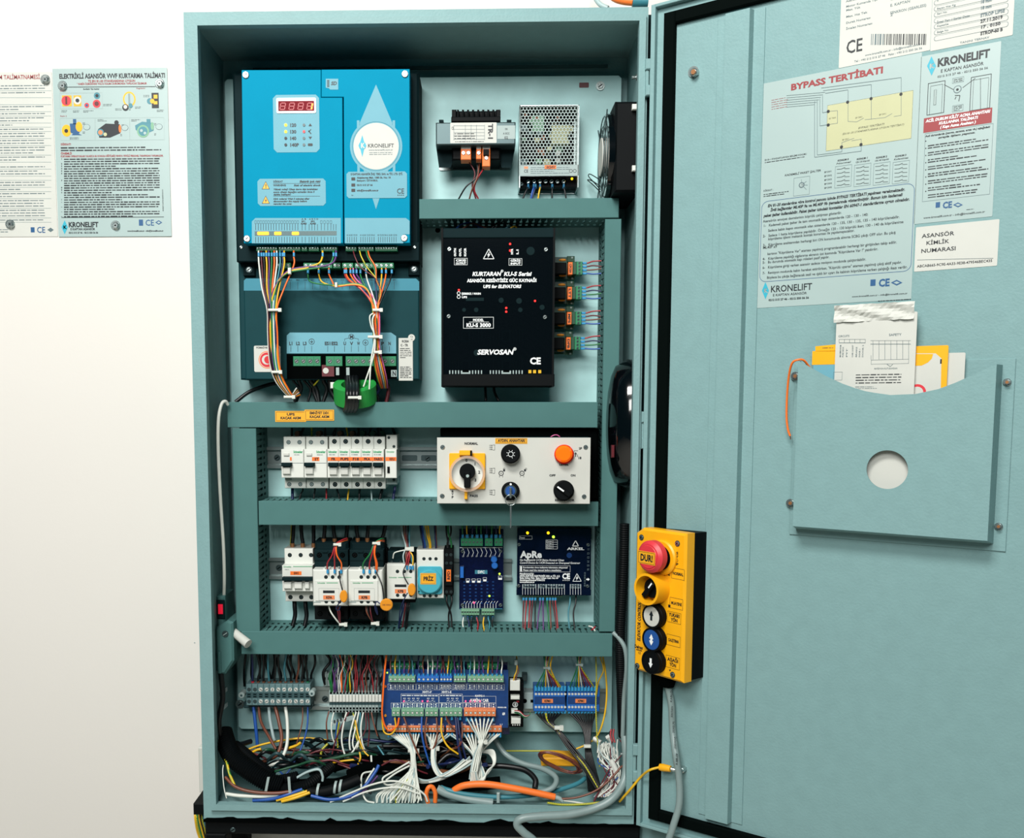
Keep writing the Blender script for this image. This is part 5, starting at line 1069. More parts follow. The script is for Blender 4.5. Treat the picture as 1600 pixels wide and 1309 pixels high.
# white-tagged terminal strip
t = device('terminal_strip', 'row of slim grey terminals with a white marker band beside the blue board', 'terminal block', 556, 1113)
for i in range(16):
    x0 = 514.5 + i * 5.12; mb = MB(); mb.pbox(x0, 1079, x0 + 4.7, 1113, H(.008), H(.038), 'pale_grey' if i != 15 else 'term_grey', .0003)
    mb.pbox(x0 + .2, 1086, x0 + 4.6, 1096.5, H(.038), H(.041), 'white', .0003)
    for y in (1081, 1105): mb.pbox(x0 + 1, y, x0 + 4, y + 3.2, H(.038), H(.0383), 'black_matt')
    mb.pbox(x0, 1097.3, x0 + 4.7, 1101, H(.038), H(.0385), 'term_dark'); mb.prect(x0 + 1, 1109.5, x0 + 4, 1112.5, H(.038) + .0003, 'black_matt'); part(mb, 'terminal', t)
mb = MB(); mb.ppoly([(519, 1134), (553, 1124), (552, 1117), (518, 1126)][::-1], H(.045), 'pale_grey')
for i in range(4): mb.ptext('8', 521 + i * 5, 1124.8 - i * 1.5, 524 + i * 5, 1129.5 - i * 1.5, H(.045) + .0003, 'ink', 1)
part(mb, 'marker_carrier', t)
t2 = device('rear_terminals', 'pale terminals half hidden behind wires above the white marker band', 'terminal block', 555, 1070)
for i in range(15):
    x0 = 505 + i * 6.2; mb = MB(); mb.pbox(x0, 1052 + (i == 0) * -3, x0 + 5.6, 1072, H(.004), H(.016), 'pale_grey', .0004); mb.pbox(x0 + 1, 1058, x0 + 4, 1062, H(.016), H(.0163), 'black_matt'); part(mb, 'terminal', t2)
hn = thing('signal_wires', 'many thin coloured wires dropping into the slim grey terminals', 'wires', at(555, 1050, H(.03)))
CS = ['w_green', 'w_purple', 'w_darkblue', 'w_white', 'w_teal', 'w_green', 'w_yellow', 'w_grey', 'w_red', 'w_maroon', 'w_red', 'w_brown', 'w_black', 'w_red', 'w_maroon', 'w_black', 'w_green', 'w_purple', 'w_white', 'w_orange', 'w_red', 'w_black', 'w_black', 'w_red']
for i in range(24):
    x = 517 + (i % 16) * 5.1 + (2 if i > 15 else 0); wire('wire', ((x, 1083, H(.036)), (x + R.uniform(-.5, .5), 1072, H(.042)), (x + R.uniform(-3, 3), 1055, H(.04)), (x + R.uniform(-7, 7), 1036, H(.035)), (x + R.uniform(-10, 10), 1015, H(.04))), .0011, CS[i], hn)
for i in range(9):
    x = 508 + i * 10.5; wire('wire', ((x, 1070, H(.014)), (x + R.uniform(-8, 8), 1050, H(.02)), (x + R.uniform(-8, 8), 1032, H(.016)), (x + R.uniform(-5, 5), 1014, H(.02))), .0022, 'w_black', hn)
hn = thing('signal_wires', 'white, yellow and grey wires hanging in loops below the slim grey terminals', 'wires', at(555, 1135, H(.03)))
for m, r, pts in (('w_white', .0012, ((522, 1111, H(.036)), (518, 1130, H(.045)), (519, 1150, H(.05)), (525, 1165, H(.05)))), ('w_brown', .0011, ((514, 1111, H(.036)), (510, 1130, H(.045)), (512, 1155, H(.05)))),
    ('w_white', .0014, ((542, 1111, H(.036)), (537, 1130, H(.05)), (534, 1158, H(.06)), (541, 1182, H(.07)), (552, 1173, H(.07)), (560, 1158, H(.06)))), ('w_maroon', .0012, ((546, 1111, H(.036)), (536, 1130, H(.05)), (525, 1155, H(.055)), (519, 1178, H(.06)))),
    ('w_earth', .0012, ((552, 1111, H(.036)), (553, 1130, H(.045)), (558, 1155, H(.055)), (565, 1172, H(.06)), (574, 1180, H(.065)))), ('w_white', .0014, ((557, 1111, H(.036)), (551, 1130, H(.05)), (546, 1155, H(.06)), (549, 1175, H(.065)), (560, 1165, H(.065)))),
    ('w_white', .0013, ((561, 1111, H(.036)), (556, 1135, H(.05)), (551, 1160, H(.06)), (556, 1172, H(.065)), (563, 1150, H(.06)))), ('w_white', .0013, ((568, 1111, H(.036)), (564, 1135, H(.05)), (566, 1160, H(.06)), (573, 1178, H(.065)))),
    ('w_yellow', .0012, ((555, 1125, H(.048)), (560, 1150, H(.06)), (568, 1172, H(.07)), (576, 1181, H(.075)))), ('w_brown', .0011, ((580, 1111, H(.036)), (584, 1130, H(.045)), (590, 1150, H(.05)))), ('w_teal', .0012, ((563, 1111, H(.036)), (562, 1140, H(.045)), (560, 1165, H(.05)))),
    ('w_blue', .0012, ((527, 1128, H(.045)), (525, 1155, H(.045)), (531, 1175, H(.05)))), ('w_earth', .0013, ((530, 1128, H(.045)), (527, 1148, H(.045)), (528, 1168, H(.05)))), ('w_maroon', .001, ((575, 1111, H(.036)), (577, 1140, H(.04)), (575, 1166, H(.045)))),
    ('w_black', .0013, ((536, 1111, H(.03)), (536, 1140, H(.035)), (531, 1172, H(.04)))), ('w_black', .0013, ((590, 1111, H(.03)), (588, 1140, H(.035)), (600, 1168, H(.04)))), ('w_maroon', .001, ((571, 1111, H(.036)), (572, 1135, H(.045)), (567, 1150, H(.05))))):
    wire('wire', pts, r, m, hn)
# ---- big blue connection board
hB = .056
t = device('connection_board', 'large blue connection board with rows of green, blue and orange terminals', 'circuit board', 696, 1144)
mb = MB(); mb.pbox(598, 1046, 794, 1136, H(hB - .002), H(hB), 'pcb_blue'); mb.pbox(603, 1034, 793, 1047, H(.04), H(.042), 'pcb_navy'); mb.pbox(602, 1133, 796, 1146, H(.048), H(.05), 'pcb_navy')
mb.pbox(604, 1050, 606, 1052, H(hB), H(hB + .001), 'led_green')
part(mb, 'circuit_board', t)
z = H(hB) + .0003; lab = MB(); W_ = 'ink_white'
for x0, x1, n, m in ((607, 648.8, 6, 'green_soft'), (651.4, 686, 5, 'blue_term'), (687.4, 706.5, 4, 'blue_term'), (709, 728, 4, 'green_soft'), (730.5, 787, 8, 'green_soft')):
    connector(x0, 1057.4, x1, 1065.8, n, t, H(hB), H(hB + .012), m, 'paper', 1.7, 'green_dark' if m[0] == 'g' else 'pcb_blue', slot=False)
    lab.frame_(*rect(x0 - 1, 1068.3, x1 + 1, 1077.8, z), .0003, z, z, W_)
    for i in range(n):
        x = x0 + (x1 - x0) * (i + .5) / n; lab.ptextv(('24', '130', '120', '17', 'M1', 'M0', 'KA', '31')[i % 8], x - 1.3, 1070, x + 1.3, 1076.5, z, W_, 1)
        if i: lab.pline(x0 + (x1 - x0) * i / n, 1068.3, x0 + (x1 - x0) * i / n, 1077.8, .5, z, W_)
        w = wire('wire', ((x, 1057, H(hB + .004)), (x, 1048, H(hB + .006)), (x + R.uniform(-2, 2), 1036, H(hB)), (x + R.uniform(-4, 4), 1014, H(.045))), .001, R.choice(['w_white', 'w_yellow', 'w_green', 'w_purple', 'w_teal', 'w_maroon', 'w_white', 'w_brown', 'w_darkblue']), t)
        mb = MB(); mb.pbox(x - 1.3, 1051.5, x + 1.3, 1057.6, H(hB + .003), H(hB + .0065), 'blue_ferrule', .0004); part(mb, 'ferrule', w)
for x0, x1, n, m in ((612, 625, 2, 'green_soft'), (627, 662, 5, 'green_soft'), (664, 684.5, 3, 'green_soft'), (687, 722, 5, 'green_soft'), (725, 774.6, 7, 'orange_soft')):
    connector(x0, 1109, x1, 1119, n, t, H(hB), H(hB + .012), m, 'paper', 1.8, 'green_dark' if m[0] == 'g' else 'copper', slot=False)
    lab.frame_(*rect(x0 - 1, 1098, x1 + .5, 1107.5, z), .0003, z, z, W_)
    for i in range(n):
        x = x0 + (x1 - x0) * (i + .5) / n; lab.ptextv(('PE', '17', 'KA', '100A', '1S', '120', '31')[i % 7], x - 1.2, 1099, x + 1.2, 1106.3, z, W_, 1)
        if i: lab.pline(x0 + (x1 - x0) * i / n, 1098, x0 + (x1 - x0) * i / n, 1107.5, .5, z, W_)
for x0, x1, n in ((604.5, 635, 7), (636, 668, 7), (669, 694, 5), (697, 716, 4), (722, 747, 4), (763, 784, 3)):
    connector(x0, 1134.4, x1, 1143.6, n, t, H(.05), H(.06), 'orange_soft', 'paper', 1.6, 'copper', slot=False)
for x0, x1, n in ((610, 649, 6), (653, 662, 2), (669, 709, 6), (713, 722, 2), (730, 781, 7)):
    connector(x0, 1037, x1, 1045.5, n, t, H(.042), H(.052), 'green_term', 'paper', 1.5, 'black_matt', slot=False)
lab.ptext('XHT1-F', 660, 1079.4, 674, 1082.4, z, W_, 1); lab.ptext('XHT1-E', 690, 1079.4, 705, 1082.4, z, W_, 1)
lab.frame_(*rect(626.5, 1083.8, 685.5, 1098, z), .0003, z, z, W_); lab.frame_(*rect(686, 1083.8, 722.5, 1098, z), .0003, z, z, W_); lab.frame_(*rect(723.5, 1087.3, 775, 1098, z), .0003, z, z, W_)
lab.ptext('KABİN / CAR', 735, 1091.8, 763, 1096.2, z, W_, 1); lab.ptext('KATC-1', 742.5, 1085.6, 757, 1088.4, z + .0002, W_, 1)
lab.greek(628, 1085, 684, 1088, 1, z, W_, .5, 1, 3); lab.greek(688, 1085, 721, 1088, 1, z, W_, .5, 1, 4)
for x0 in (630, 637, 644, 651, 667, 674, 698, 705, 712): lab.pline(x0, 1095.5, x0 + 3, 1093.3, .6, z, W_); lab.pline(x0 + 3, 1095.5, x0 + 6, 1095.5, .6, z, W_); lab.ptext('KS', x0, 1090, x0 + 4, 1092, z, W_)
for i in range(16): x = 607 + i * 11.6; lab.ptext(('PE', '+24V', '0V', 'L1', 'PE', 'KAT')[i % 6], x, 1130.5, x + 4.5, 1132.6, z, W_)
lab.ptext('MONO-100', 777.5, 1104, 791, 1106, z, W_, 1); lab.prect(785, 1113, 789, 1117, z, W_); lab.pline(784.5, 1112, 789.5, 1118, .5, z, 'pcb_blue')
part(lab, 'board_print', t)
for x in (631, 660, 668, 727.5, 734.7, 742, 750): mb = MB(); mb.pcyl(x, 1095.5, 1.3, H(hB), H(hB + .0012), 'led_pink', 8); part(mb, 'status_light', t)
for y, m in ((1072.5, 'orange'), (1118, 'amber')): mb = MB(); mb.pcyl(602, y, 2, H(hB), H(hB + .002), m, 10); part(mb, 'status_light', t)
# ---- white cable harnesses from the board
def fan(lab, xs, y0, z0, knot, tail, m='w_white', r=.0013, spread=3.5, ties=True):
    hn = thing('white_harness', lab, 'wires', at(knot[0], knot[1], H(.08)))
    for i, x in enumerate(xs):
        u = (i / max(1, len(xs) - 1) - .5)
        a = at(x, y0, z0); k1 = at(knot[0] + u * spread * 2.2, knot[1], knot[2] + (.004 if i % 2 else 0)); mid = at(x * .55 + knot[0] * .45 + u * 4, y0 + (knot[1] - y0) * .4, z0 + .01)
        P = [a, mid, k1] + [pt(q) + Vector((u * s_ * .0016 + R.uniform(-.0006, .0006), R.uniform(-.001, .001), (.003 if i % 2 else -.001) + R.uniform(-.001, .001))) for q, s_ in tail]
        mb = MB(); mb.tube(spline(P, 5), r, m if i % 7 else 'w_lgrey', 6); w = solid(mb, 'wire', None, None, None, None, hn)
        ferrule(x, y0 - 1, z0 + .0008, w, .0014, .006)
    if ties: tie(knot[0], knot[1] + 2, knot[2] + .004, spread * 2.4 + 4, 4, hn)
    return hn
B3 = H(.057)
fan('white wires fanning from the left orange terminals to a knot on the floor', [607, 611, 615.5, 620, 624.5, 629, 634, 638, 642, 646, 650, 655], 1146, B3, (644, 1172, H(.07)), [((646, 1192, H(.09)), 4), ((645, 1208, H(.11)), 7), ((640, 1228, H(.125)), 16), ((632, 1250, H(.13)), 30)], spread=4)
fan('white wires from the middle orange terminals sweeping right in a broad loop', [668, 673, 678, 683, 688, 692, 700, 706, 665], 1146, B3, (677, 1168, H(.075)), [((678, 1195, H(.09)), 4), ((690, 1211, H(.1)), 5), ((712, 1203, H(.1)), 8), ((735, 1187, H(.09)), 12)], spread=3)
fan('white wires gathered from the orange car terminals into a central trunk', [729, 736, 743, 750, 757, 764, 771], 1121, H(hB + .006), (752, 1158, H(.09)), [((746, 1180, H(.095)), 5), ((741, 1205, H(.105)), 6), ((738, 1219, H(.11)), 5)], spread=3)
fan('white wires from the lower right orange terminals merging and curling at the floor', [701, 707, 725, 731, 737, 743, 766, 772, 778, 782], 1146, B3, (744, 1178, H(.075)), [((748, 1195, H(.085)), 6), ((752, 1212, H(.1)), 8), ((744, 1221, H(.11)), 6), ((740, 1205, H(.11)), 5)], spread=6, ties=False)
hn = thing('white_harness', 'loose coil of white wires looping over the cabinet floor behind the trunk', 'wires', at(760, 1190, H(.07)))
for i in range(9):
    o = i * 1.6; fw('wire', [(752 + o * .3, 1175 - o * .2, H(.07)), (765 + o * .5, 1178 - o * .4, H(.075)), (771 + o * .2, 1192, H(.085)), (762, 1208 - o * .3, H(.1)), (748 + o * .5, 1219, H(.11)), (742, 1215, H(.112))], .0013, 'w_white', hn)
for i in range(10):
    o = i * 1.7; fw('wire', [(640 + o * .4, 1192 + o * .3, H(.085)), (648 + o * .2, 1212 + o * .5, H(.1)), (668 + o * .2, 1219 + o * .2, H(.108)), (695, 1208 + o * .5, H(.1)), (722, 1193 + o * .6, H(.09)), (734, 1182 + o * .6, H(.08))], .0013, 'w_white' if i % 5 else 'w_lgrey', hn)
hn = thing('white_harness', 'frayed tail of white wires spilling over the front lip', 'wires', at(630, 1240, H(.12)))
for i in range(18):
    x = 592 + i * 3.7; fw('wire', [(643 + R.uniform(-4, 4), 1205 + R.uniform(-4, 4), H(.11)), (636 + (x - 625) * .4, 1222 + R.uniform(-3, 3), H(.122)), (x + R.uniform(-2, 2), 1240, H(.128)), (x - 4 + R.uniform(-3, 3), 1254, H(.13))], .0012, 'w_white' if i != 8 else 'w_earth', hn)
hn = thing('white_harness', 'long white wires arching from the knot across the front of the floor', 'wires', at(570, 1235, H(.12)))
for pts in (((516, 1253, H(.13)), (545, 1240, H(.13)), (580, 1226, H(.13)), (612, 1220, H(.13)), (640, 1226, H(.13)), (662, 1240, H(.13)), (668, 1252, H(.13))), ((536, 1252, H(.13)), (575, 1236, H(.13)), (620, 1230, H(.132)), (655, 1240, H(.13))),
            ((640, 1190, H(.1)), (615, 1205, H(.11)), (598, 1216, H(.12)), (604, 1226, H(.12)), (622, 1224, H(.12))), ((640, 1196, H(.1)), (618, 1208, H(.11)), (603, 1219, H(.12))),
            ((580, 1205, H(.1)), (566, 1210, H(.11)), (565, 1232, H(.12)), (572, 1250, H(.13)), (585, 1254, H(.13))), ((585, 1200, H(.1)), (572, 1222, H(.11)), (574, 1240, H(.12)))):
    fw('wire', pts, .0014, 'w_white', hn, k=8)
hn = thing('board_wires', 'orange, yellow, brown and blue wires drooping from the green board terminals', 'wires', at(640, 1130, H(.07)))
for m, r, pts in (('w_orange', .0015, ((604, 1020, H(.06)), (601, 1050, H(.064)), (598.5, 1085, H(.066)), (597.5, 1120, H(.066)), (606, 1140, H(.066)), (620, 1135, H(.068)), (623.5, 1121, H(.066)))), ('w_yellow', .0013, ((597, 1124, H(.064)), (600, 1143, H(.066)), (610, 1147, H(.068)), (618, 1138, H(.068)), (617, 1121, H(.066)))),
    ('w_brown', .0013, ((631, 1120, H(.066)), (640, 1145, H(.075)), (652, 1175, H(.08)), (662, 1195, H(.085)))), ('w_blue', .0015, ((659, 1120, H(.066)), (659, 1145, H(.075)), (664, 1170, H(.08)), (672, 1195, H(.085)))), ('w_brown', .0013, ((667, 1120, H(.066)), (664, 1145, H(.075)), (668, 1167, H(.08)), (677, 1169, H(.08)), (683, 1150, H(.078)), (682, 1121, H(.066)))),
    ('w_yellow', .0014, ((690, 1121, H(.066)), (690, 1145, H(.075)), (699, 1165, H(.08)), (716, 1178, H(.08)))), ('w_maroon', .0013, ((698, 1121, H(.066)), (706, 1135, H(.07)), (718, 1148, H(.075)), (721, 1160, H(.08)), (714, 1168, H(.08)))), ('w_darkblue', .002, ((712, 1121, H(.066)), (714, 1145, H(.075)), (717, 1170, H(.08)), (722, 1190, H(.08)))),
    ('w_brown', .0013, ((722, 1128, H(.066)), (722, 1150, H(.075)), (716, 1168, H(.08)))), ('w_darkblue', .0015, ((715, 1121, H(.066)), (719, 1150, H(.078)), (728, 1185, H(.08)))), ('w_brown', .0011, ((697, 1118, H(.069)), (700, 1128, H(.07)), (712, 1140, H(.074))))):
    w = wire('wire', pts, r, m, hn)
for x in (617, 623.5, 659, 690, 697, 706, 712, 719): mb = MB(); mb.pbox(x - 1.6, 1119.5, x + 1.6, 1125, H(hB + .004), H(hB + .008), 'blue_ferrule', .0004); part(mb, 'ferrule', hn)
# ---- small black module and blue terminal modules
t = device('connector_module', 'small black module with white plug sockets right of the blue board', 'module', 807, 1136)
mb = MB(); mb.pbox(796, 1067, 818, 1136, H(.008), H(.04), 'black', .001); part(mb, 'body', t)
for b in ((797, 1063, 812.6, 1079), (798, 1088, 812, 1093), (799, 1110, 809, 1115)): mb = MB(); mb.pbox(*b, H(.04), H(.052), 'white', .0008); part(mb, 'white_socket', t)
mb = MB(); mb.pbox(798.8, 1122.5, 813.6, 1131, H(.04), H(.052), 'white', .0008)
for x in (800.5, 804, 807.6, 811): mb.pbox(x, 1130, x + 1.6, 1133.5, H(.042), H(.05), 'white')
part(mb, 'white_plug', t)
mb = MB(); z = H(.04) + .0003; p = at(805, 1100.5, z); mb.ring(p.x, p.y, px2m(3.3, z), px2m(4.4, z), z, z, 'ink_white', 18); mb.ptext('8', 803.8, 1098.3, 806.4, 1102.7, z, 'ink_white', 1); mb.prect(807, 1094.5, 811, 1097, z, 'red_soft'); part(mb, 'module_print', t)
hn = thing('module_wires', 'thin wires of the small black module, looping beside its plug', 'wires', at(815, 1115, H(.05)))
for i, m in enumerate(('w_red', 'w_white', 'w_black', 'w_green')): wire('wire', ((804, 1110 + i, H(.052)), (812, 1111 + i * 1.4, H(.056)), (820, 1118 + i, H(.056)), (827, 1117, H(.054)), (829, 1111, H(.05))), .0008, m, hn)
for x0, m in ((805, 'w_yellow'), (808, 'w_brown')): wire('wire', ((x0 - 3, 1066, H(.05)), (x0 - 1, 1056, H(.052)), (x0 + 2, 1048, H(.05)), (808, 1036, H(.045)), (806, 1016, H(.04))), .001, m, hn)
mb = MB(); mb.pbox(804, 1031, 808.5, 1039, H(.044), H(.048), 'pale_grey'); part(mb, 'plug_end', hn)
t = device('end_clamp', 'pale end clamp on the rail before the blue modules', 'clamp', 826, 1112)
mb = MB(); mb.pbox(818, 1082, 833, 1108, H(.008), H(.022), 'pale_grey', .001); mb.pcyl(820, 1095, 3.4, H(.022), H(.0225), 'black_matt', 12); mb.pbox(829, 1093, 833, 1097.5, H(.022), H(.0225), 'black_matt'); part(mb, 'clamp_body', t)
mb = MB(); mb.pbox(816, 1054, 824, 1064, H(.004), H(.02), 'steel_dark', .001); part(mb, 'clamp_bolt', t)
for k, (x0, x1, tag) in enumerate(((834, 884.5, 'KFM1'), (886, 938.5, 'XPM1'))):
    t = device('blue_module', 'blue terminal module tagged %s, %s of the two' % (tag, ('left', 'right')[k]), 'terminal block', (x0 + x1) / 2, 1112)
    mb = MB(); mb.pbox(x0, 1073, x1 - 1.5, 1111.5, H(.008), H(.034), 'blue_term', .0008); mb.pbox(x0 + 1, 1088, x1 - 2, 1100, H(.034), H(.0345), 'pcb_blue'); part(mb, 'body', t)
    mb = MB(); a = rect(x0 + 13, 1092, x0 + 30, 1098, H(.0355)); mb.box(*a, H(.0345), H(.0352), 'orange_soft'); mb.ptext(tag, x0 + 16.5, 1093.3, x0 + 27, 1096.7, H(.0352) + .0003, 'ink', 1); part(mb, 'orange_tag', t)
    for i in range(10 - k):
        x = x0 + 3.4 + i * 5.05
        for y in (1084.2, 1104.6): mb = MB(); mb.pcyl(x, y, 1.9, H(.034), H(.0348), 'paper', 10); part(mb, 'terminal_screw', t)
        mb = MB(); mb.pbox(x - 2, 1072.5, x + 2, 1080, H(.034), H(.038), 'blue_ferrule', .0006); part(mb, 'ferrule', t)
        mb = MB(); mb.pbox(x - 1.8, 1109, x + 1.8, 1115, H(.026), H(.032), 'blue_ferrule', .0006); part(mb, 'ferrule', t)
for k, (cx, ty, lab) in enumerate(((853, 1044, 'rainbow of thin wires tied above the left blue module'), (904, 1039, 'thin coloured wires tied above the right blue module'))):
    hn = thing('signal_wires', lab, 'wires', at(cx, 1045, H(.04)))
    for i in range(9):
        x = (837.4 if k == 0 else 889.4) + i * 5.05; m = ('w_green', 'w_teal', 'w_green', 'w_yellow', 'w_white', 'w_maroon', 'w_purple', 'w_red', 'w_earth')[i]
        wire('wire', ((x, 1076, H(.035)), (x + (cx - x) * .25, 1066, H(.042)), (cx + (x - cx) * .18, ty + 5, H(.05)), (cx + (x - cx) * .1, ty - 6, H(.05)), (cx + (x - cx) * .3, 1016, H(.045))), .001, m, hn)
    tie(cx, ty, H(.054), 8, 3, hn, m='pale_grey')
    if k == 0: wire('wire', ((874, 1075, H(.036)), (866, 1058, H(.045)), (860, 1040, H(.05)), (866, 1016, H(.05))), .0012, 'w_yellow', hn)
# ================================================================ black harnesses below the blue modules
hn = thing('black_harness', 'black wires gathered below the left blue module running down right to the floor', 'wires', at(870, 1150, H(.05)))
for i in range(9):
    x = 837.4 + i * 5.05; u = i - 4; fw('wire', [(x, 1113, H(.03)), (858 + u * 1.6, 1128, H(.045)), (872 + u * .9, 1142, H(.055)), (892 + u, 1168 + R.uniform(-2, 2), H(.07)), (915 + u * 1.3, 1196 + R.uniform(-2, 2), H(.09)), (936 + u * 1.3, 1232, H(.12))], .0013, 'w_black' if i != 3 else 'w_earth', hn)
tie(871, 1138, H(.062), 9, 5, hn)
hn = thing('black_harness', 'straight black wires dropping from the right blue module, tied with a white band', 'wires', at(918, 1150, H(.05)))
for i in range(9):
    x = 889.4 + i * 5.05; u = i - 4; fw('wire', [(x, 1113, H(.03)), (916 + u * 2.2, 1132, H(.045)), (918 + u * 1.1, 1150, H(.055)), (919 + u, 1172, H(.065)), (924 + u * 1.8, 1205, H(.09)), (930 + u * 2.5, 1236, H(.12))], .0014, 'w_black', hn)
tie(918, 1167, H(.075), 11, 4, hn, tail=False)
hn = thing('earth_wires', 'thin yellow-green earth wires hanging along the right of the compartment', 'wires', at(930, 1130, H(.06)))
for pts, m, r in ((((931, 1024, H(.04)), (932, 1060, H(.045)), (931, 1100, H(.05)), (933, 1150, H(.06)), (937, 1198, H(.08))), 'w_earth', .001), (((940, 1016, H(.03)), (946, 1050, H(.03)), (948, 1085, H(.034)), (944, 1120, H(.04)), (934, 1148, H(.045)), (918, 1162, H(.05)), (900, 1170, H(.05))), 'w_yellow', .0014),
                  (((937, 1024, H(.03)), (943, 1046, H(.035)), (935, 1065, H(.036)), (932, 1085, H(.036))), 'w_yellow', .0011), (((786, 1173, H(.02)), (830, 1173, H(.02)), (880, 1174, H(.03)), (905, 1185, H(.06)), (922, 1205, H(.09)), (937, 1228, H(.11))), 'w_earth', .0012)):
    wire('wire', pts, r, m, hn)
# brown coil on yellow pad, white connectors
c = at(882, 1195, H(.055))
hn = thing('brown_coil', 'coiled brown wire lying on a yellow block at the back of the floor', 'wire coil', c)
mb = MB(); mb.pbox(846, 1184, 906, 1198, H(.03), H(.06), 'yellow_label', .002); part(mb, 'yellow_block', hn)
for i in range(9):
    a_, b_ = .031 + R.uniform(-.003, .003), .0125 + R.uniform(-.002, .002); cc = at(875 + R.uniform(-2, 2), 1191, H(.075)); rot = -.42
    pts = [(cc.x + a_ * math.cos(q) * math.cos(rot) - b_ * math.sin(q) * math.sin(rot), cc.y + a_ * math.cos(q) * math.sin(rot) + b_ * math.sin(q) * math.cos(rot), cc.z + .008 * math.sin(q) + R.uniform(-.001, .001)) for q in [j * math.pi / 9 + .1 * i for j in range(18)]]
    mb = MB(); mb.tube(spline(pts, 2), .0013, 'w_brown' if i % 3 else 'w_maroon', 6); part(mb, 'wire', hn)
hn = thing('connector_cluster', 'tangle of white plug connectors and thin wires in the lower right corner', 'connectors', at(955, 1190, H(.09)))
for i in range(12):
    x, y = (928 + R.uniform(0, 12) + i * 2.2, 1160 + R.uniform(-8, 8) + (i % 4) * 5); h = .05 + .008 * (i % 4); p = at(x, y, H(h)); mb = MB()
    d = Vector((R.uniform(-1, 1), R.uniform(-1, .4), R.uniform(-.3, .6))).normalized() * .006; mb.tube([p - d, p + d], .0042, 'white', 4); part(mb, 'plug', hn)
for i in range(5):
    p = at(962 + R.uniform(-6, 8), 1196 + i * 4, H(.1)); mb = MB(); d = Vector((.004, -.008, .002)); mb.tube([p - d, p + d], .0045, 'white', 4); part(mb, 'plug', hn)
for i in range(26):
    x0, y0 = 935 + R.uniform(0, 34), 1160 + R.uniform(-6, 20); m = R.choice(['w_white', 'w_white', 'w_white', 'w_white', 'w_lgrey', 'w_blue', 'w_purple', 'w_maroon'])
    fw('wire', [(x0, y0, H(.07)), (x0 + R.uniform(-6, 10), y0 + 16, H(.085)), (952 + R.uniform(-4, 18), 1200 + R.uniform(0, 14), H(.1)), (940 + R.uniform(-2, 28), 1228 + R.uniform(-3, 6), H(.12)), (932 + R.uniform(-6, 30), 1245, H(.125))], .0009, m, hn)
for x in (955, 959): wire('wire', ((x, 1139, H(.05)), (x - 1, 1150, H(.055)), (x + 2, 1160, H(.06))), .0014, 'w_red', hn)
# ================================================================ cables lying on the floor
def cable(pts, r, m, lab, name='cable', cat='cable', n=10, k=8): return fw(name, pts, r, m, None, n, k, lab, cat)
oc = thing('orange_cable', 'thick orange cable lying across the front of the cabinet floor', 'cable', at(790, 1235, H(.12)))
fw('sheath', [(703, 1243, H(.118)), (712, 1233, H(.12)), (728, 1226.5, H(.122)), (760, 1225, H(.124)), (800, 1231, H(.126)), (840, 1239, H(.127)), (867, 1245, H(.127))], .0048, 'orange', oc, 12, 8)
fw('shield', [(866, 1245, H(.127)), (873, 1247, H(.127)), (879, 1251, H(.127))], .0033, 'pale_grey', oc, 8)
for m, pts in (('w_brown', [(877, 1248, H(.128)), (900, 1246, H(.129)), (925, 1238, H(.129)), (945, 1225, H(.127)), (962, 1208, H(.12)), (972, 1197, H(.115)), (975, 1206, H(.113))]), ('w_maroon', [(928, 1252, H(.128)), (935, 1238, H(.125)), (950, 1215, H(.12))]), ('w_white', [(877, 1250, H(.127)), (892, 1252, H(.127)), (915, 1256, H(.127))]), ('w_earth', [(855, 1254, H(.131)), (880, 1257, H(.131)), (915, 1256, H(.131)), (948, 1252, H(.131))])): fw('core', pts, .0015, m, oc)
on = thing('orange_cable', 'short orange cable stub looping near the front lip, lettered along its side', 'cable', at(676, 1250, H(.12)))
fw('sheath', [(669, 1254, H(.126)), (666, 1242, H(.126)), (669, 1231, H(.126)), (675, 1229, H(.124)), (680, 1238, H(.124)), (680, 1253, H(.124))], .0032, 'orange', on, 10)
cable([(700, 1232, H(.1)), (690, 1230, H(.11)), (700, 1234, H(.12)), (730, 1241, H(.122)), (775, 1245, H(.12)), (820, 1243, H(.115)), (862, 1237, H(.1)), (900, 1225, H(.085)), (915, 1215, H(.07))], .0034, 'w_teal', 'dark teal printed cable running under the orange cable')
cable([(683, 1232, H(.118)), (700, 1240, H(.12)), (730, 1248, H(.122)), (770, 1254, H(.124))], .006, 'w_grey', 'thick grey cable emerging at the front of the cabinet floor')
cable([(760, 1196, H(.07)), (790, 1197, H(.075)), (820, 1203, H(.085)), (836, 1217, H(.1)), (836, 1231, H(.11))], .0042, 'w_black', 'black hose curving round on the middle of the cabinet floor')
cable([(773, 1155, H(.03)), (790, 1178, H(.04)), (815, 1192, H(.055)), (848, 1201, H(.07)), (868, 1214, H(.09)), (866, 1228, H(.105)), (850, 1236, H(.11)), (815, 1240, H(.112))], .004, 'w_grey', 'grey cable sweeping in a wide loop across the middle floor')
cable([(905, 1195, H(.06)), (918, 1210, H(.08)), (932, 1228, H(.1)), (945, 1240, H(.11))], .0035, 'w_grey', 'grey cable running under the black wires at the right of the floor')
mb = MB(); mb.pbox(776, 1239, 781, 1255, H(.125), H(.1285), 'pale_grey', .001); solid(mb, 'cable_strap', 'small grey plastic strap standing against the front lip', 'strap')
gc = thing('grey_cable', 'grey cable bending out over the cabinet lip and down in front', 'cable', at(880, 1275, .01))
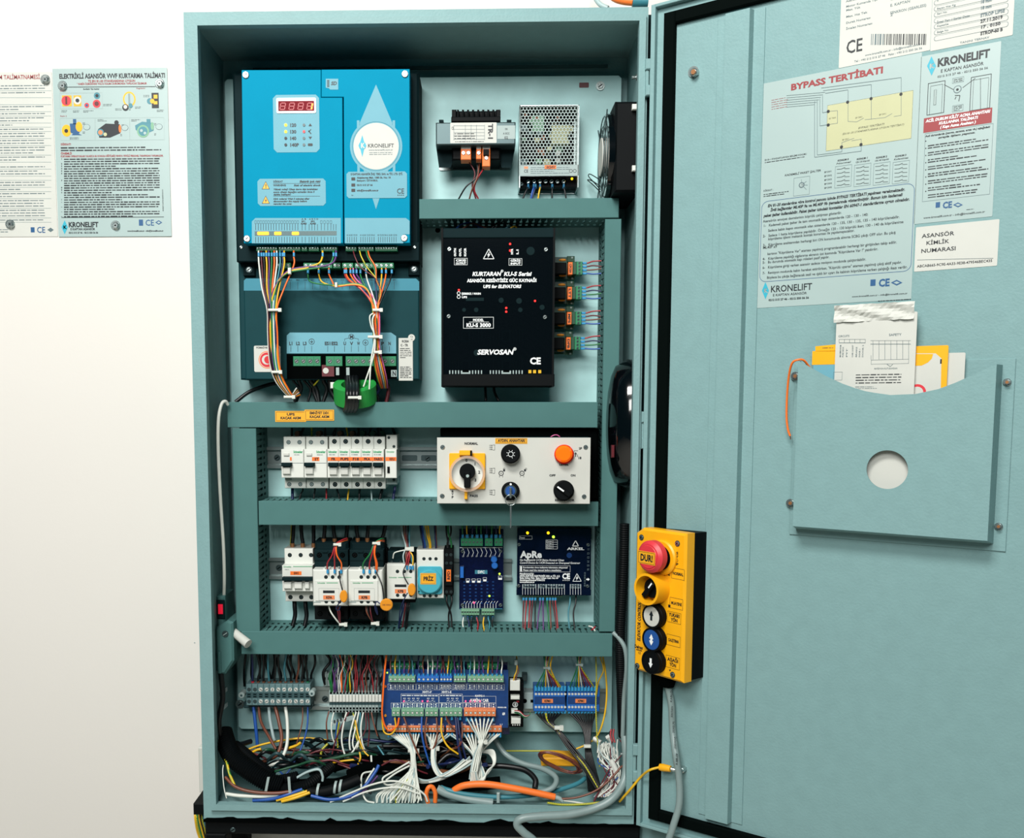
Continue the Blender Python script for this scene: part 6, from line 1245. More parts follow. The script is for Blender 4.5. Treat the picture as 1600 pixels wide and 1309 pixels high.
fw('sheath', [(976, 1150, H(.1)), (979, 1190, H(.115)), (974, 1222, H(.128)), (957, 1247, H(.142)), (930, 1262, .006), (890, 1272, .012), (845, 1275, .016), (815, 1279, .018), (808, 1288, .018), (818, 1300, .018), (838, 1318, .018), (858, 1360, .03), (870, 1500, .06), (880, 1800, .08)], .0056, 'w_grey', gc, 12, 10)
# lower left: corrugated hoses and taped bundle
def hose(pts, r, lab, m='black', k=8):
    P = spline([pt(p) for p in pts], k); L = sum((P[i + 1] - P[i]).length for i in range(len(P) - 1)); step = .0016; Q = []; acc = 0
    d = 0; i = 0; cum = [0]
    for a, b in zip(P, P[1:]): cum.append(cum[-1] + (b - a).length)
    s = 0
    while s < L:
        while cum[i + 1] < s: i += 1
        f = (s - cum[i]) / max(1e-9, cum[i + 1] - cum[i]); Q.append(P[i].lerp(P[i + 1], f)); s += step
    mb = MB(); mb.tube(Q, [r if j % 2 else r * .87 for j in range(len(Q))], m, 14); mb.sm = [False] * len(mb.sm); return solid(mb, 'corrugated_hose', lab, 'hose')
hose([(348, 1142, H(.07)), (354, 1162, H(.085)), (364, 1182, H(.1)), (388, 1202, H(.112)), (415, 1219, H(.118)), (440, 1229, H(.118))], .0142, 'fat black corrugated hose slanting from the left wall to the floor')
hose([(366, 1165, H(.06)), (385, 1180, H(.075)), (405, 1198, H(.09)), (425, 1213, H(.1))], .0095, 'second black corrugated hose behind the fat one')
hose([(424, 1222, H(.1)), (445, 1218, H(.105)), (466, 1213, H(.105))], .0085, 'short black corrugated hose end lying above the tied joint')
hose([(432, 1232, H(.12)), (455, 1232, H(.12)), (480, 1226, H(.115)), (500, 1212, H(.1)), (520, 1195, H(.08))], .0085, 'black corrugated hose turning up right behind the taped bundle')
for x, y, a_ in ((417, 1227, .2), (452, 1227, -.05)):
    p = at(x, y, H(.133)); mb = MB(); dxx, dyy = math.sin(a_) * .012, math.cos(a_) * .012
    mb.add([(p.x - .0018 - dxx, p.y - dyy, p.z), (p.x + .0018 - dxx, p.y - dyy, p.z), (p.x + .0018 + dxx, p.y + dyy, p.z), (p.x - .0018 + dxx, p.y + dyy, p.z), (p.x - .0018 - dxx, p.y - dyy, p.z - .002), (p.x + .0018 - dxx, p.y - dyy, p.z - .002), (p.x + .0018 + dxx, p.y + dyy, p.z - .002), (p.x - .0018 + dxx, p.y + dyy, p.z - .002)], [(0, 1, 2, 3), (0, 4, 5, 1), (1, 5, 6, 2), (2, 6, 7, 3), (3, 7, 4, 0)], 'pale_grey')
    solid(mb, 'cable_tie', 'white cable tie round the corrugated hoses, %s of two' % ('left' if x < 430 else 'right'), 'cable tie')
tb = thing('taped_bundle', 'black taped cable bundle with three white ties at the front of the floor', 'cable bundle', at(520, 1235, H(.12)))
fw('wrap', [(466, 1228, H(.11)), (485, 1237, H(.118)), (510, 1236, H(.12)), (540, 1226, H(.118)), (562, 1217, H(.112))], .0078, 'black', tb, 14)
fw('wrap', [(466, 1224, H(.1)), (495, 1222, H(.105)), (525, 1222, H(.108)), (555, 1213, H(.1)), (575, 1205, H(.09))], .006, 'black_matt', tb, 12)
for x, y in ((497, 1234), (524, 1230), (532, 1228)):
    mb = MB(); p = at(x, y, H(.12)); mb.ring(0, 0, .0082, .0092, -.0017, .0017, 'pale_grey', 18); mb.v = [(p.x + v[2] + .001 * v[1] / .008, p.y + v[1], p.z + v[0]) for v in mb.v]; part(mb, 'tie', tb)
hn = thing('front_wires', 'brown, white, blue and yellow wires lying along the lower left front lip', 'wires', at(400, 1240, H(.12)))
for m, r, pts in (('w_earth', .002, [(349, 1182, H(.1)), (354, 1190, H(.11)), (358, 1207, H(.12)), (367, 1228, H(.128))]), ('w_brown', .0024, [(352, 1214, H(.12)), (368, 1229, H(.13)), (395, 1237, H(.134)), (430, 1239, H(.134)), (456, 1236, H(.13))]), ('w_white', .0026, [(353, 1240, H(.13)), (375, 1243, H(.132)), (410, 1244, H(.132)), (445, 1240, H(.128)), (470, 1232, H(.12))]),
    ('w_blue', .0026, [(395, 1250, H(.13)), (425, 1248, H(.132)), (450, 1241, H(.132)), (472, 1233, H(.125))]), ('w_yellow', .0022, [(432, 1250, H(.132)), (455, 1244, H(.133)), (480, 1236, H(.128))]), ('w_yellow', .0022, [(440, 1252, H(.134)), (462, 1246, H(.134)), (484, 1238, H(.128))]), ('w_green', .0018, [(425, 1247, H(.13)), (450, 1242, H(.131)), (475, 1235, H(.125))]),
    ('w_white', .0008, [(349, 1195, H(.12)), (348, 1206, H(.125)), (350, 1230, H(.13)), (354, 1247, H(.134))]), ('w_blue', .0024, [(486, 1243, H(.128)), (515, 1249, H(.13)), (545, 1244, H(.13)), (568, 1230, H(.125)), (585, 1208, H(.115)), (592, 1195, H(.11))]), ('w_purple', .0018, [(540, 1247, H(.13)), (560, 1242, H(.128)), (575, 1228, H(.12)), (590, 1212, H(.11))]),
    ('w_lgrey', .002, [(462, 1216, H(.11)), (480, 1206, H(.11)), (498, 1202, H(.11)), (504, 1212, H(.11)), (504, 1220, H(.11))]), ('w_maroon', .0018, [(415, 1185, H(.07)), (398, 1178, H(.065)), (380, 1183, H(.06))])):
    fw('wire', pts, r, m, hn)
hn = thing('cable_tangle', 'dark tangle of cables heaped along the back of the cabinet floor', 'cables', at(600, 1185, H(.04)))
TC = ['w_black', 'w_black', 'charcoal', 'w_black', 'term_dark', 'w_black', 'w_darkblue', 'w_maroon', 'w_black', 'charcoal', 'copper', 'w_black', 'green_dark']
for i in range(58):
    x = R.uniform(352, 690); L_ = R.uniform(60, 190); x1 = min(x + L_, 760); n_ = 4; y = R.uniform(1160, 1200); h = .02 + (y - 1160) / 40 * .06
    fw('wire', [(x + (x1 - x) * j / n_, max(1154, y + R.uniform(-12, 13) + (6 if j in (0, n_) else -2)), H(min(.12, max(.012, h + R.uniform(-.015, .02))))) for j in range(n_ + 1)], R.choice([.0014, .0018, .0026, .0034]), TC[i % 13], hn)
for pts, m, r in (([(372, 1181, H(.05)), (385, 1172, H(.05)), (410, 1163, H(.04)), (445, 1156, H(.03)), (480, 1153, H(.025)), (520, 1158, H(.02))], 'w_yellow', .0017), ([(384, 1182, H(.06)), (400, 1172, H(.06)), (408, 1170, H(.06))], 'w_yellow', .002), ([(450, 1169, H(.05)), (462, 1165, H(.05)), (470, 1160, H(.05))], 'w_yellow', .0022), ([(440, 1170, H(.04)), (480, 1173, H(.04)), (530, 1176, H(.04))], 'w_maroon', .0022),
    ([(501, 1185, H(.06)), (503, 1172, H(.055)), (512, 1162, H(.05))], 'w_earth', .0018), ([(514, 1193, H(.07)), (535, 1189, H(.075)), (560, 1186, H(.075))], 'w_yellow', .0015), ([(558, 1197, H(.08)), (563, 1185, H(.08)), (562, 1175, H(.075))], 'w_yellow', .0014), ([(590, 1165, H(.05)), (600, 1180, H(.06)), (606, 1190, H(.06))], 'w_teal', .0014), ([(560, 1190, H(.08)), (572, 1200, H(.09)), (570, 1225, H(.11)), (580, 1240, H(.12))], 'w_black', .0018), ([(580, 1180, H(.08)), (581, 1200, H(.09))], 'w_white', .0015)):
    fw('wire', pts, r, m, hn)
for pts, r in (([(545, 1212, H(.09)), (580, 1200, H(.09)), (640, 1205, H(.08)), (700, 1210, H(.08)), (760, 1212, H(.08))], .009), ([(630, 1222, H(.09)), (680, 1226, H(.1)), (740, 1226, H(.1)), (782, 1222, H(.1))], .0085), ([(520, 1200, H(.08)), (560, 1190, H(.07)), (620, 1185, H(.06)), (700, 1188, H(.05))], .006)):
    fw('cable', pts, r, 'black_matt', hn, 12)

# ================================================================ things on the inner side walls
rw = OPW + .0085
def xcyl(mb, x0, x1, cy, cz, r, m, n=32, r1=None): mb.tube([(x0, cy, cz), (x1, cy, cz)], [r, r1 if r1 else r], m, n)
t = thing('ventilation_fan', 'square black fan on the upper right inner wall with a white hub', 'fan', (rw, at(960, 300, -.04).y, -.09))
fx = at(957, 230, -.032).x; y0, y1 = at(975, 300, -.032).y, at(975, 158, -.032).y; zc, yc, rr = -.032 - (y1 - y0) / 2 + .004, (y0 + y1) / 2, (y1 - y0) / 2
mb = MB(); mb.box(fx + .003, y0, rw, y1, max(-.15, zc - rr), -.032, 'black', .003); part(mb, 'fan_housing', t)
mb = MB(); xcyl(mb, fx - .004, fx + .004, yc, zc, rr * .96, 'black_gloss', 36); part(mb, 'fan_ring', t)
for k, f in enumerate((.9, .68, .5)):
    mb = MB(); mb.tube([(fx - .006 - k * .001, yc + rr * f * math.cos(a_ * math.pi / 18), zc + rr * f * math.sin(a_ * math.pi / 18)) for a_ in range(37)], .0008, 'steel_dark', 5, False); part(mb, 'guard_ring', t)
for a_ in range(4):
    mb = MB(); q = a_ * math.pi / 2 + .78; mb.tube([(fx - .006, yc + rr * .4 * math.cos(q), zc + rr * .4 * math.sin(q)), (fx - .007, yc + rr * 1.2 * math.cos(q), max(-.15, zc + rr * 1.2 * math.sin(q)))], .0008, 'steel_dark', 5); part(mb, 'guard_spoke', t)
mb = MB(); xcyl(mb, fx - .0095, fx - .004, yc, zc, rr * .43, 'paper', 28); part(mb, 'hub', t, 'round white hub label')
for y in (162, 258): mb = MB(); mb.pbox(988, y, 997, y + 9, -.03, -.024, 'white', .001); part(mb, 'white_spacer', t)
hn = thing('fan_wires', 'two thin black wires curling from the lower edge of the fan', 'wires', at(925, 285, H(.03)))
for j, pts in enumerate((((938, 296, H(.05)), (930, 287, H(.04)), (920, 276, H(.02)), (922, 272, H(.015)), (936, 280, H(.04))), ((938, 300, H(.05)), (928, 290, H(.035)), (918, 281, H(.015)), (926, 283, H(.02)), (938, 291, H(.05))))): wire('wire', pts, .0007, 'w_black', hn)
mb = MB(); mb.tube(spline([at(957, 283, -.06), at(964, 278, -.055), at(973, 275, -.055)], 4), .003, 'w_maroon', 8); solid(mb, 'crimp_splice', 'dark red insulated splice below the fan', 'splice')
t = thing('black_dome', 'glossy black dome housing on the right inner wall beside the tall duct', 'housing', (rw, at(960, 770, -.06).y, -.07))
yc = at(970, 663, -.045).y; ry_ = at(970, 560, -.045).y - yc; xa = at(949.5, 660, -.045).x; prof = [(rw, 1.0), (rw - .006, 1.0), (xa + .012, .9), (xa + .006, .74), (xa + .002, .5), (xa, .2), (xa - .0003, .01)]
mb = MB(); n_ = 40; vs = []
for x, f in prof: vs += [(x, yc + ry_ * f * math.cos(2 * math.pi * i / n_), -.07 + .06 * f * math.sin(2 * math.pi * i / n_)) for i in range(n_)]
mb.add(vs, [(j * n_ + i, j * n_ + (i + 1) % n_, (j + 1) * n_ + (i + 1) % n_, (j + 1) * n_ + i) for j in range(len(prof) - 1) for i in range(n_)], 'black_gloss', True); part(mb, 'shell', t)
mb = MB(); p = at(955, 698, -.012); mb.prism([(xa + .0035, yc - .045), (xa + .0075, yc - .045), (xa + .0075, yc - .028), (xa + .0035, yc - .028)], -.034, -.0255, 'w_maroon', .001); part(mb, 'red_mark', t)
hose([(976, 818, -.05), (975, 870, -.05), (972, 930, -.05), (969, 990, -.05), (970, 1045, -.055), (972, 1100, -.06), (974, 1150, -.08)], .0075, 'tall black corrugated hose hanging along the right inner wall')
cable([(958, 988, H(.09)), (968, 998, H(.095)), (977, 1015, H(.1)), (979, 1045, H(.1)), (975, 1090, H(.09)), (973, 1150, H(.09))], .0032, 'w_grey', 'grey cable curving out behind the lowest duct at the right')
# left wall
lw_ = -.0085
t = thing('socket_adapter', 'grey plug and switch box with a red rocker on the left inner wall', 'socket', (lw_, at(350, 1050, -.06).y, -.07))
a = at(353, 955, -.06); y0, y1 = at(345, 985, -.06).y, at(345, 930, -.06).y
mb = MB(); mb.box(lw_, y0, a.x, y1, -.105, -.055, 'duct', .003); up_ = part(mb, 'switch_box', t)
mb = MB(); q = at(345, 952, -.0548); mb.box(q.x - .0055, q.y - .014, q.x + .006, q.y + .014, -.055, -.0535, 'charcoal', .001); mb.box(q.x - .003, q.y - .006, q.x + .0035, q.y + .008, -.0535, -.0505, 'rocker', .001); part(mb, 'red_rocker', up_, 'lit red rocker switch')
a = at(366, 1000, -.05); y0, y1 = at(352, 1052, -.05).y, at(352, 968, -.05).y
mb = MB(); mb.prism([(lw_, y0 + .005), (lw_ + .008, y0), (a.x - .013, y0), (a.x, y0 + .02), (a.x, y1 - .003), (a.x - .008, y1), (lw_ + .006, y1 - .008), (lw_, y1 - .012)], -.11, -.045, 'duct', .003); lo_ = part(mb, 'plug_body', t)
mb = MB(); q = at(352, 990, -.0448); mb.cyl(q.x, q.y, .0045, -.045, -.0435, 'steel_dark', 14); mb.line(q.x - .003, q.y - .002, q.x + .003, q.y + .002, .001, -.0432, 'pale_grey'); part(mb, 'screw', lo_)
q0, q1 = at(346, 1052, -.044), at(340, 1018, -.044); mb = MB(); mb.box(q1.x, q0.y, q0.x, q1.y, -.045, -.042, 'duct', .0012); part(mb, 'cable_grip', lo_)
mb = MB(); mb.tube([at(364, 985, -.06), at(372, 993, -.05), at(388, 1006, -.04)], [.0052, .0062, .0068], 'paper', 10); solid(mb, 'white_plug', 'angled white plastic tube beside the grey plug box', 'plug')
cable([(356, 632, -.055), (352, 627, -.05), (346, 632, -.045), (341.5, 655, -.04), (341, 700, -.04), (344, 770, -.045), (349, 850, -.05), (350.5, 900, -.055), (350, 934, -.065)], .0024, 'w_white', 'pale grey cable looping down the left inner wall to the plug box')
cable([(446, 597, H(.03)), (420, 601, H(.035)), (390, 612, H(.05)), (368, 628, H(.06))], .0028, 'w_black', 'black cable arching behind the left end of the middle duct')
cable([(345, 1050, -.05), (348, 1090, -.05), (342, 1130, -.05), (350, 1158, -.06), (372, 1163, -.08), (392, 1158, -.1)], .004, 'w_black', 'black cable falling from the plug box to the floor tangle')
for k, y in enumerate((1080, 1104)):  # pale strips painted for light showing through louvre slots
    mb = MB(); z0, z1 = -.06, -.1
    mb.add([(lw_ + .0012, at(342, y + 9, z0).y, z0), (lw_ + .0012, at(352, y - 1, z1).y, z1), (lw_ + .0012, at(352, y - 7, z1).y, z1), (lw_ + .0012, at(342, y + 1, z0).y, z0),
            (lw_ + .0002, at(342, y + 9, z0).y, z0), (lw_ + .0002, at(352, y - 1, z1).y, z1), (lw_ + .0002, at(352, y - 7, z1).y, z1), (lw_ + .0002, at(342, y + 1, z0).y, z0)], [(0, 1, 2, 3), (4, 5, 1, 0), (7, 6, 2, 3)], 'ink_white'); solid(mb, 'painted_louvre_light', '%s of two slanted louvre slots, their light painted white, on the left inner wall' % ('upper', 'lower')[k], 'louvre slot')
# ================================================================ toroid and looms in front of the drive
t = pthing('ferrite_ring', 'green ferrite ring threaded with black cables under the motor drive', 'ferrite ring', 552, 640, H(.06))
c = at(553, 613, H(.088)); Rt = px2m(34, H(.09)); tl = .95
mb = MB(); n_ = 40; ro, ri, hh = Rt, Rt * .62, .0125; vs = []
for i in range(n_):
    a_ = 2 * math.pi * i / n_
    for rr_, y_ in ((ro, -hh), (ro, hh), (ri, hh), (ri, -hh)):
        X, Yv, Z = rr_ * math.cos(a_), y_, rr_ * math.sin(a_); vs.append((c.x + X, c.y + Yv * math.cos(.38) - Z * math.sin(.38), c.z - .012 + Yv * math.sin(.38) + Z * math.cos(.38) * .8))
mb.add(vs, [(i * 4 + k, i * 4 + (k + 1) % 4, ((i + 1) % n_) * 4 + (k + 1) % 4, ((i + 1) % n_) * 4 + k) for i in range(n_) for k in range(4)], 'toroid', True)
mb.sm = [False] * len(mb.sm); part(mb, 'ring', t)
for j in range(4):
    x = 543 + j * 5; mb = MB(); mb.tube(spline([at(x + 2 - j, 570, H(.05)), at(x - 1, 590, H(.07)), at(x, 603, H(.1)), at(x, 618, H(.115)), at(x - 1, 634, H(.1)), at(x - 4, 642, H(.085))], 6), .0034, 'w_black', 10); part(mb, 'cable_turn', t)
tie(552, 621, H(.121), 17, 4, t); mb = MB(); mb.pbox(516, 597, 525, 607, H(.06), H(.07), 'white', .001); part(mb, 'tie_head', t)
hn = thing('drive_cables', 'dark cables and sleeves hanging below the motor drive terminals', 'cables', at(490, 605, H(.04)))
for i in range(16):
    x = 458 + i * 9.8 + R.uniform(-2, 2); fw('wire', [(x, 576, H(.05)), (x + R.uniform(-4, 4), 592, H(.055)), (x + R.uniform(-9, 9), 608, H(.05)), (x + R.uniform(-12, 12), 628, H(.05))], R.choice([.0018, .0028, .0034]), R.choice(['w_black', 'w_black', 'w_black', 'w_maroon', 'w_black', 'w_grey', 'w_darkblue']), hn)
wire('wire', ((498, 575, H(.06)), (500, 588, H(.066)), (494, 598, H(.06)), (488, 604, H(.05))), .0013, 'w_earth', hn)
hn = thing('left_loom', 'thick loom of coloured wires running down the left of the motor drive', 'wire loom', at(430, 500, H(.09)))
cols = ['w_white', 'w_maroon', 'w_black', 'w_yellow', 'w_purple', 'w_green', 'w_orange', 'w_white', 'w_teal', 'w_darkblue', 'w_yellow', 'w_orange']
xs = [404, 408.3, 412, 416, 420, 424.5, 428.5, 432.5, 437.5, 441.5, 444, 459]
ZL = H(.1)
for i, (x, m) in enumerate(zip(xs, cols)):
    u = i - 5.5; kx = 425 + u * 1.35
    P = ((x, 392, H(.088)), (x, 400, H(.093)), (x + (1 if i < 5 else 0), 415, H(.095)), ((x + kx) / 2 - 1.5, 450, H(.098)), (kx, 484, ZL + (i % 3) * .0015), (kx + 1, 520, ZL + (i % 2) * .002), (428 + u * 1.3, 560, ZL + (i % 3) * .001), (434 + u * 1.2, 588, H(.1)), (444 + u * 1.0, 606, H(.095)), (456 + u * .5, 619, H(.085)), (466 + u * .5, 612 + u, H(.06)))
    w = wire('wire', P, .0012, m, hn); mb = MB(); mb.pbox(x - 1.5, 394.5, x + 1.5, 400.5, H(.091), H(.0955), 'blue_ferrule', .0005); part(mb, 'ferrule', w)
for (x, y, w_) in ((427, 484, 17), (430, 581, 13)): tie(x, y, H(.109), w_, 4, hn)
tie(452, 423, H(.106), 5, 10, hn, tail=False); tie(450, 620, H(.094), 14, 4, hn)
for x, m, yo in ((504, 'w_yellow', 0), (521, 'w_green', 2), (525, 'w_purple', -2)):
    w = wire('wire', ((x, 392, H(.088)), (x, 400, H(.093)), (x - 5, 411 + yo * .3, H(.098)), (x - 22, 417 + yo * .4, H(.1)), (478, 419 + yo, H(.1)), (452, 424 + yo * .8, H(.1)), (436, 438, H(.1)), (428 + yo, 458, H(.1)), (423 + yo, 484, H(.1)), (423 + yo, 530, H(.1)), (430 + yo, 572, H(.099)), (440 + yo, 600, H(.095)), (455, 618, H(.085))), .0014, m, hn)
    mb = MB(); mb.pbox(x - 1.5, 394.5, x + 1.5, 400.5, H(.091), H(.0955), 'blue_ferrule', .0005); part(mb, 'ferrule', w)
hn = thing('right_loom', 'coloured wire loom gathered at the right of the motor drive front', 'wire loom', at(590, 500, H(.09)))
src = [(481, 'w_green', 1), (498, 'w_yellow', 1), (514, 'w_orange', 1), (538.5, 'w_red', 0), (541, 'w_orange', 0), (547.5, 'w_orange', 0), (557, 'w_purple', 0), (563, 'w_green', 0), (572, 'w_white', 0), (586, 'w_darkblue', 0), (596.5, 'w_yellow', 0), (603, 'w_orange', 0), (612, 'w_black', 0), (552, 'w_pink', 0)]
for i, (x, m, far) in enumerate(src):
    u = i - 6.5; kx = 587 + u * .75
    P = [(x, 419, H(.08)), (x, 428, H(.084))]
    if far: P += [(x + 6, 441, H(.09)), (525, 445.5 + i, H(.095)), (556, 443 + i, H(.097)), (575, 452 + i * 1.5, H(.097))]
    elif x < 560: P += [(x + 6, 438, H(.09)), (565 + u, 450, H(.096)), (578 + u * .8, 465, H(.097))]
    else: P += [(x + (590 - x) * .15, 440, H(.09)), (x + (590 - x) * .6, 462, H(.096))]
    P += [(kx, 484, H(.099) + (i % 3) * .0012), (588 + u * .8, 510, H(.097) + (i % 2) * .0015), (588.5 + u * .7, 545, H(.096)), (592 + u * 1.1, 570, H(.094)), (597 + u * 1.1, 592, H(.08)), (600 + u * .8, 606, H(.06))]
    w = wire('wire', P, .0011, m, hn); mb = MB(); mb.pbox(x - 1.6, 421, x + 1.6, 427, H(.082), H(.0865), 'blue_ferrule', .0005); part(mb, 'ferrule', w)
for x, m in ((552, 'w_maroon'), (562, 'w_earth'), (572, 'w_green'), (575, 'w_orange')):
    w = wire('wire', ((x, 392, H(.088)), (x + 3, 402, H(.094)), (x + 12, 418, H(.098)), (588, 436, H(.1)), (594 + (x - 560) * .1, 458, H(.1)), (588, 484, H(.1)), (589, 520, H(.098)), (592, 560, H(.095)), (598, 592, H(.08))), .001, m, hn)
for pts in (((586, 488, H(.1)), (578, 494, H(.103)), (580, 510, H(.103)), (586, 526, H(.103)), (584, 555, H(.105)), (572, 592, H(.107)), (568, 604, H(.108))), ((588, 488, H(.1)), (582, 500, H(.104)), (585, 530, H(.104)), (580, 562, H(.106)), (577, 608, H(.108)))): wire('wire', pts, .0011, 'w_white', hn)
for x, y, w_ in ((588, 484, 12), (584, 526, 19), (588, 550, 9)): tie(x, y, H(.107), w_, 4, hn)
tie(525, 445, H(.101), 4, 8, hn, tail=False)
# ================================================================ sheets and plates on the door
DZ = -.0066
def sheet(x0, y0, x1, y1, z, fr, m, nm, lab, cat='sticker', th=.0004, r=.001):
    mb = MB(fr); a = rect(x0, y0, x1, y1, z, fr); mb.prism(rrect(*a, r), z - th, z, m); return solid(mb, nm, lab, cat), a
class PR:                                    # printing helper on one sheet
    def __init__(s, parent, fr, z): s.o = parent; s.mb = MB(fr); s.z = z + .0002
    def t(s, tx, x0, y0, x1, y1, m='ink', b=0, i=0): s.mb.ptext(tx, x0, y0, x1, y1, s.z, m, b, i); return s
    def g(s, x0, y0, x1, y1, rows, m='ink', th=.4, fill=.95, seed=1): s.mb.greek(x0, y0, x1, y1, rows, s.z, m, th, fill, seed); return s
    def l(s, x0, y0, x1, y1, w=.6, m='ink_grey'): s.mb.pline(x0, y0, x1, y1, w, s.z + .0001, m); return s
    def r(s, x0, y0, x1, y1, m, dz=0): s.mb.prect(x0, y0, x1, y1, s.z + dz, m); return s
    def fr(s, x0, y0, x1, y1, m='ink_grey', w=.0003): s.mb.frame_(*rect(x0, y0, x1, y1, s.z, s.mb.fr), w, s.z, s.z, m); return s
    def c(s, x, y, r, m, dz=0, n=16, ry=None):
        p = at(x, y, s.z, s.mb.fr); k = px2m(1, s.z, x, y + 0, s.mb.fr) if s.mb.fr is not DOOR else (at(x, y + 1, s.z, s.mb.fr) - at(x, y, s.z, s.mb.fr)).length
        s.mb.flat(circ(p.x, p.y, r * k, n, 0, (ry or r) * k), s.z + dz, m); return s
    def p(s, pts, m, dz=0): s.mb.ppoly(pts, s.z + dz, m); return s
    def done(s, nm='print', lab=None): return part(s.mb, nm, s.o, lab)
def logo(P, x, y, w, h, m='teal_logo'):
    P.p([(x, y - h / 2), (x + w / 2, y), (x, y + h / 2), (x - w / 2, y)][::-1], m); P.t('K', x - w * .22, y - h * .12, x + w * .25, y + h * .12, 'paper', 1)
def marks(P, x, y, s=1):
    P.r(x, y - 5 * s, x + 8 * s, y + 5 * s, 'ink_blue'); P.t('CE', x + 13 * s, y - 5.5 * s, x + 29 * s, y + 5.5 * s, 'ink_blue', 1)
    P.p([(x + 41 * s, y - 4.5 * s), (x + 50 * s, y), (x + 41 * s, y + 4.5 * s), (x + 32 * s, y)][::-1], 'ink_blue'); P.p([(x + 41 * s, y - 2.2 * s), (x + 46 * s, y), (x + 41 * s, y + 2.2 * s), (x + 36 * s, y)][::-1], 'paper_blue', .0001)
# rating plates at the top edge
o, a = sheet(1313, -24, 1455, 92, DZ, DOOR, 'paper', 'rating_plate', 'white rating plate with CE mark and barcode, top left on the door', 'plate')
P = PR(o, DOOR, DZ)
for i, (l_, r_) in enumerate((('Asansör Kumanda Tipi', 'TAM OTO.'), ('Motor Kumanda Tipi', 'E. KAPTAN'), ('Max. Yük', 'SENKRON (GEARLESS)'), ('Max. Hız Tek', '2'), ('Durak Numarası', ''), ('İmalat Numarası', ''))):
    y = -6 + i * 9; P.t(l_, 1322, y, 1322 + len(l_) * 2.7, y + 3.2, 'ink_grey'); 
    if r_: P.t(r_, 1391, y, 1391 + min(56, len(r_) * 3.4), y + 4, 'ink_grey')
P.t('CE', 1322, 62, 1346.5, 81.5, 'ink')
RB = random.Random(4); x = 1361
while x < 1446:
    w = RB.choice([1, 1, 1.6, 2.4]); P.r(x, 53, x + w, 70, 'ink' if x > 1380 else 'ink_grey'); x += w + RB.choice([1, 1.5, 2.2])
P.t('www.kronelift.com.tr - info@kronelift.com.tr', 1352, 76, 1438, 79, 'ink_grey'); P.t('Tel : +90 212 515 27 46   Faks : +90 212 550 56 56', 1335, 84, 1440, 87, 'ink_grey'); P.done('plate_print')
o, a = sheet(1456, -24, 1584, 67, DZ, DOOR, 'paper', 'rating_plate', 'white rating plate with ruled rows of numbers, top right on the door', 'plate'); P = PR(o, DOOR, DZ)
for i, (l_, r_) in enumerate((('Tip', ''), ('A', '18 mm'), ('Beyan Hızı Kg', '18 mm'), ('Seri No', 'STROP LIFSE'), ('İmal Tar. / Serial Date', '27.11.2019'), ('Kapasite', '17 . 0150'), ('Belge No', 'STROP-60 B'))):
    y = -10 + i * 9.5; P.mb.add(*[[], []], 'ink') if 0 else None
    P.mb.prism(rrect(*rect(1460, y - 2, 1575, y + 6, P.z, DOOR), .002, 3), DZ, P.z - .0001, 'ink_grey', back=False); P.mb.prism(rrect(*rect(1460.8, y - 1.4, 1574.2, y + 5.4, P.z, DOOR), .0018, 3), DZ, P.z, 'paper', back=False)
    P.z += .0002; P.t(l_, 1464, y, 1464 + len(l_) * 2.2, y + 3, 'ink_grey')
    if r_: P.t(r_, 1532, y - .6, 1532 + len(r_) * 3.4, y + 4.4, 'ink' if i > 3 else 'ink_grey', 1)
    P.z -= .0002
P.t('TANINI TERNAV', 1500, 61, 1545, 64, 'ink_grey'); P.done('plate_print')
# bypass sheet
o, a = sheet(1184, 108, 1431.5, 474, DZ, DOOR, 'paper_blue', 'bypass_sheet', 'large pale instruction sheet headed BYPASS TERTİBATI on the door', 'sign'); P = PR(o, DOOR, DZ)
P.t('BYPASS TERTİBATI', 1236, 118, 1378.6, 127.5, 'ink_red', 1)
P.r(1292, 153, 1425, 226, 'cream'); P.fr(1292, 153, 1425, 226)
def D6(x, y): return 1160 + x / 3.636, y / 3.636
def DL(x0, y0, x1, y1, w=.6): P.l(*D6(x0, y0), *D6(x1, y1), w)
for k in range(6):
    yy = 538 + k * 13; DL(250, yy + 5, 410 + (5 - k) * 12, yy - 14 + k * 1, .5)
for sgm in ((600, 512, 600, 690), (732, 480, 732, 678), (902, 440, 902, 655), (470, 530, 600, 510), (458, 515, 732, 480), (448, 500, 902, 440), (440, 560, 440, 715), (455, 545, 455, 640), (455, 640, 485, 635), (440, 715, 485, 708), (425, 570, 425, 880), (410, 575, 410, 893), (410, 893, 675, 858), (425, 880, 565, 862), (565, 862, 565, 810), (675, 858, 675, 790), (565, 810, 635, 785), (600, 690, 650, 692), (650, 692, 690, 670), (695, 680, 810, 668), (810, 668, 850, 645), (860, 662, 902, 655), (490, 633, 540, 628), (540, 628, 540, 700), (540, 700, 490, 707), (620, 800, 675, 790)): DL(*sgm)
for q in ((598, 580), (731, 560), (901, 535), (488, 633), (488, 710), (563, 835), (674, 821)): P.c(*D6(*q), 2.4, 'ink', .0003)
for q in ((660, 668), (795, 650), (585, 793), (510, 672)): x, y = D6(*q); P.t('BP_SW1', x - 5, y - 1.5, x + 6, y + 1, 'ink')
P.t('BYPASS TERTİBATI', 1341, 195.5, 1381, 198.5, 'ink', 0, 1); P.t('(EN 81-20 STANDARTLARINA UYGUN TERTİBAT)', 1316, 200.5, 1412, 203.3, 'ink', 0, 1)
for k in range(5): P.g(*D6(165, 556 + k * 13), *D6(258, 566 + k * 13), 1, 'ink_red', .25, 1, k)
P.t('EN 81-1 STANDARTLARINDA BEKLEME KONUMU', 1195, 244, 1260, 246.5, 'ink'); P.g(1195, 248, 1260, 250.5, 1, 'ink', .45, 1, 2)
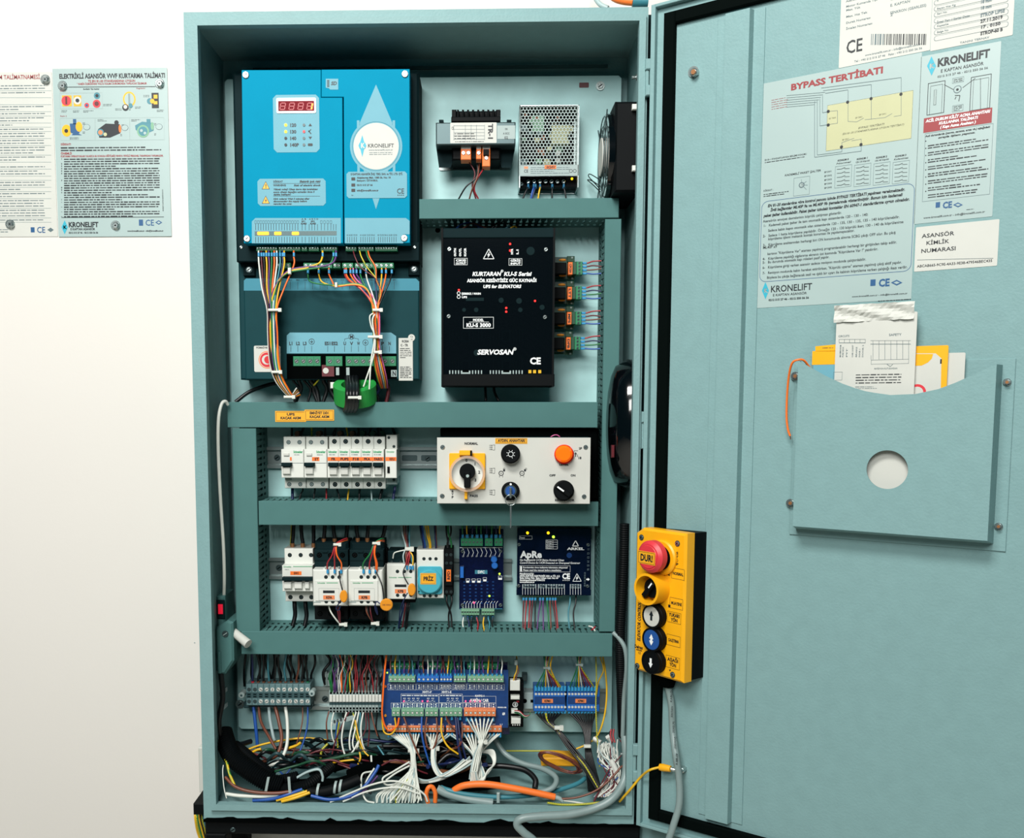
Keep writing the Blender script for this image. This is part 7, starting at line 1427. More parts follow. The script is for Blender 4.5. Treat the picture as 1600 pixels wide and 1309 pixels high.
P.t('KADEMELİ PAKET ŞALTER', 1226, 268.5, 1282, 271.5, 'ink', 0, 1); P.fr(1240, 276.5, 1265, 305)
x, y = 1252.5, 289; P.c(x, y, 4.5, 'ink_grey'); P.c(x, y, 3, 'pale_grey', .0001)
for q in ((1252, 280), (1260, 283), (1262, 289), (1260, 296)): P.l(1253, 289, *q, .5)
P.t('DİKKAT :', 1193, 296, 1208, 298.5, 'ink'); P.g(1193, 300, 1232, 306, 2, 'ink', .4, 1, 4)
for i in range(4):
    x0 = 1304.5 + i * 30; yc = 275.5 - i * 2.2; P.fr(x0, yc - 17, x0 + 26, yc + 17); P.t('KONUM %d' % i, x0 + 4, yc - 27 , x0 + 21, yc - 24.4, 'ink', 1, 1); P.t(('Normal', '120-130 Köprülü', '130-140 Köprülü', 'Kullanılmaz')[i], x0 + 2, yc - 22.5, x0 + 24, yc - 20, 'ink', 0, 1)
    for k in range(5): y = yc - 12.5 + k * 6.3; P.l(x0 + 3, y + 1.5, x0 + 10, y + 1, .6, 'ink'); P.l(x0 + 10, y + 1, x0 + 16, y - 1.6, .7, 'ink'); P.l(x0 + 15, y + .5, x0 + 23, y, .6, 'ink')
for k in range(5): P.t('BP_SW%d' % (k + 1), 1288, 267 + k * 6.2, 1299.5, 269.5 + k * 6.2, 'ink')
# rounded text frame
bx = rect(1188.6, 300.5, 1426, 432, P.z, DOOR); rp = rrect(*bx, .008, 5); ip = inset(rp, .0005); n_ = len(rp); P.mb.add([(x, y, P.z) for x, y in rp + ip], [(i, (i + 1) % n_, (i + 1) % n_ + n_, i + n_) for i in range(n_)], 'ink_blue')
def D7(x, y): return 1160 + x / 3.636, 280 + y / 3.636
for tx, x0, x1, y, b in (('EN 81-20 standardına göre kontrol panosu içinde BYPASS TERTİBATI yapılması gerekmektedir.', 145, 920, 104, 1), ('İlgili bağlantılar ML40P_9a ve ML40P_9b şemalarında gösterilmiştir. Bunun için kademeli', 160, 905, 131, 1), ('paket şalter kullanılabilir. Paket şalter içindeki kontaklar EN 60947-1 standartlarına uygun olmalıdır.', 122, 946, 160, 1),
    ('Asansörün emniyet devrelerinin köprülü çalışması gösterilir.', 118, 563, 214, 0), ('1-   Kademeli paket şalter ile tam otomatik kapı sistemlerde 120 - 130 - 140:', 120, 712, 232, 0), ('Sadece kabin kapısı otomatik olan sistemlerde 120 - 135, 130 - 135, 135 - 140 köprülenebilir.', 147, 890, 252, 0), ('2-   Sadece 1 hatta köprüleme yapılabilir. Örneğin 120 - 130 köprülü iken; 130 - 140 da köprülenirse', 118, 912, 282, 0),
    ('köprüleme işlemi mekanik kontak koruması ile yapılamayacaktır.', 147, 635, 315, 0), ('3-   Köprüleme anahtarından herhangi biri ON konumunda alınırsa SCBG çıkışı OFF olur. Bu çıkış', 118, 868, 338, 0), ('ML40P_x9', 117, 195, 385, 0), ('kartının "Köprüleme Var" ataması yapılmış programlanabilir herhangi bir girişinden takip edilir.', 143, 875, 390, 0),
    ('4-   Köprüleme yapıldığı algılanırsa ekranın üst kısmında "Köprüleme Var !" yazdırılır.', 116, 768, 424, 0), ('5-   Bu durumda otomatik kapı röleleri pasif yapılır.', 115, 493, 457, 0), ('6-   Köprüleme girişi varken asansör sadece revizyon modunda çalıştırılabilir.', 115, 700, 478, 0), ('7-   Revizyon modunda kabin hareket ettirilirken, "Köprülü uyarısı" ataması yapılmış çıkış aktif yapılır.', 115, 903, 502, 0), ('Böylece bu çıkışa bağlanacak sesli ve ışıklı bir uyarı ile kabinin köprüleme varken çalıştığı ikazı verilir.', 140, 935, 528, 0)):
    u0, v = D7(x0, y); u1, _ = D7(x1, y); P.t(tx, u0, v - (2.2 if b else 2), u1, v + (2.2 if b else 2), 'ink', 1 if b else 0, 1 if b else 0)
logo(P, 1196, 454, 11, 27); P.t('KRONELIFT', 1204, 444.5, 1268, 454.5, 'ink'); P.t('E KAPTAN ASANSÖR', 1207.5, 457.6, 1260, 461.2, 'ink'); P.t('0212 515 27 46 - 0212 550 56 56', 1201, 465.3, 1263.5, 468.3, 'ink', 1)
marks(P, 1360, 441.5); P.t('www.kronelift.com.tr - info@kronelift.com.tr', 1331, 459.5, 1417, 462, 'ink', 0, 1); P.g(1372, 467.5, 1423, 470, 1, 'ink', .4, 1, 7); P.done('sheet_print')
# key instruction sheet
o, a = sheet(1434, 77.5, 1557, 343.5, DZ, DOOR, 'paper_blue', 'instruction_sheet', 'narrow pale instruction sheet with a red band and two door drawings', 'sign'); P = PR(o, DOOR, DZ)
logo(P, 1455.5, 103, 14, 30); P.t('KRONELIFT', 1465, 84.5, 1545, 96.5, 'ink', 1); P.t('E KAPTAN ASANSÖR', 1470, 102.5, 1536, 107.5, 'ink'); P.t('0212 515 27 46 - 0212 550 56 56', 1465, 111.3, 1543, 114.5, 'ink')
for x0, x1, y0, y1 in ((1449, 1476, 128, 178), (1516, 1548, 118, 171)):
    P.fr(x0, y0, x1, y1, 'ink', .0006); P.fr(x0 + 4, y0 + 5, x1 - 4, y1, 'ink'); 
P.r(1459, 140, 1463, 164, 'pale_grey'); P.fr(1459, 140, 1463, 164, 'ink'); P.l(1532, 122, 1532, 171, .7, 'ink'); P.l(1475, 132, 1490, 140, .7, 'ink'); P.l(1504, 137, 1524, 122, .7, 'ink'); P.c(1496, 139.5, 6, 'ink_grey'); P.c(1496, 139.5, 4.8, 'paper_blue', .0001); P.c(1496, 140, 2, 'ink', .0002)
P.fr(1488, 121, 1506, 129); P.g(1490, 122.5, 1504, 128, 2, 'ink', .4, 1, 3); P.fr(1488, 164, 1505, 174); P.g(1490, 165, 1503, 173, 3, 'ink', .4, 1, 3); P.l(1492, 149, 1500, 149, 1, 'ink'); P.l(1500, 149, 1498, 158, 1, 'ink'); P.l(1494, 151, 1492, 155, 1, 'ink')
P.r(1443.5, 176.5, 1549.5, 199.5, 'ink_red'); P.z += .0002; P.t('ACİL DURUM KİLİT AÇMA ANAHTARI', 1447, 179.3, 1546, 183.5, 'ink_white', 1, 1); P.t('KULLANMA TALİMATI', 1467, 186, 1527, 190, 'ink_white', 1, 1); P.t('( Kapı Açma Anahtarı )', 1469, 192.5, 1524, 196.5, 'ink_white', 1, 1); P.z -= .0002
P.fr(1443.5, 201, 1549, 309); P.t('Acil durumlarda (yangın, sarsıntı, arıza vb.) aşağıdaki', 1446, 204, 1546, 206.8, 'ink', 1, 1); P.t('sırayla işlem yapınız.', 1466, 209.5, 1523, 212.2, 'ink', 1, 1)
for k in range(8): y = 219 + k * 11.2; P.c(1446.5, y + 1.5, .9, 'ink'); P.g(1450, y, 1547, y + 7.5, 2, 'ink', .45, .97, 20 + k)
marks(P, 1462, 320, .85); P.g(1510, 326, 1522, 328, 1, 'ink', .4); P.t('www.kronelift.com.tr - info@kronelift.com.tr', 1443, 334, 1538, 337, 'ink', 0, 1); P.done('sheet_print')
o, a = sheet(1430, 348.8, 1559.5, 419.6, DZ, DOOR, 'paper', 'identity_sticker', 'white sticker reading ASANSÖR KİMLİK NUMARASI on the door', 'sticker'); P = PR(o, DOOR, DZ)
P.t('ASANSÖR', 1440.5, 363.5, 1490, 369.5, 'ink'); P.t('KİMLİK', 1447, 375.3, 1482, 381, 'ink'); P.t('NUMARASI', 1439, 387, 1493, 393, 'ink'); P.l(1433, 406, 1552, 403.2, .5); P.t('ABCAB665-9C9E-4A33-9E38-479546BEC435', 1433, 409.5, 1550, 413.5, 'ink'); P.done('sticker_print')
# ================================================================ document pocket
pk = thing('document_pocket', 'grey steel document pocket with a round hole, screwed to the door', 'document holder', at(1400, 860, -.006, DOOR), DOOR)
zf = .02
yT, yB = at(1400, 565, -.006, DOOR).y, 0
lx, rx_ = at(1238, 700, -.006, DOOR).x, at(1579, 720, -.006, DOOR).x; fyt = at(1237, 568, -.006, DOOR).y; fyb = at(1400, 848, -.006, DOOR).y
mb = MB(DOOR); mb.box(lx, fyb, rx_, fyt, -.0068, -.0052, 'paint', .0004); part(mb, 'back_flange', pk)
FX0, FX1 = at(1243, 690, zf, DOOR).x, at(1550, 710, zf, DOOR).x; FY0 = at(1392, 833.5, zf, DOOR).y; FYT = at(1247, 563, zf, DOOR).y
arc = [(at(x, y, zf, DOOR)) for x, y in ((1247, 563), (1262, 571.5), (1280, 582), (1301, 593), (1325, 603), (1355, 612), (1391, 617), (1430, 615.5), (1474.5, 606), (1510, 590), (1543, 570), (1554, 569))]
def arcY(x):
    t_ = (x - arc[0].x) / (arc[-1].x - arc[0].x); 
    for a_, b_ in zip(arc, arc[1:]):
        if a_.x <= x <= b_.x: return a_.y + (b_.y - a_.y) * (x - a_.x) / (b_.x - a_.x)
    return arc[-1].y if x > arc[-1].x else arc[0].y
hc = at(1386, 733.7, zf, DOOR); hr = (at(1386, 764, zf, DOOR) - at(1386, 703.5, zf, DOOR)).length / 2
mb = MB(DOOR)
# front sheet with a real hole: outer outline bridged to the hole in angular order
n_ = 64; outer = []; hole = []
for i in range(n_):
    a_ = 2 * math.pi * i / n_; dx_, dy_ = math.cos(a_), math.sin(a_); hole.append((hc.x + hr * dx_, hc.y + hr * dy_))
    s_ = 0
    while s_ < 1:
        s_ += .0008; X, Y = hc.x + dx_ * s_, hc.y + dy_ * s_
        if X < FX0 or X > FX1 or Y < FY0 or Y > arcY(X): break
    outer.append([min(FX1, max(FX0, X)), max(FY0, min(Y, arcY(min(FX1, max(FX0, X)))))])
for cx_, cy_ in ((FX0, FY0), (FX1, FY0), (FX0, arcY(FX0)), (FX1, arcY(FX1))):
    k = min(range(n_), key=lambda i: (outer[i][0] - cx_) ** 2 + (outer[i][1] - cy_) ** 2); outer[k] = [cx_, cy_]
q = [(i, (i + 1) % n_) for i in range(n_)]
for zz_, flip in ((zf, 0), (zf - .0014, 1)): mb.add([(x, y, zz_) for x, y in outer + hole], [(a_, b_, b_ + n_, a_ + n_) for a_, b_ in q], 'paint')
mb.add([(x, y, zf) for x, y in outer] + [(x, y, zf - .0014) for x, y in outer], [(a_, b_, b_ + n_, a_ + n_) for a_, b_ in q], 'paint')
mb.add([(x, y, zf) for x, y in hole] + [(x, y, zf - .0014) for x, y in hole], [(a_, b_, b_ + n_, a_ + n_) for a_, b_ in q], 'paint', True)
part(mb, 'front_sheet', pk)
ix1 = at(1560, 700, -.005, DOOR).x
mb = MB(DOOR); zb = -.0055
mb.add([(FX1, FY0, zf), (FX1, arcY(FX1), zf), (ix1, arcY(FX1) , zb), (ix1, FY0 - .006, zb), (FX0, FY0, zf), (FX0 - .004, FY0 - .006, zb), (FX0, arcY(FX0), zf), (FX0 - .004, arcY(FX0), zb)], [(0, 1, 2, 3), (4, 0, 3, 5), (6, 4, 5, 7)], 'paint'); part(mb, 'side_walls', pk)
for q_ in ((1242, 587.4), (1234.5, 786), (1573.4, 597), (1560, 822.6)):
    mb = MB(DOOR); mb.pcyl(*q_, 7, -.0052, -.0035, 'steel', 14, .0005); mb.pcyl(*q_, 4.6, -.0035, .0005, 'steel', 6); mb.pcyl(*q_, 2.8, .0005, .001, 'brass', 10); part(mb, 'fixing_nut', pk)
def psheet(nm, lab, x0, y0, x1, y1, z, m, cat='paper', th=.0012, print_=None):
    mb = MB(DOOR); a_ = rect(x0, y0, x1, y1, z, DOOR); mb.prism(rrect(*a_, .0015), z - th, z, m); o = solid(mb, nm, lab, cat); return o
o = psheet('folded_leaflet', 'plain pale sheet at the right end of the document pocket', 1477, 551, 1505, 700, .0015, 'paper')
o = psheet('booklet', 'white booklet with yellow border and red gear, right half of the pocket', 1400, 540.5, 1478.5, 690, .005, 'yellow', 'booklet')
P = PR(o, DOOR, .005); P.p([(1400, 552), (1462, 552), (1471, 560), (1468, 690), (1400, 690)][::-1], 'paper'); P.p([(1400, 553), (1458, 553), (1456, 560), (1450, 566), (1440, 571), (1400, 572)][::-1], 'yellow', .0002); P.c(1433, 613, 13, 'red_soft', .0002, 20); P.c(1433, 613, 9, 'paper', .0003); P.r(1469, 561, 1471.5, 568, 'ink', .0002); P.done('cover_print')
o = psheet('booklet', 'yellow and light blue booklet at the left end of the document pocket', 1269, 541, 1330, 690, .004, 'label_blue', 'booklet')
P = PR(o, DOOR, .004); P.r(1269, 548, 1306, 569.5, 'yellow'); P.p([(1274, 541), (1306, 538), (1306, 549), (1274, 549)][::-1], 'yellow'); P.g(1285, 542, 1303, 545, 1, 'ink_grey'); P.done('cover_print')
o = psheet('wiring_document', 'tall folded white wiring document standing highest in the pocket', 1302, 490, 1427, 780, .010, 'paper', 'paper')
P = PR(o, DOOR, .010); P.t('CIRCUITS', 1310, 523.5, 1327, 526.5, 'ink_grey'); P.t('SAFETY', 1389, 521, 1408, 524.5, 'ink_grey')
P.l(1311, 535.5, 1352, 535.5, .7); P.l(1360, 537.5, 1423, 537.5, .7); P.l(1311, 530, 1352, 530, .4); P.l(1360, 532, 1423, 532, .4)
for i in range(6): P.l(1311 + i * 8.2, 530, 1311 + i * 8.2, 535.5, .5)
for i in range(7): P.l(1364 + i * 9.3, 532, 1364 + i * 9.3, 561.5, .5)
for i, x in enumerate((1312, 1316, 1322, 1331, 1337, 1342, 1347)): P.mb.ptextv(('MACHINE ROOM', 'FUSE BOX', 'PIT', 'CAR LIGHT', 'BRAKE', 'DOOR 1', 'DOOR 2')[i], x, 539 + (i % 3) * 3, x + 2.2, 558, P.z, 'ink_grey')
P.fr(1361, 561.5, 1420, 568.5); P.l(1361, 562, 1361, 555, .5); P.l(1386, 569, 1391, 572.5, .6); P.l(1391, 572.5, 1395, 569, .6); P.t('REVİZYON KUTUSUNDAN', 1366, 574.5, 1402, 576.7, 'ink_grey'); P.g(1337, 583, 1412, 600, 4, 'ink', .35, .95, 9); P.g(1336, 603, 1372, 608, 2, 'ink_grey', .3, .95, 5); P.fr(1302, 581, 1316, 594)
P.done('document_print')
mb = MB(DOOR); vs = []; nx, ny = 26, 7; a0, a1, a2, a3 = rect(1303.5, 474, 1428.5, 501, .011, DOOR); RW = random.Random(8)
for j in range(ny):
    for i in range(nx): vs.append((a0 + (a2 - a0) * i / (nx - 1), a1 + (a3 - a1) * j / (ny - 1) + RW.uniform(-.0004, .0004), .0112 + .0016 * math.sin(j * 1.3 + i * .35) + RW.uniform(-.0008, .0008)))
mb.add(vs, [(j * nx + i, j * nx + i + 1, (j + 1) * nx + i + 1, (j + 1) * nx + i) for j in range(ny - 1) for i in range(nx - 1)], 'paper'); part(mb, 'crumpled_top', o, 'crumpled taped top edge')
rwr = thing('red_wire', 'red wire hooked over the left corner of the document pocket', 'wire', at(1235, 690, .01, DOOR), DOOR)
wire('insulation', ((1265, 574, .008), (1256, 563, .016), (1247, 562, .02), (1238, 567, .02), (1233, 585, .014), (1230, 615, .008), (1229, 650, .006), (1231, 670, .005), (1234.5, 681, .004)), .0013, 'orange', rwr, DOOR, 8)
wire('strand', ((1234.5, 681, .004), (1235.5, 686, .003)), .0006, 'copper', rwr, DOOR)
# ================================================================ pendant station
SA = .90
Pq = DOOR @ at(1104, 950, -.006, DOOR)
STN = frame(Pq, (math.cos(SA), -math.sin(SA), 0)); nz = Vector((STN[0][2], STN[1][2], STN[2][2])); SD = .043
for i in range(3): STN[i][3] = Pq[i] + nz[i] * SD
S = STN
sx0, sx1 = at(991.5, 940, 0, S).x, at(1069.5, 945, 0, S).x; sy1, sy0 = at(1040, 829.5, 0, S).y, at(1035, 1058.5, 0, S).y
ps_ = thing('pendant_station', 'yellow pendant control station with red stop mushroom hanging on the door', 'control station', ((sx0 + sx1) / 2, sy0, -SD), S)
ch = .011
outl = [(sx0 + .006, sy0), (sx1, sy0), (sx1, sy1), (sx0 + .012, sy1), (sx0, sy1 - .008), (sx0, sy0 + .006)]
mb = MB(S); mb.prism(outl, -.017, 0, 'yellow', .003); part(mb, 'yellow_cover', ps_)
bo = [(sx0 + .007, sy0 + .001), (sx1 - .001, sy0 + .001), (sx1 - .001, sy1 - .001), (sx0 + .011, sy1 - .001), (sx0 + .001, sy1 - .009), (sx0 + .001, sy0 + .007)]
mb = MB(S); mb.prism(bo, -SD, -.017, 'black'); part(mb, 'black_base', ps_)
mb = MB(S); g_ = at(1049, 1066, -.03, S); mb.tube([(g_.x, sy0 + .002, -.022), (g_.x, sy0 - .010, -.022), (g_.x, sy0 - .018, -.022)], [.012, .0115, .009], 'black_matt', 16); part(mb, 'cable_gland', ps_)
def sr(py_px, x=1020): return (at(x, 900 + py_px, 0, S) - at(x, 900, 0, S)).length
for q_ in ((1002.4, 839.4), (1058.6, 849), (995.8, 1040), (1051, 1054)): mb = MB(S); p = at(*q_, .0003, S); mb.cyl(p.x, p.y, sr(4.6), .0002, .0008, 'steel_dark', 14); mb.cyl(p.x, p.y, sr(3.2), .0008, .0016, 'steel', 12); mb.line(p.x - .0016, p.y - .0016, p.x + .0016, p.y + .0016, .0008, .0018, 'black_matt'); mb.line(p.x - .0016, p.y + .0016, p.x + .0016, p.y - .0016, .0008, .0018, 'black_matt'); part(mb, 'cover_screw', ps_)
p = at(1033, 871, .004, S); mb = MB(S); mb.cyl(p.x, p.y, sr(27), 0, .005, 'yellow', 32, .002); mb.cyl(p.x, p.y, sr(19), .005, .0055, 'black', 28); part(mb, 'stop_collar', ps_)
p = at(1013.5, 870, .026, S); R_ = sr(24.5); st_ = MB(S); mb = MB(S); mb.cyl(p.x, p.y, R_ * .6, .005, .016, 'red_soft', 24); mb.cyl(p.x, p.y, R_, .014, .027, 'red_soft', 36, .004); mb.cyl(p.x, p.y, R_ * .72, .027, .028, 'red_soft', 30, .0005); sb = part(mb, 'stop_mushroom', ps_, 'red mushroom stop button')
mb = MB(S); z_ = .0283; a_ = rect(996.5, 861.5, 1023.5, 881.5, z_, S); mb.box(*a_, z_ - .0003, z_, 'yellow_label'); mb.frame_(a_[0] + .001, a_[1] + .001, a_[2] - .001, a_[3] - .001, .0004, z_ + .0002, z_ + .0002, 'ink'); mb.ptext('DUR!', 1000.5, 866.5, 1019.5, 876.5, z_ + .0002, 'ink', 1); part(mb, 'stop_label', sb, 'yellow label reading DUR!')
p = at(1009.5, 920.5, .022, S); R_ = sr(24.5); mb = MB(S); mb.ring(p.x, p.y, R_ * .84, R_, 0, .022, 'yellow', 36); mb.cyl(p.x, p.y, R_ * .84, 0, .003, 'yellow', 30); part(mb, 'shroud', ps_, 'round yellow shroud')
mb = MB(S); mb.cyl(p.x, p.y, R_ * .62, .003, .012, 'black', 28, .001); d_ = Vector((.62, .78)).normalized(); w_ = Vector((-d_.y, d_.x)) * .0035; c_ = Vector((p.x, p.y)); l_ = R_ * .62
mb.prism([tuple(c_ - d_ * l_ * 1.1 - w_), tuple(c_ + d_ * l_ * .9 - w_), tuple(c_ + d_ * l_ * .9 + w_), tuple(c_ - d_ * l_ * 1.1 + w_)], .012, .019, 'black', .001); mb.line(*(c_ + d_ * .002), *(c_ + d_ * l_ * .85), .002, .0193, 'ink_white'); part(mb, 'selector_knob', ps_)
for (x, y, mm, am, lb, up_, dn_) in ((1017.5, 963, 'paper', 'ink', 'white up button', 1, 0), (1017.5, 999.5, 'blue_button', 'ink_white', 'blue start button', 1, 1), (1016.5, 1034.5, 'black', 'ink_white', 'black down button', 0, 1)):
    p = at(x, y, .012, S); R_ = sr(18.5); mb = MB(S); mb.cyl(p.x, p.y, R_ * 1.03, 0, .009, 'black', 32, .001); mb.ring(p.x, p.y, R_ * .86, R_, .009, .012, 'black', 32); part(mb, 'button_ring', ps_)
    mb = MB(S); mb.cyl(p.x, p.y, R_ * .86, .009, .0116, mm, 32, .0005); z_ = .0119; s_ = R_ * .42; w_ = R_ * .11
    mb.flat([(p.x - w_, p.y - s_ * .8), (p.x + w_, p.y - s_ * .8), (p.x + w_, p.y + s_ * .8), (p.x - w_, p.y + s_ * .8)], z_, am)
    if up_: mb.flat([(p.x - w_ * 2.1, p.y + s_ * .2), (p.x + w_ * 2.1, p.y + s_ * .2), (p.x, p.y + s_ * 1.15)], z_ + .0001, am)
    if dn_: mb.flat([(p.x - w_ * 2.1, p.y - s_ * .2), (p.x, p.y - s_ * 1.15), (p.x + w_ * 2.1, p.y - s_ * .2)], z_ + .0001, am)
    part(mb, 'push_button', ps_, lb)
P = PR(ps_, S, 0)
for i, ch_ in enumerate('STOP'): P.t(ch_, 1056.5, 862 + i * 5.8, 1059.3, 866 + i * 5.8, 'ink', 1)
for b, ts in (((1049, 888, 1069.3, 905), ('NORMAL',)), ((1046.5, 934.5, 1067, 951.5), ('MUAYENE',)), ((1042.8, 956.3, 1064, 973.5), ('YUKARI', 'YÖN')), ((1041.5, 992.3, 1063, 1009.5), ('ÇALIŞTIRMA',)), ((1040.3, 1025.5, 1062, 1044.5), ('AŞAĞI', 'YÖN'))):
    P.fr(*b, 'ink', .0004); n2 = len(ts); xm = (b[0] + b[2]) / 2
    for k, t_ in enumerate(ts):
        hw = 8.2 if len(t_) > 3 else 5; yc_ = (b[1] + b[3]) / 2 + (k - (n2 - 1) / 2) * 7.6; hh_ = 2.6 if n2 > 1 else 2.2; P.t(t_, xm - hw, yc_ - hh_, xm + hw, yc_ + hh_, 'ink', 1)
P.mb.ptextv('ELEVATOR CONTROL', 996.3, 941, 1000.8, 1001.5, P.z, 'ink', 1, True, 1); P.t('Delmas', 991.5, 1008, 1004, 1013, 'ink', 1); P.t('SERIES', 994, 1014.5, 1003, 1016.5, 'ink', 1); P.t('CE', 997, 1018, 1001, 1021.5, 'ink'); P.r(1044, 944.5, 1047.5, 949, 'ink'); P.p([(1043, 898), (1046.5, 896.5), (1046.5, 900)], 'ink'); P.p([(1045, 1046), (1048.5, 1046), (1046.8, 1049)], 'ink'); P.done('station_lettering')
gc = thing('grey_cable', 'grey printed cable running from the yellow pendant down the open door', 'cable', at(1050, 1250, .0, DOOR), DOOR)
gp = STN @ Vector((g_.x, sy0 - .016, -.022)); gpd = DOOR.inverted() @ gp
pts = [gpd, at(1049, 1100, gpd.z * .8, DOOR), at(1051, 1140, gpd.z * .5, DOOR), at(1056, 1180, .012, DOOR), at(1061, 1215, .01, DOOR), at(1061.5, 1255, .012, DOOR), at(1052, 1290, .016, DOOR), at(1041, 1325, .02, DOOR), at(1036, 1360, .02, DOOR), at(1040, 1500, .03, DOOR), at(1050, 1700, .05, DOOR)]
mb = MB(DOOR); mb.tube(spline(pts, 10), .0046, 'w_grey', 12); part(mb, 'sheath', gc)
mb = MB(DOOR)
for i, (y, s_) in enumerate(((1088, 'KABLO'), (1112, '300/500V'), (1136, '20X0,75'), (1160, '(H05VV5-F)'), (1186, 'A 005-CE'))): x = 1048.5 + max(0, (y - 1100)) * .1; zz_ = max(.012, gpd.z * (1 - (y - 1070) / 110)) + .0048; mb.ptextv(s_, x - 1.2, y - 9, x + 1.8, y + 9, zz_, 'ink')
part(mb, 'cable_print', gc)
ew = thing('earth_lead', 'yellow-green earth lead with a yellow crimp lug bolted to the door', 'wire', at(1040, 1200, .0, DOOR), DOOR)
e0 = CAB @ at(968, 1252, -.01); e1 = CAB @ at(985, 1233, .006); e2 = CAB @ at(1001, 1214, .012); di = DOOR.inverted()
mb = MB(DOOR); mb.tube(spline([di @ e0, di @ e1, di @ e2, at(1015, 1203, .012, DOOR), at(1030, 1198.5, .006, DOOR)], 8), .0017, 'w_yellow', 8); part(mb, 'insulation', ew)
mb = MB(DOOR); a_, b_ = at(1031, 1198, .005, DOOR), at(1048, 1201, .005, DOOR); mb.tube([a_, (a_ * .7 + b_ * .3), b_], [.0046, .0052, .0042], 'yellow', 10); part(mb, 'crimp_sleeve', ew)
mb = MB(DOOR); c_ = at(1056, 1203, .003, DOOR); mb.tube([b_, c_], [.0025, .003], 'steel', 8); part(mb, 'lug', ew)
# ================================================================ things above the cabinet
t = thing('orange_conduit', 'orange cable ending in a grey gland on top of the cabinet', 'cable', (at(1000, 11, -.08).x, yt, -.08))
mb = MB(); mb.tube(spline([at(950, -12, -.1), at(962, -3, -.09), at(975, 1, -.085), at(990, 2.5, -.08)], 6), .0055, 'orange', 12); part(mb, 'sheath', t)
mb = MB(); mb.tube([at(988, 2.5, -.08), at(1012, 2.5, -.08)], .0075, 'w_teal', 10); part(mb, 'gland', t, 'grey-blue cable gland')
mb = MB(); mb.tube(spline([at(925, -20, -.13), at(930, -4, -.125), at(938, 7, -.12), at(950, 13, -.115)], 6), .0035, 'w_lgrey', 10); solid(mb, 'grey_cable', 'pale grey cable curving down behind the top edge of the cabinet', 'cable')
# left of the cabinet foot
mb = MB(); mb.pbox(310.5, 1168, 322, 1238, -.15, -.1, 'paper', .001); dct = solid(mb, 'cable_trunking', 'narrow pale trunking running up behind the lower left cabinet edge', 'trunking')
t = thing('side_bracket', 'small black bracket holding green and yellow wires beside the cabinet foot', 'bracket', at(312, 1272, -.05))
mb = MB(); mb.pbox(302, 1256, 318.5, 1273, -.1, -.03, 'black', .001); part(mb, 'bracket', t)
for i in range(7): x = 304 + i * 2.2; wire('wire', ((x, 1266, -.055), (x + 1, 1280, -.05), (x + 4 + i * .4, 1298, -.055), (x + 10, 1316, -.06), (x + 14, 1335, -.06)), .0014, ('w_yellow', 'w_earth', 'w_green', 'w_yellow', 'w_black', 'w_earth', 'w_teal')[i], t)
for i in range(6): x = 312 + i * 1.3; wire('wire', ((x - 6, 1262, -.08), (x - 2, 1250, -.1), (x + 2, 1238, -.12)), .0008, ('w_white', 'w_red', 'w_white', 'w_green', 'w_white', 'w_red')[i], t)
# ================================================================ wall posters
PZ = WZ + .001
def dome(o, q):
    mb = MB(); mb.pcyl(*q, 7.5, PZ, PZ + .002, 'steel', 18, .001); mb.pcyl(*q, 5.6, PZ + .002, PZ + .006, 'steel', 16, .002); mb.pcyl(*q, 1.2, PZ + .006, PZ + .0062, 'black_matt', 8); part(mb, 'fixing_screw', o)
o, a = sheet(-110, 113, 85.5, 370, PZ, CAB, 'paper', 'wall_notice', 'white wall notice of ruled text lines, left edge of the wall', 'sign', .001, .0005); P = PR(o, CAB, PZ)
P.t('ASANSÖR PERİYODİK BAKIM TALİMATNAMESİ', -92, 117.5, 62, 124, 'ink_red')
y = 132
for k in range(24):
    n_ = (2, 2, 2, 2, 1, 2, 1, 1, 2, 2, 3, 2, 2, 2, 1, 2, 1, 2, 3, 3, 1, 0, 1, 0)[k]; h_ = 4.2 * max(n_, 1) + 1.2
    if n_: P.g(-80, y, 78, y + h_ - 1, n_, 'ink_grey', .3, .95, 40 + k)
    y += h_; P.l(-90, y, 80, y + 0, .5, 'pale_grey'); y += 1.3
    if y > 345: break
P.r(48, 355, 54, 363, 'ink_blue'); P.t('CE', 57.5, 354.5, 70, 363.5, 'ink_blue'); P.p([(79, 355.5), (84, 359), (79, 362.5), (74, 359)][::-1], 'ink_grey'); P.g(-20, 357, 15, 364, 2, 'ink_grey', .3); P.done('notice_print')
for q in ((70, 123.5), (15, 350)): dome(o, q)
o, a = sheet(86.5, 106.5, 264.5, 369.5, PZ + .0006, CAB, 'paper_blue', 'rescue_poster', 'pale blue wall poster headed ELEKTRİKLİ ASANSÖR with machine pictures', 'poster', .001, .0005); P = PR(o, CAB, PZ + .0006)
P.t('ELEKTRİKLİ ASANSÖR VVVF KURTARMA TALİMATI', 92.3, 115, 257.5, 122, 'ink', 1); P.t('TS EN 81-20 STANDARDINA UYGUN', 137.5, 124.8, 211, 128, 'ink_red', 1); P.t('* KABİN İÇERİSİNDE YOLCU KALMA DURUMUNDA YAPILACAK İŞLEMLER', 120, 129.3, 229, 132, 'ink_red', 1)
P.l(104, 136, 243, 135.2, .9, 'ink'); P.t('Regülatör Tipi Anahtar', 130, 138, 155, 140, 'ink', 1); P.t('Regülatör', 213, 136.8, 227, 138.8, 'ink_red')
P.fr(93.5, 145, 160, 170, 'pale_grey'); P.t('Resim 1', 93.5, 141, 103, 143, 'ink_red'); P.t('Resim 2', 94, 180.3, 104, 182.3, 'ink_red'); P.fr(94, 184, 256.5, 219, 'pale_grey'); P.l(148.5, 185, 148.5, 218, .5, 'pale_grey'); P.l(202.5, 185, 202.5, 218, .5, 'pale_grey')
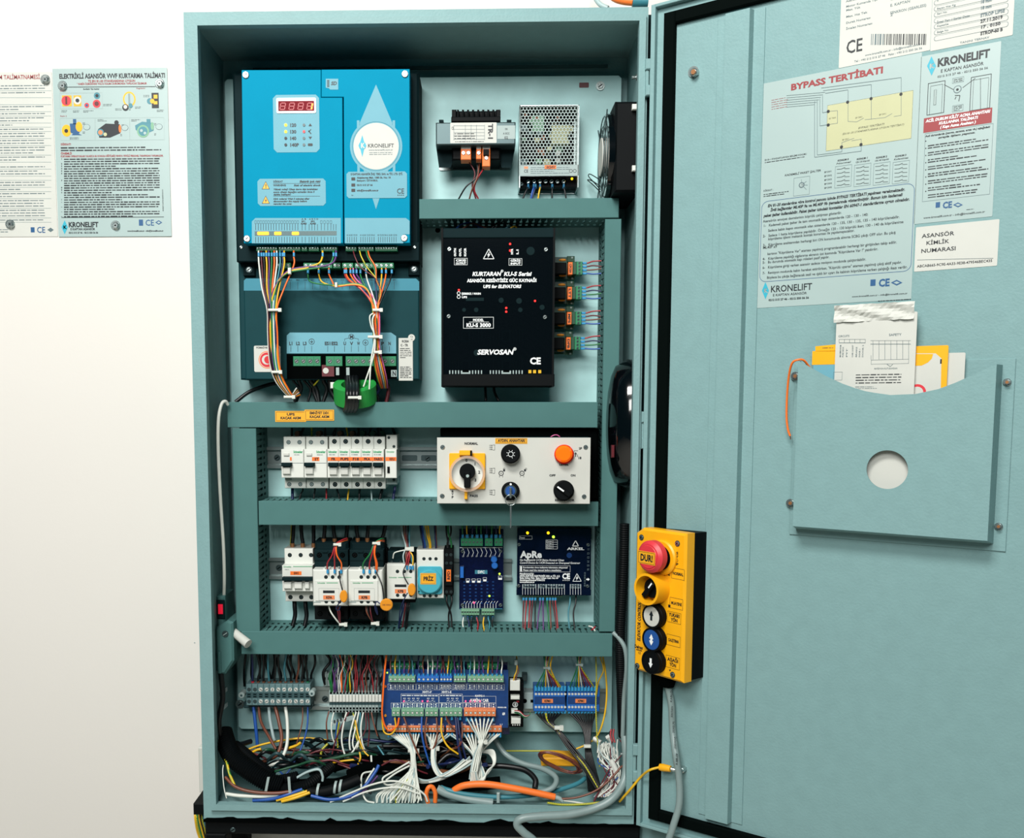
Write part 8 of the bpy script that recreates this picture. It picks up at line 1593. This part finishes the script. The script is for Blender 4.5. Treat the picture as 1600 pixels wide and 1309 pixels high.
P.r(97, 149, 112, 166, 'yellow_label'); P.c(103.5, 157.5, 7.5, 'red_soft', .0001); P.r(102, 151, 105, 163, 'w_maroon', .0002); P.r(115, 149, 127, 166, 'yellow_label'); P.c(121, 157, 6, 'paper', .0001); P.c(121, 157, 3, 'ink', .0002); P.c(135.5, 164.5, 3.8, 'red_soft'); P.c(135.5, 164.5, 2, 'ink_blue', .0001)
P.c(151.5, 149.5, 5, 'w_teal'); P.c(151.5, 149.5, 2.5, 'ink', .0001); P.c(151, 162, 6.2, 'red_soft'); P.c(151, 162, 3.5, 'w_maroon', .0001)
P.c(202, 155, 10, 'yellow', 0, 20, 11.5); P.c(202, 155, 7.5, 'paper_blue', .0001, 20, 9); P.r(200.5, 146, 203.5, 172, 'w_grey', .0002); P.c(196, 168, 5, 'ink', .0002); P.c(196, 167, 3, 'paper', .0003); P.c(204, 165, 3.5, 'w_teal', .0003)
P.r(237, 145, 248, 169, 'ink'); P.r(240, 148, 246, 154, 'yellow', .0001); P.r(240, 158, 246, 163, 'yellow', .0001); P.c(234, 158, 4.5, 'w_teal', .0001); P.c(238, 158, 3.5, 'yellow', .0002)
P.c(104, 204, 7.5, 'yellow', 0, 18, 9); P.c(103.5, 204.5, 3, 'ink', .0001); P.p([(109, 193), (124, 193), (124, 208), (118, 210), (110, 207)][::-1], 'ink_blue', .0001); P.r(114, 186, 119, 194, 'ink_blue', .0001); P.c(123.5, 198, 5.2, 'yellow', .0002, 16, 7.5); P.p([(116, 206), (128, 211), (112, 211)][::-1], 'ink_blue', .0002)
P.p([(153, 202), (165, 193), (187, 194), (188, 208), (172, 215), (155, 215)][::-1], 'ink', 0); P.c(157, 207, 5.5, 'w_teal', .0001); P.c(157, 207, 3.5, 'orange_soft', .0002); P.c(164.5, 210, 2.8, 'led_green', .0003) if 0 else P.c(164.5, 210, 2.8, 'cream', .0003); P.c(182, 191.5, 3.5, 'ink', .0001); P.c(187.5, 201, 2, 'orange', .0003, 12, 6)
P.p([(211, 196), (222, 190), (240, 192), (240, 204), (225, 210), (212, 203)][::-1], 'w_teal', 0); P.c(223.5, 205, 9.5, 'green_soft', .0001, 20); P.c(223.5, 205, 7, 'w_teal', .0002, 20); P.c(221, 204, 2.2, 'paper_blue', .0003); P.c(226.5, 208, 2.2, 'paper_blue', .0003); P.c(238, 197, 2.5, 'green_soft', .0003, 12, 6); P.r(229, 186, 235, 192, 'w_teal', .0001)
for x_, y_ in ((135.5, 198.5), (195, 199.5), (248.5, 198)): P.c(x_, y_, 5.5, 'ink_grey', 0, 18, 4.6); P.c(x_, y_, 4.9, 'paper_blue', .0001, 18, 4); P.g(x_ - 3, y_ - 1.5, x_ + 3, y_ + 1.5, 2, 'ink', .4)
for x_, y_, w_ in ((96, 172, 9), (114, 172, 10), (130, 172, 16), (161, 162, 14), (180, 169, 10), (211, 166, 9), (224, 148, 9), (245, 171, 11), (109, 214, 14), (152.5, 186, 14), (205, 186, 14), (129, 191, 4), (129, 205, 4), (190, 194, 4), (188, 209, 4), (241, 192, 4), (241, 208, 4)): P.g(x_, y_, x_ + w_, y_ + 4, 2, 'ink', .35, 1, int(x_))
P.t('DİKKAT!', 95, 224, 110.5, 227, 'ink_red', 1); P.g(95, 228.5, 255, 236.5, 2, 'ink', .5, .98, 5); P.t('ÖNEMLİ!', 95, 238.3, 112, 241.3, 'ink_red', 1); P.t('KURTARMA OPERASYONLARI YALNIZCA BU KONUDA EĞİTİLMİŞ VE/VEYA YETKİLİ PERSONEL TARAFINDAN YAPILMALIDIR.', 95, 242.3, 255, 245, 'ink_red', 1)
ROW = random.Random(12); y = 246.5
for k, n_ in enumerate((2, 1, 1, 1, 1, 3, 3, 1, 1, 3, 1, 2, 2, 2, 1)):
    P.t(str(k + 1) if k < 11 else '-', 95.5, y + .8, 97, y + 2.8, 'ink', 1); P.g(100, y, 254, y + n_ * 3.65, n_, 'ink', .52, .97, 60 + k); y += n_ * 3.65 + .15
P.mb.ptextv('KRONELIFT E KAPTAN ASANSÖR 0212 515', 253.6, 296, 255.2, 330, P.z, 'ink')
P.l(96, 339.8, 256, 338.8, .8, 'ink'); logo(P, 101, 355, 10, 22); P.t('KRONELIFT', 107, 347, 153, 354.5, 'ink', 1); P.t('E KAPTAN ASANSÖR', 110, 356.3, 148, 359.5, 'ink', 1); P.t('0212 515 27 46 - 0212 550 56 56', 107.5, 362.2, 153, 364.8, 'ink', 1)
P.r(217, 343, 223.5, 352.5, 'ink_blue'); P.t('CE', 227, 343.3, 240, 352.3, 'ink_blue'); P.p([(248, 344), (253.5, 347.5), (248, 351), (242.5, 347.5)][::-1], 'ink_blue'); P.p([(248, 345.7), (251, 347.5), (248, 349.3), (245, 347.5)][::-1], 'paper_blue', .0001); P.t('www.kronelift.com.tr - info@kronelift.com.tr', 199, 359.5, 255, 361.8, 'ink', 1); P.done('poster_print')
for q in ((97, 133.5), (249, 130), (180, 352)): dome(o, q)
mb = MB(); mb.pcyl(304, 1004, 1, WZ, WZ + .0006, 'pale_grey', 8); solid(mb, 'wall_plug', 'tiny pale plug mark on the wall beside the cabinet', 'plug')
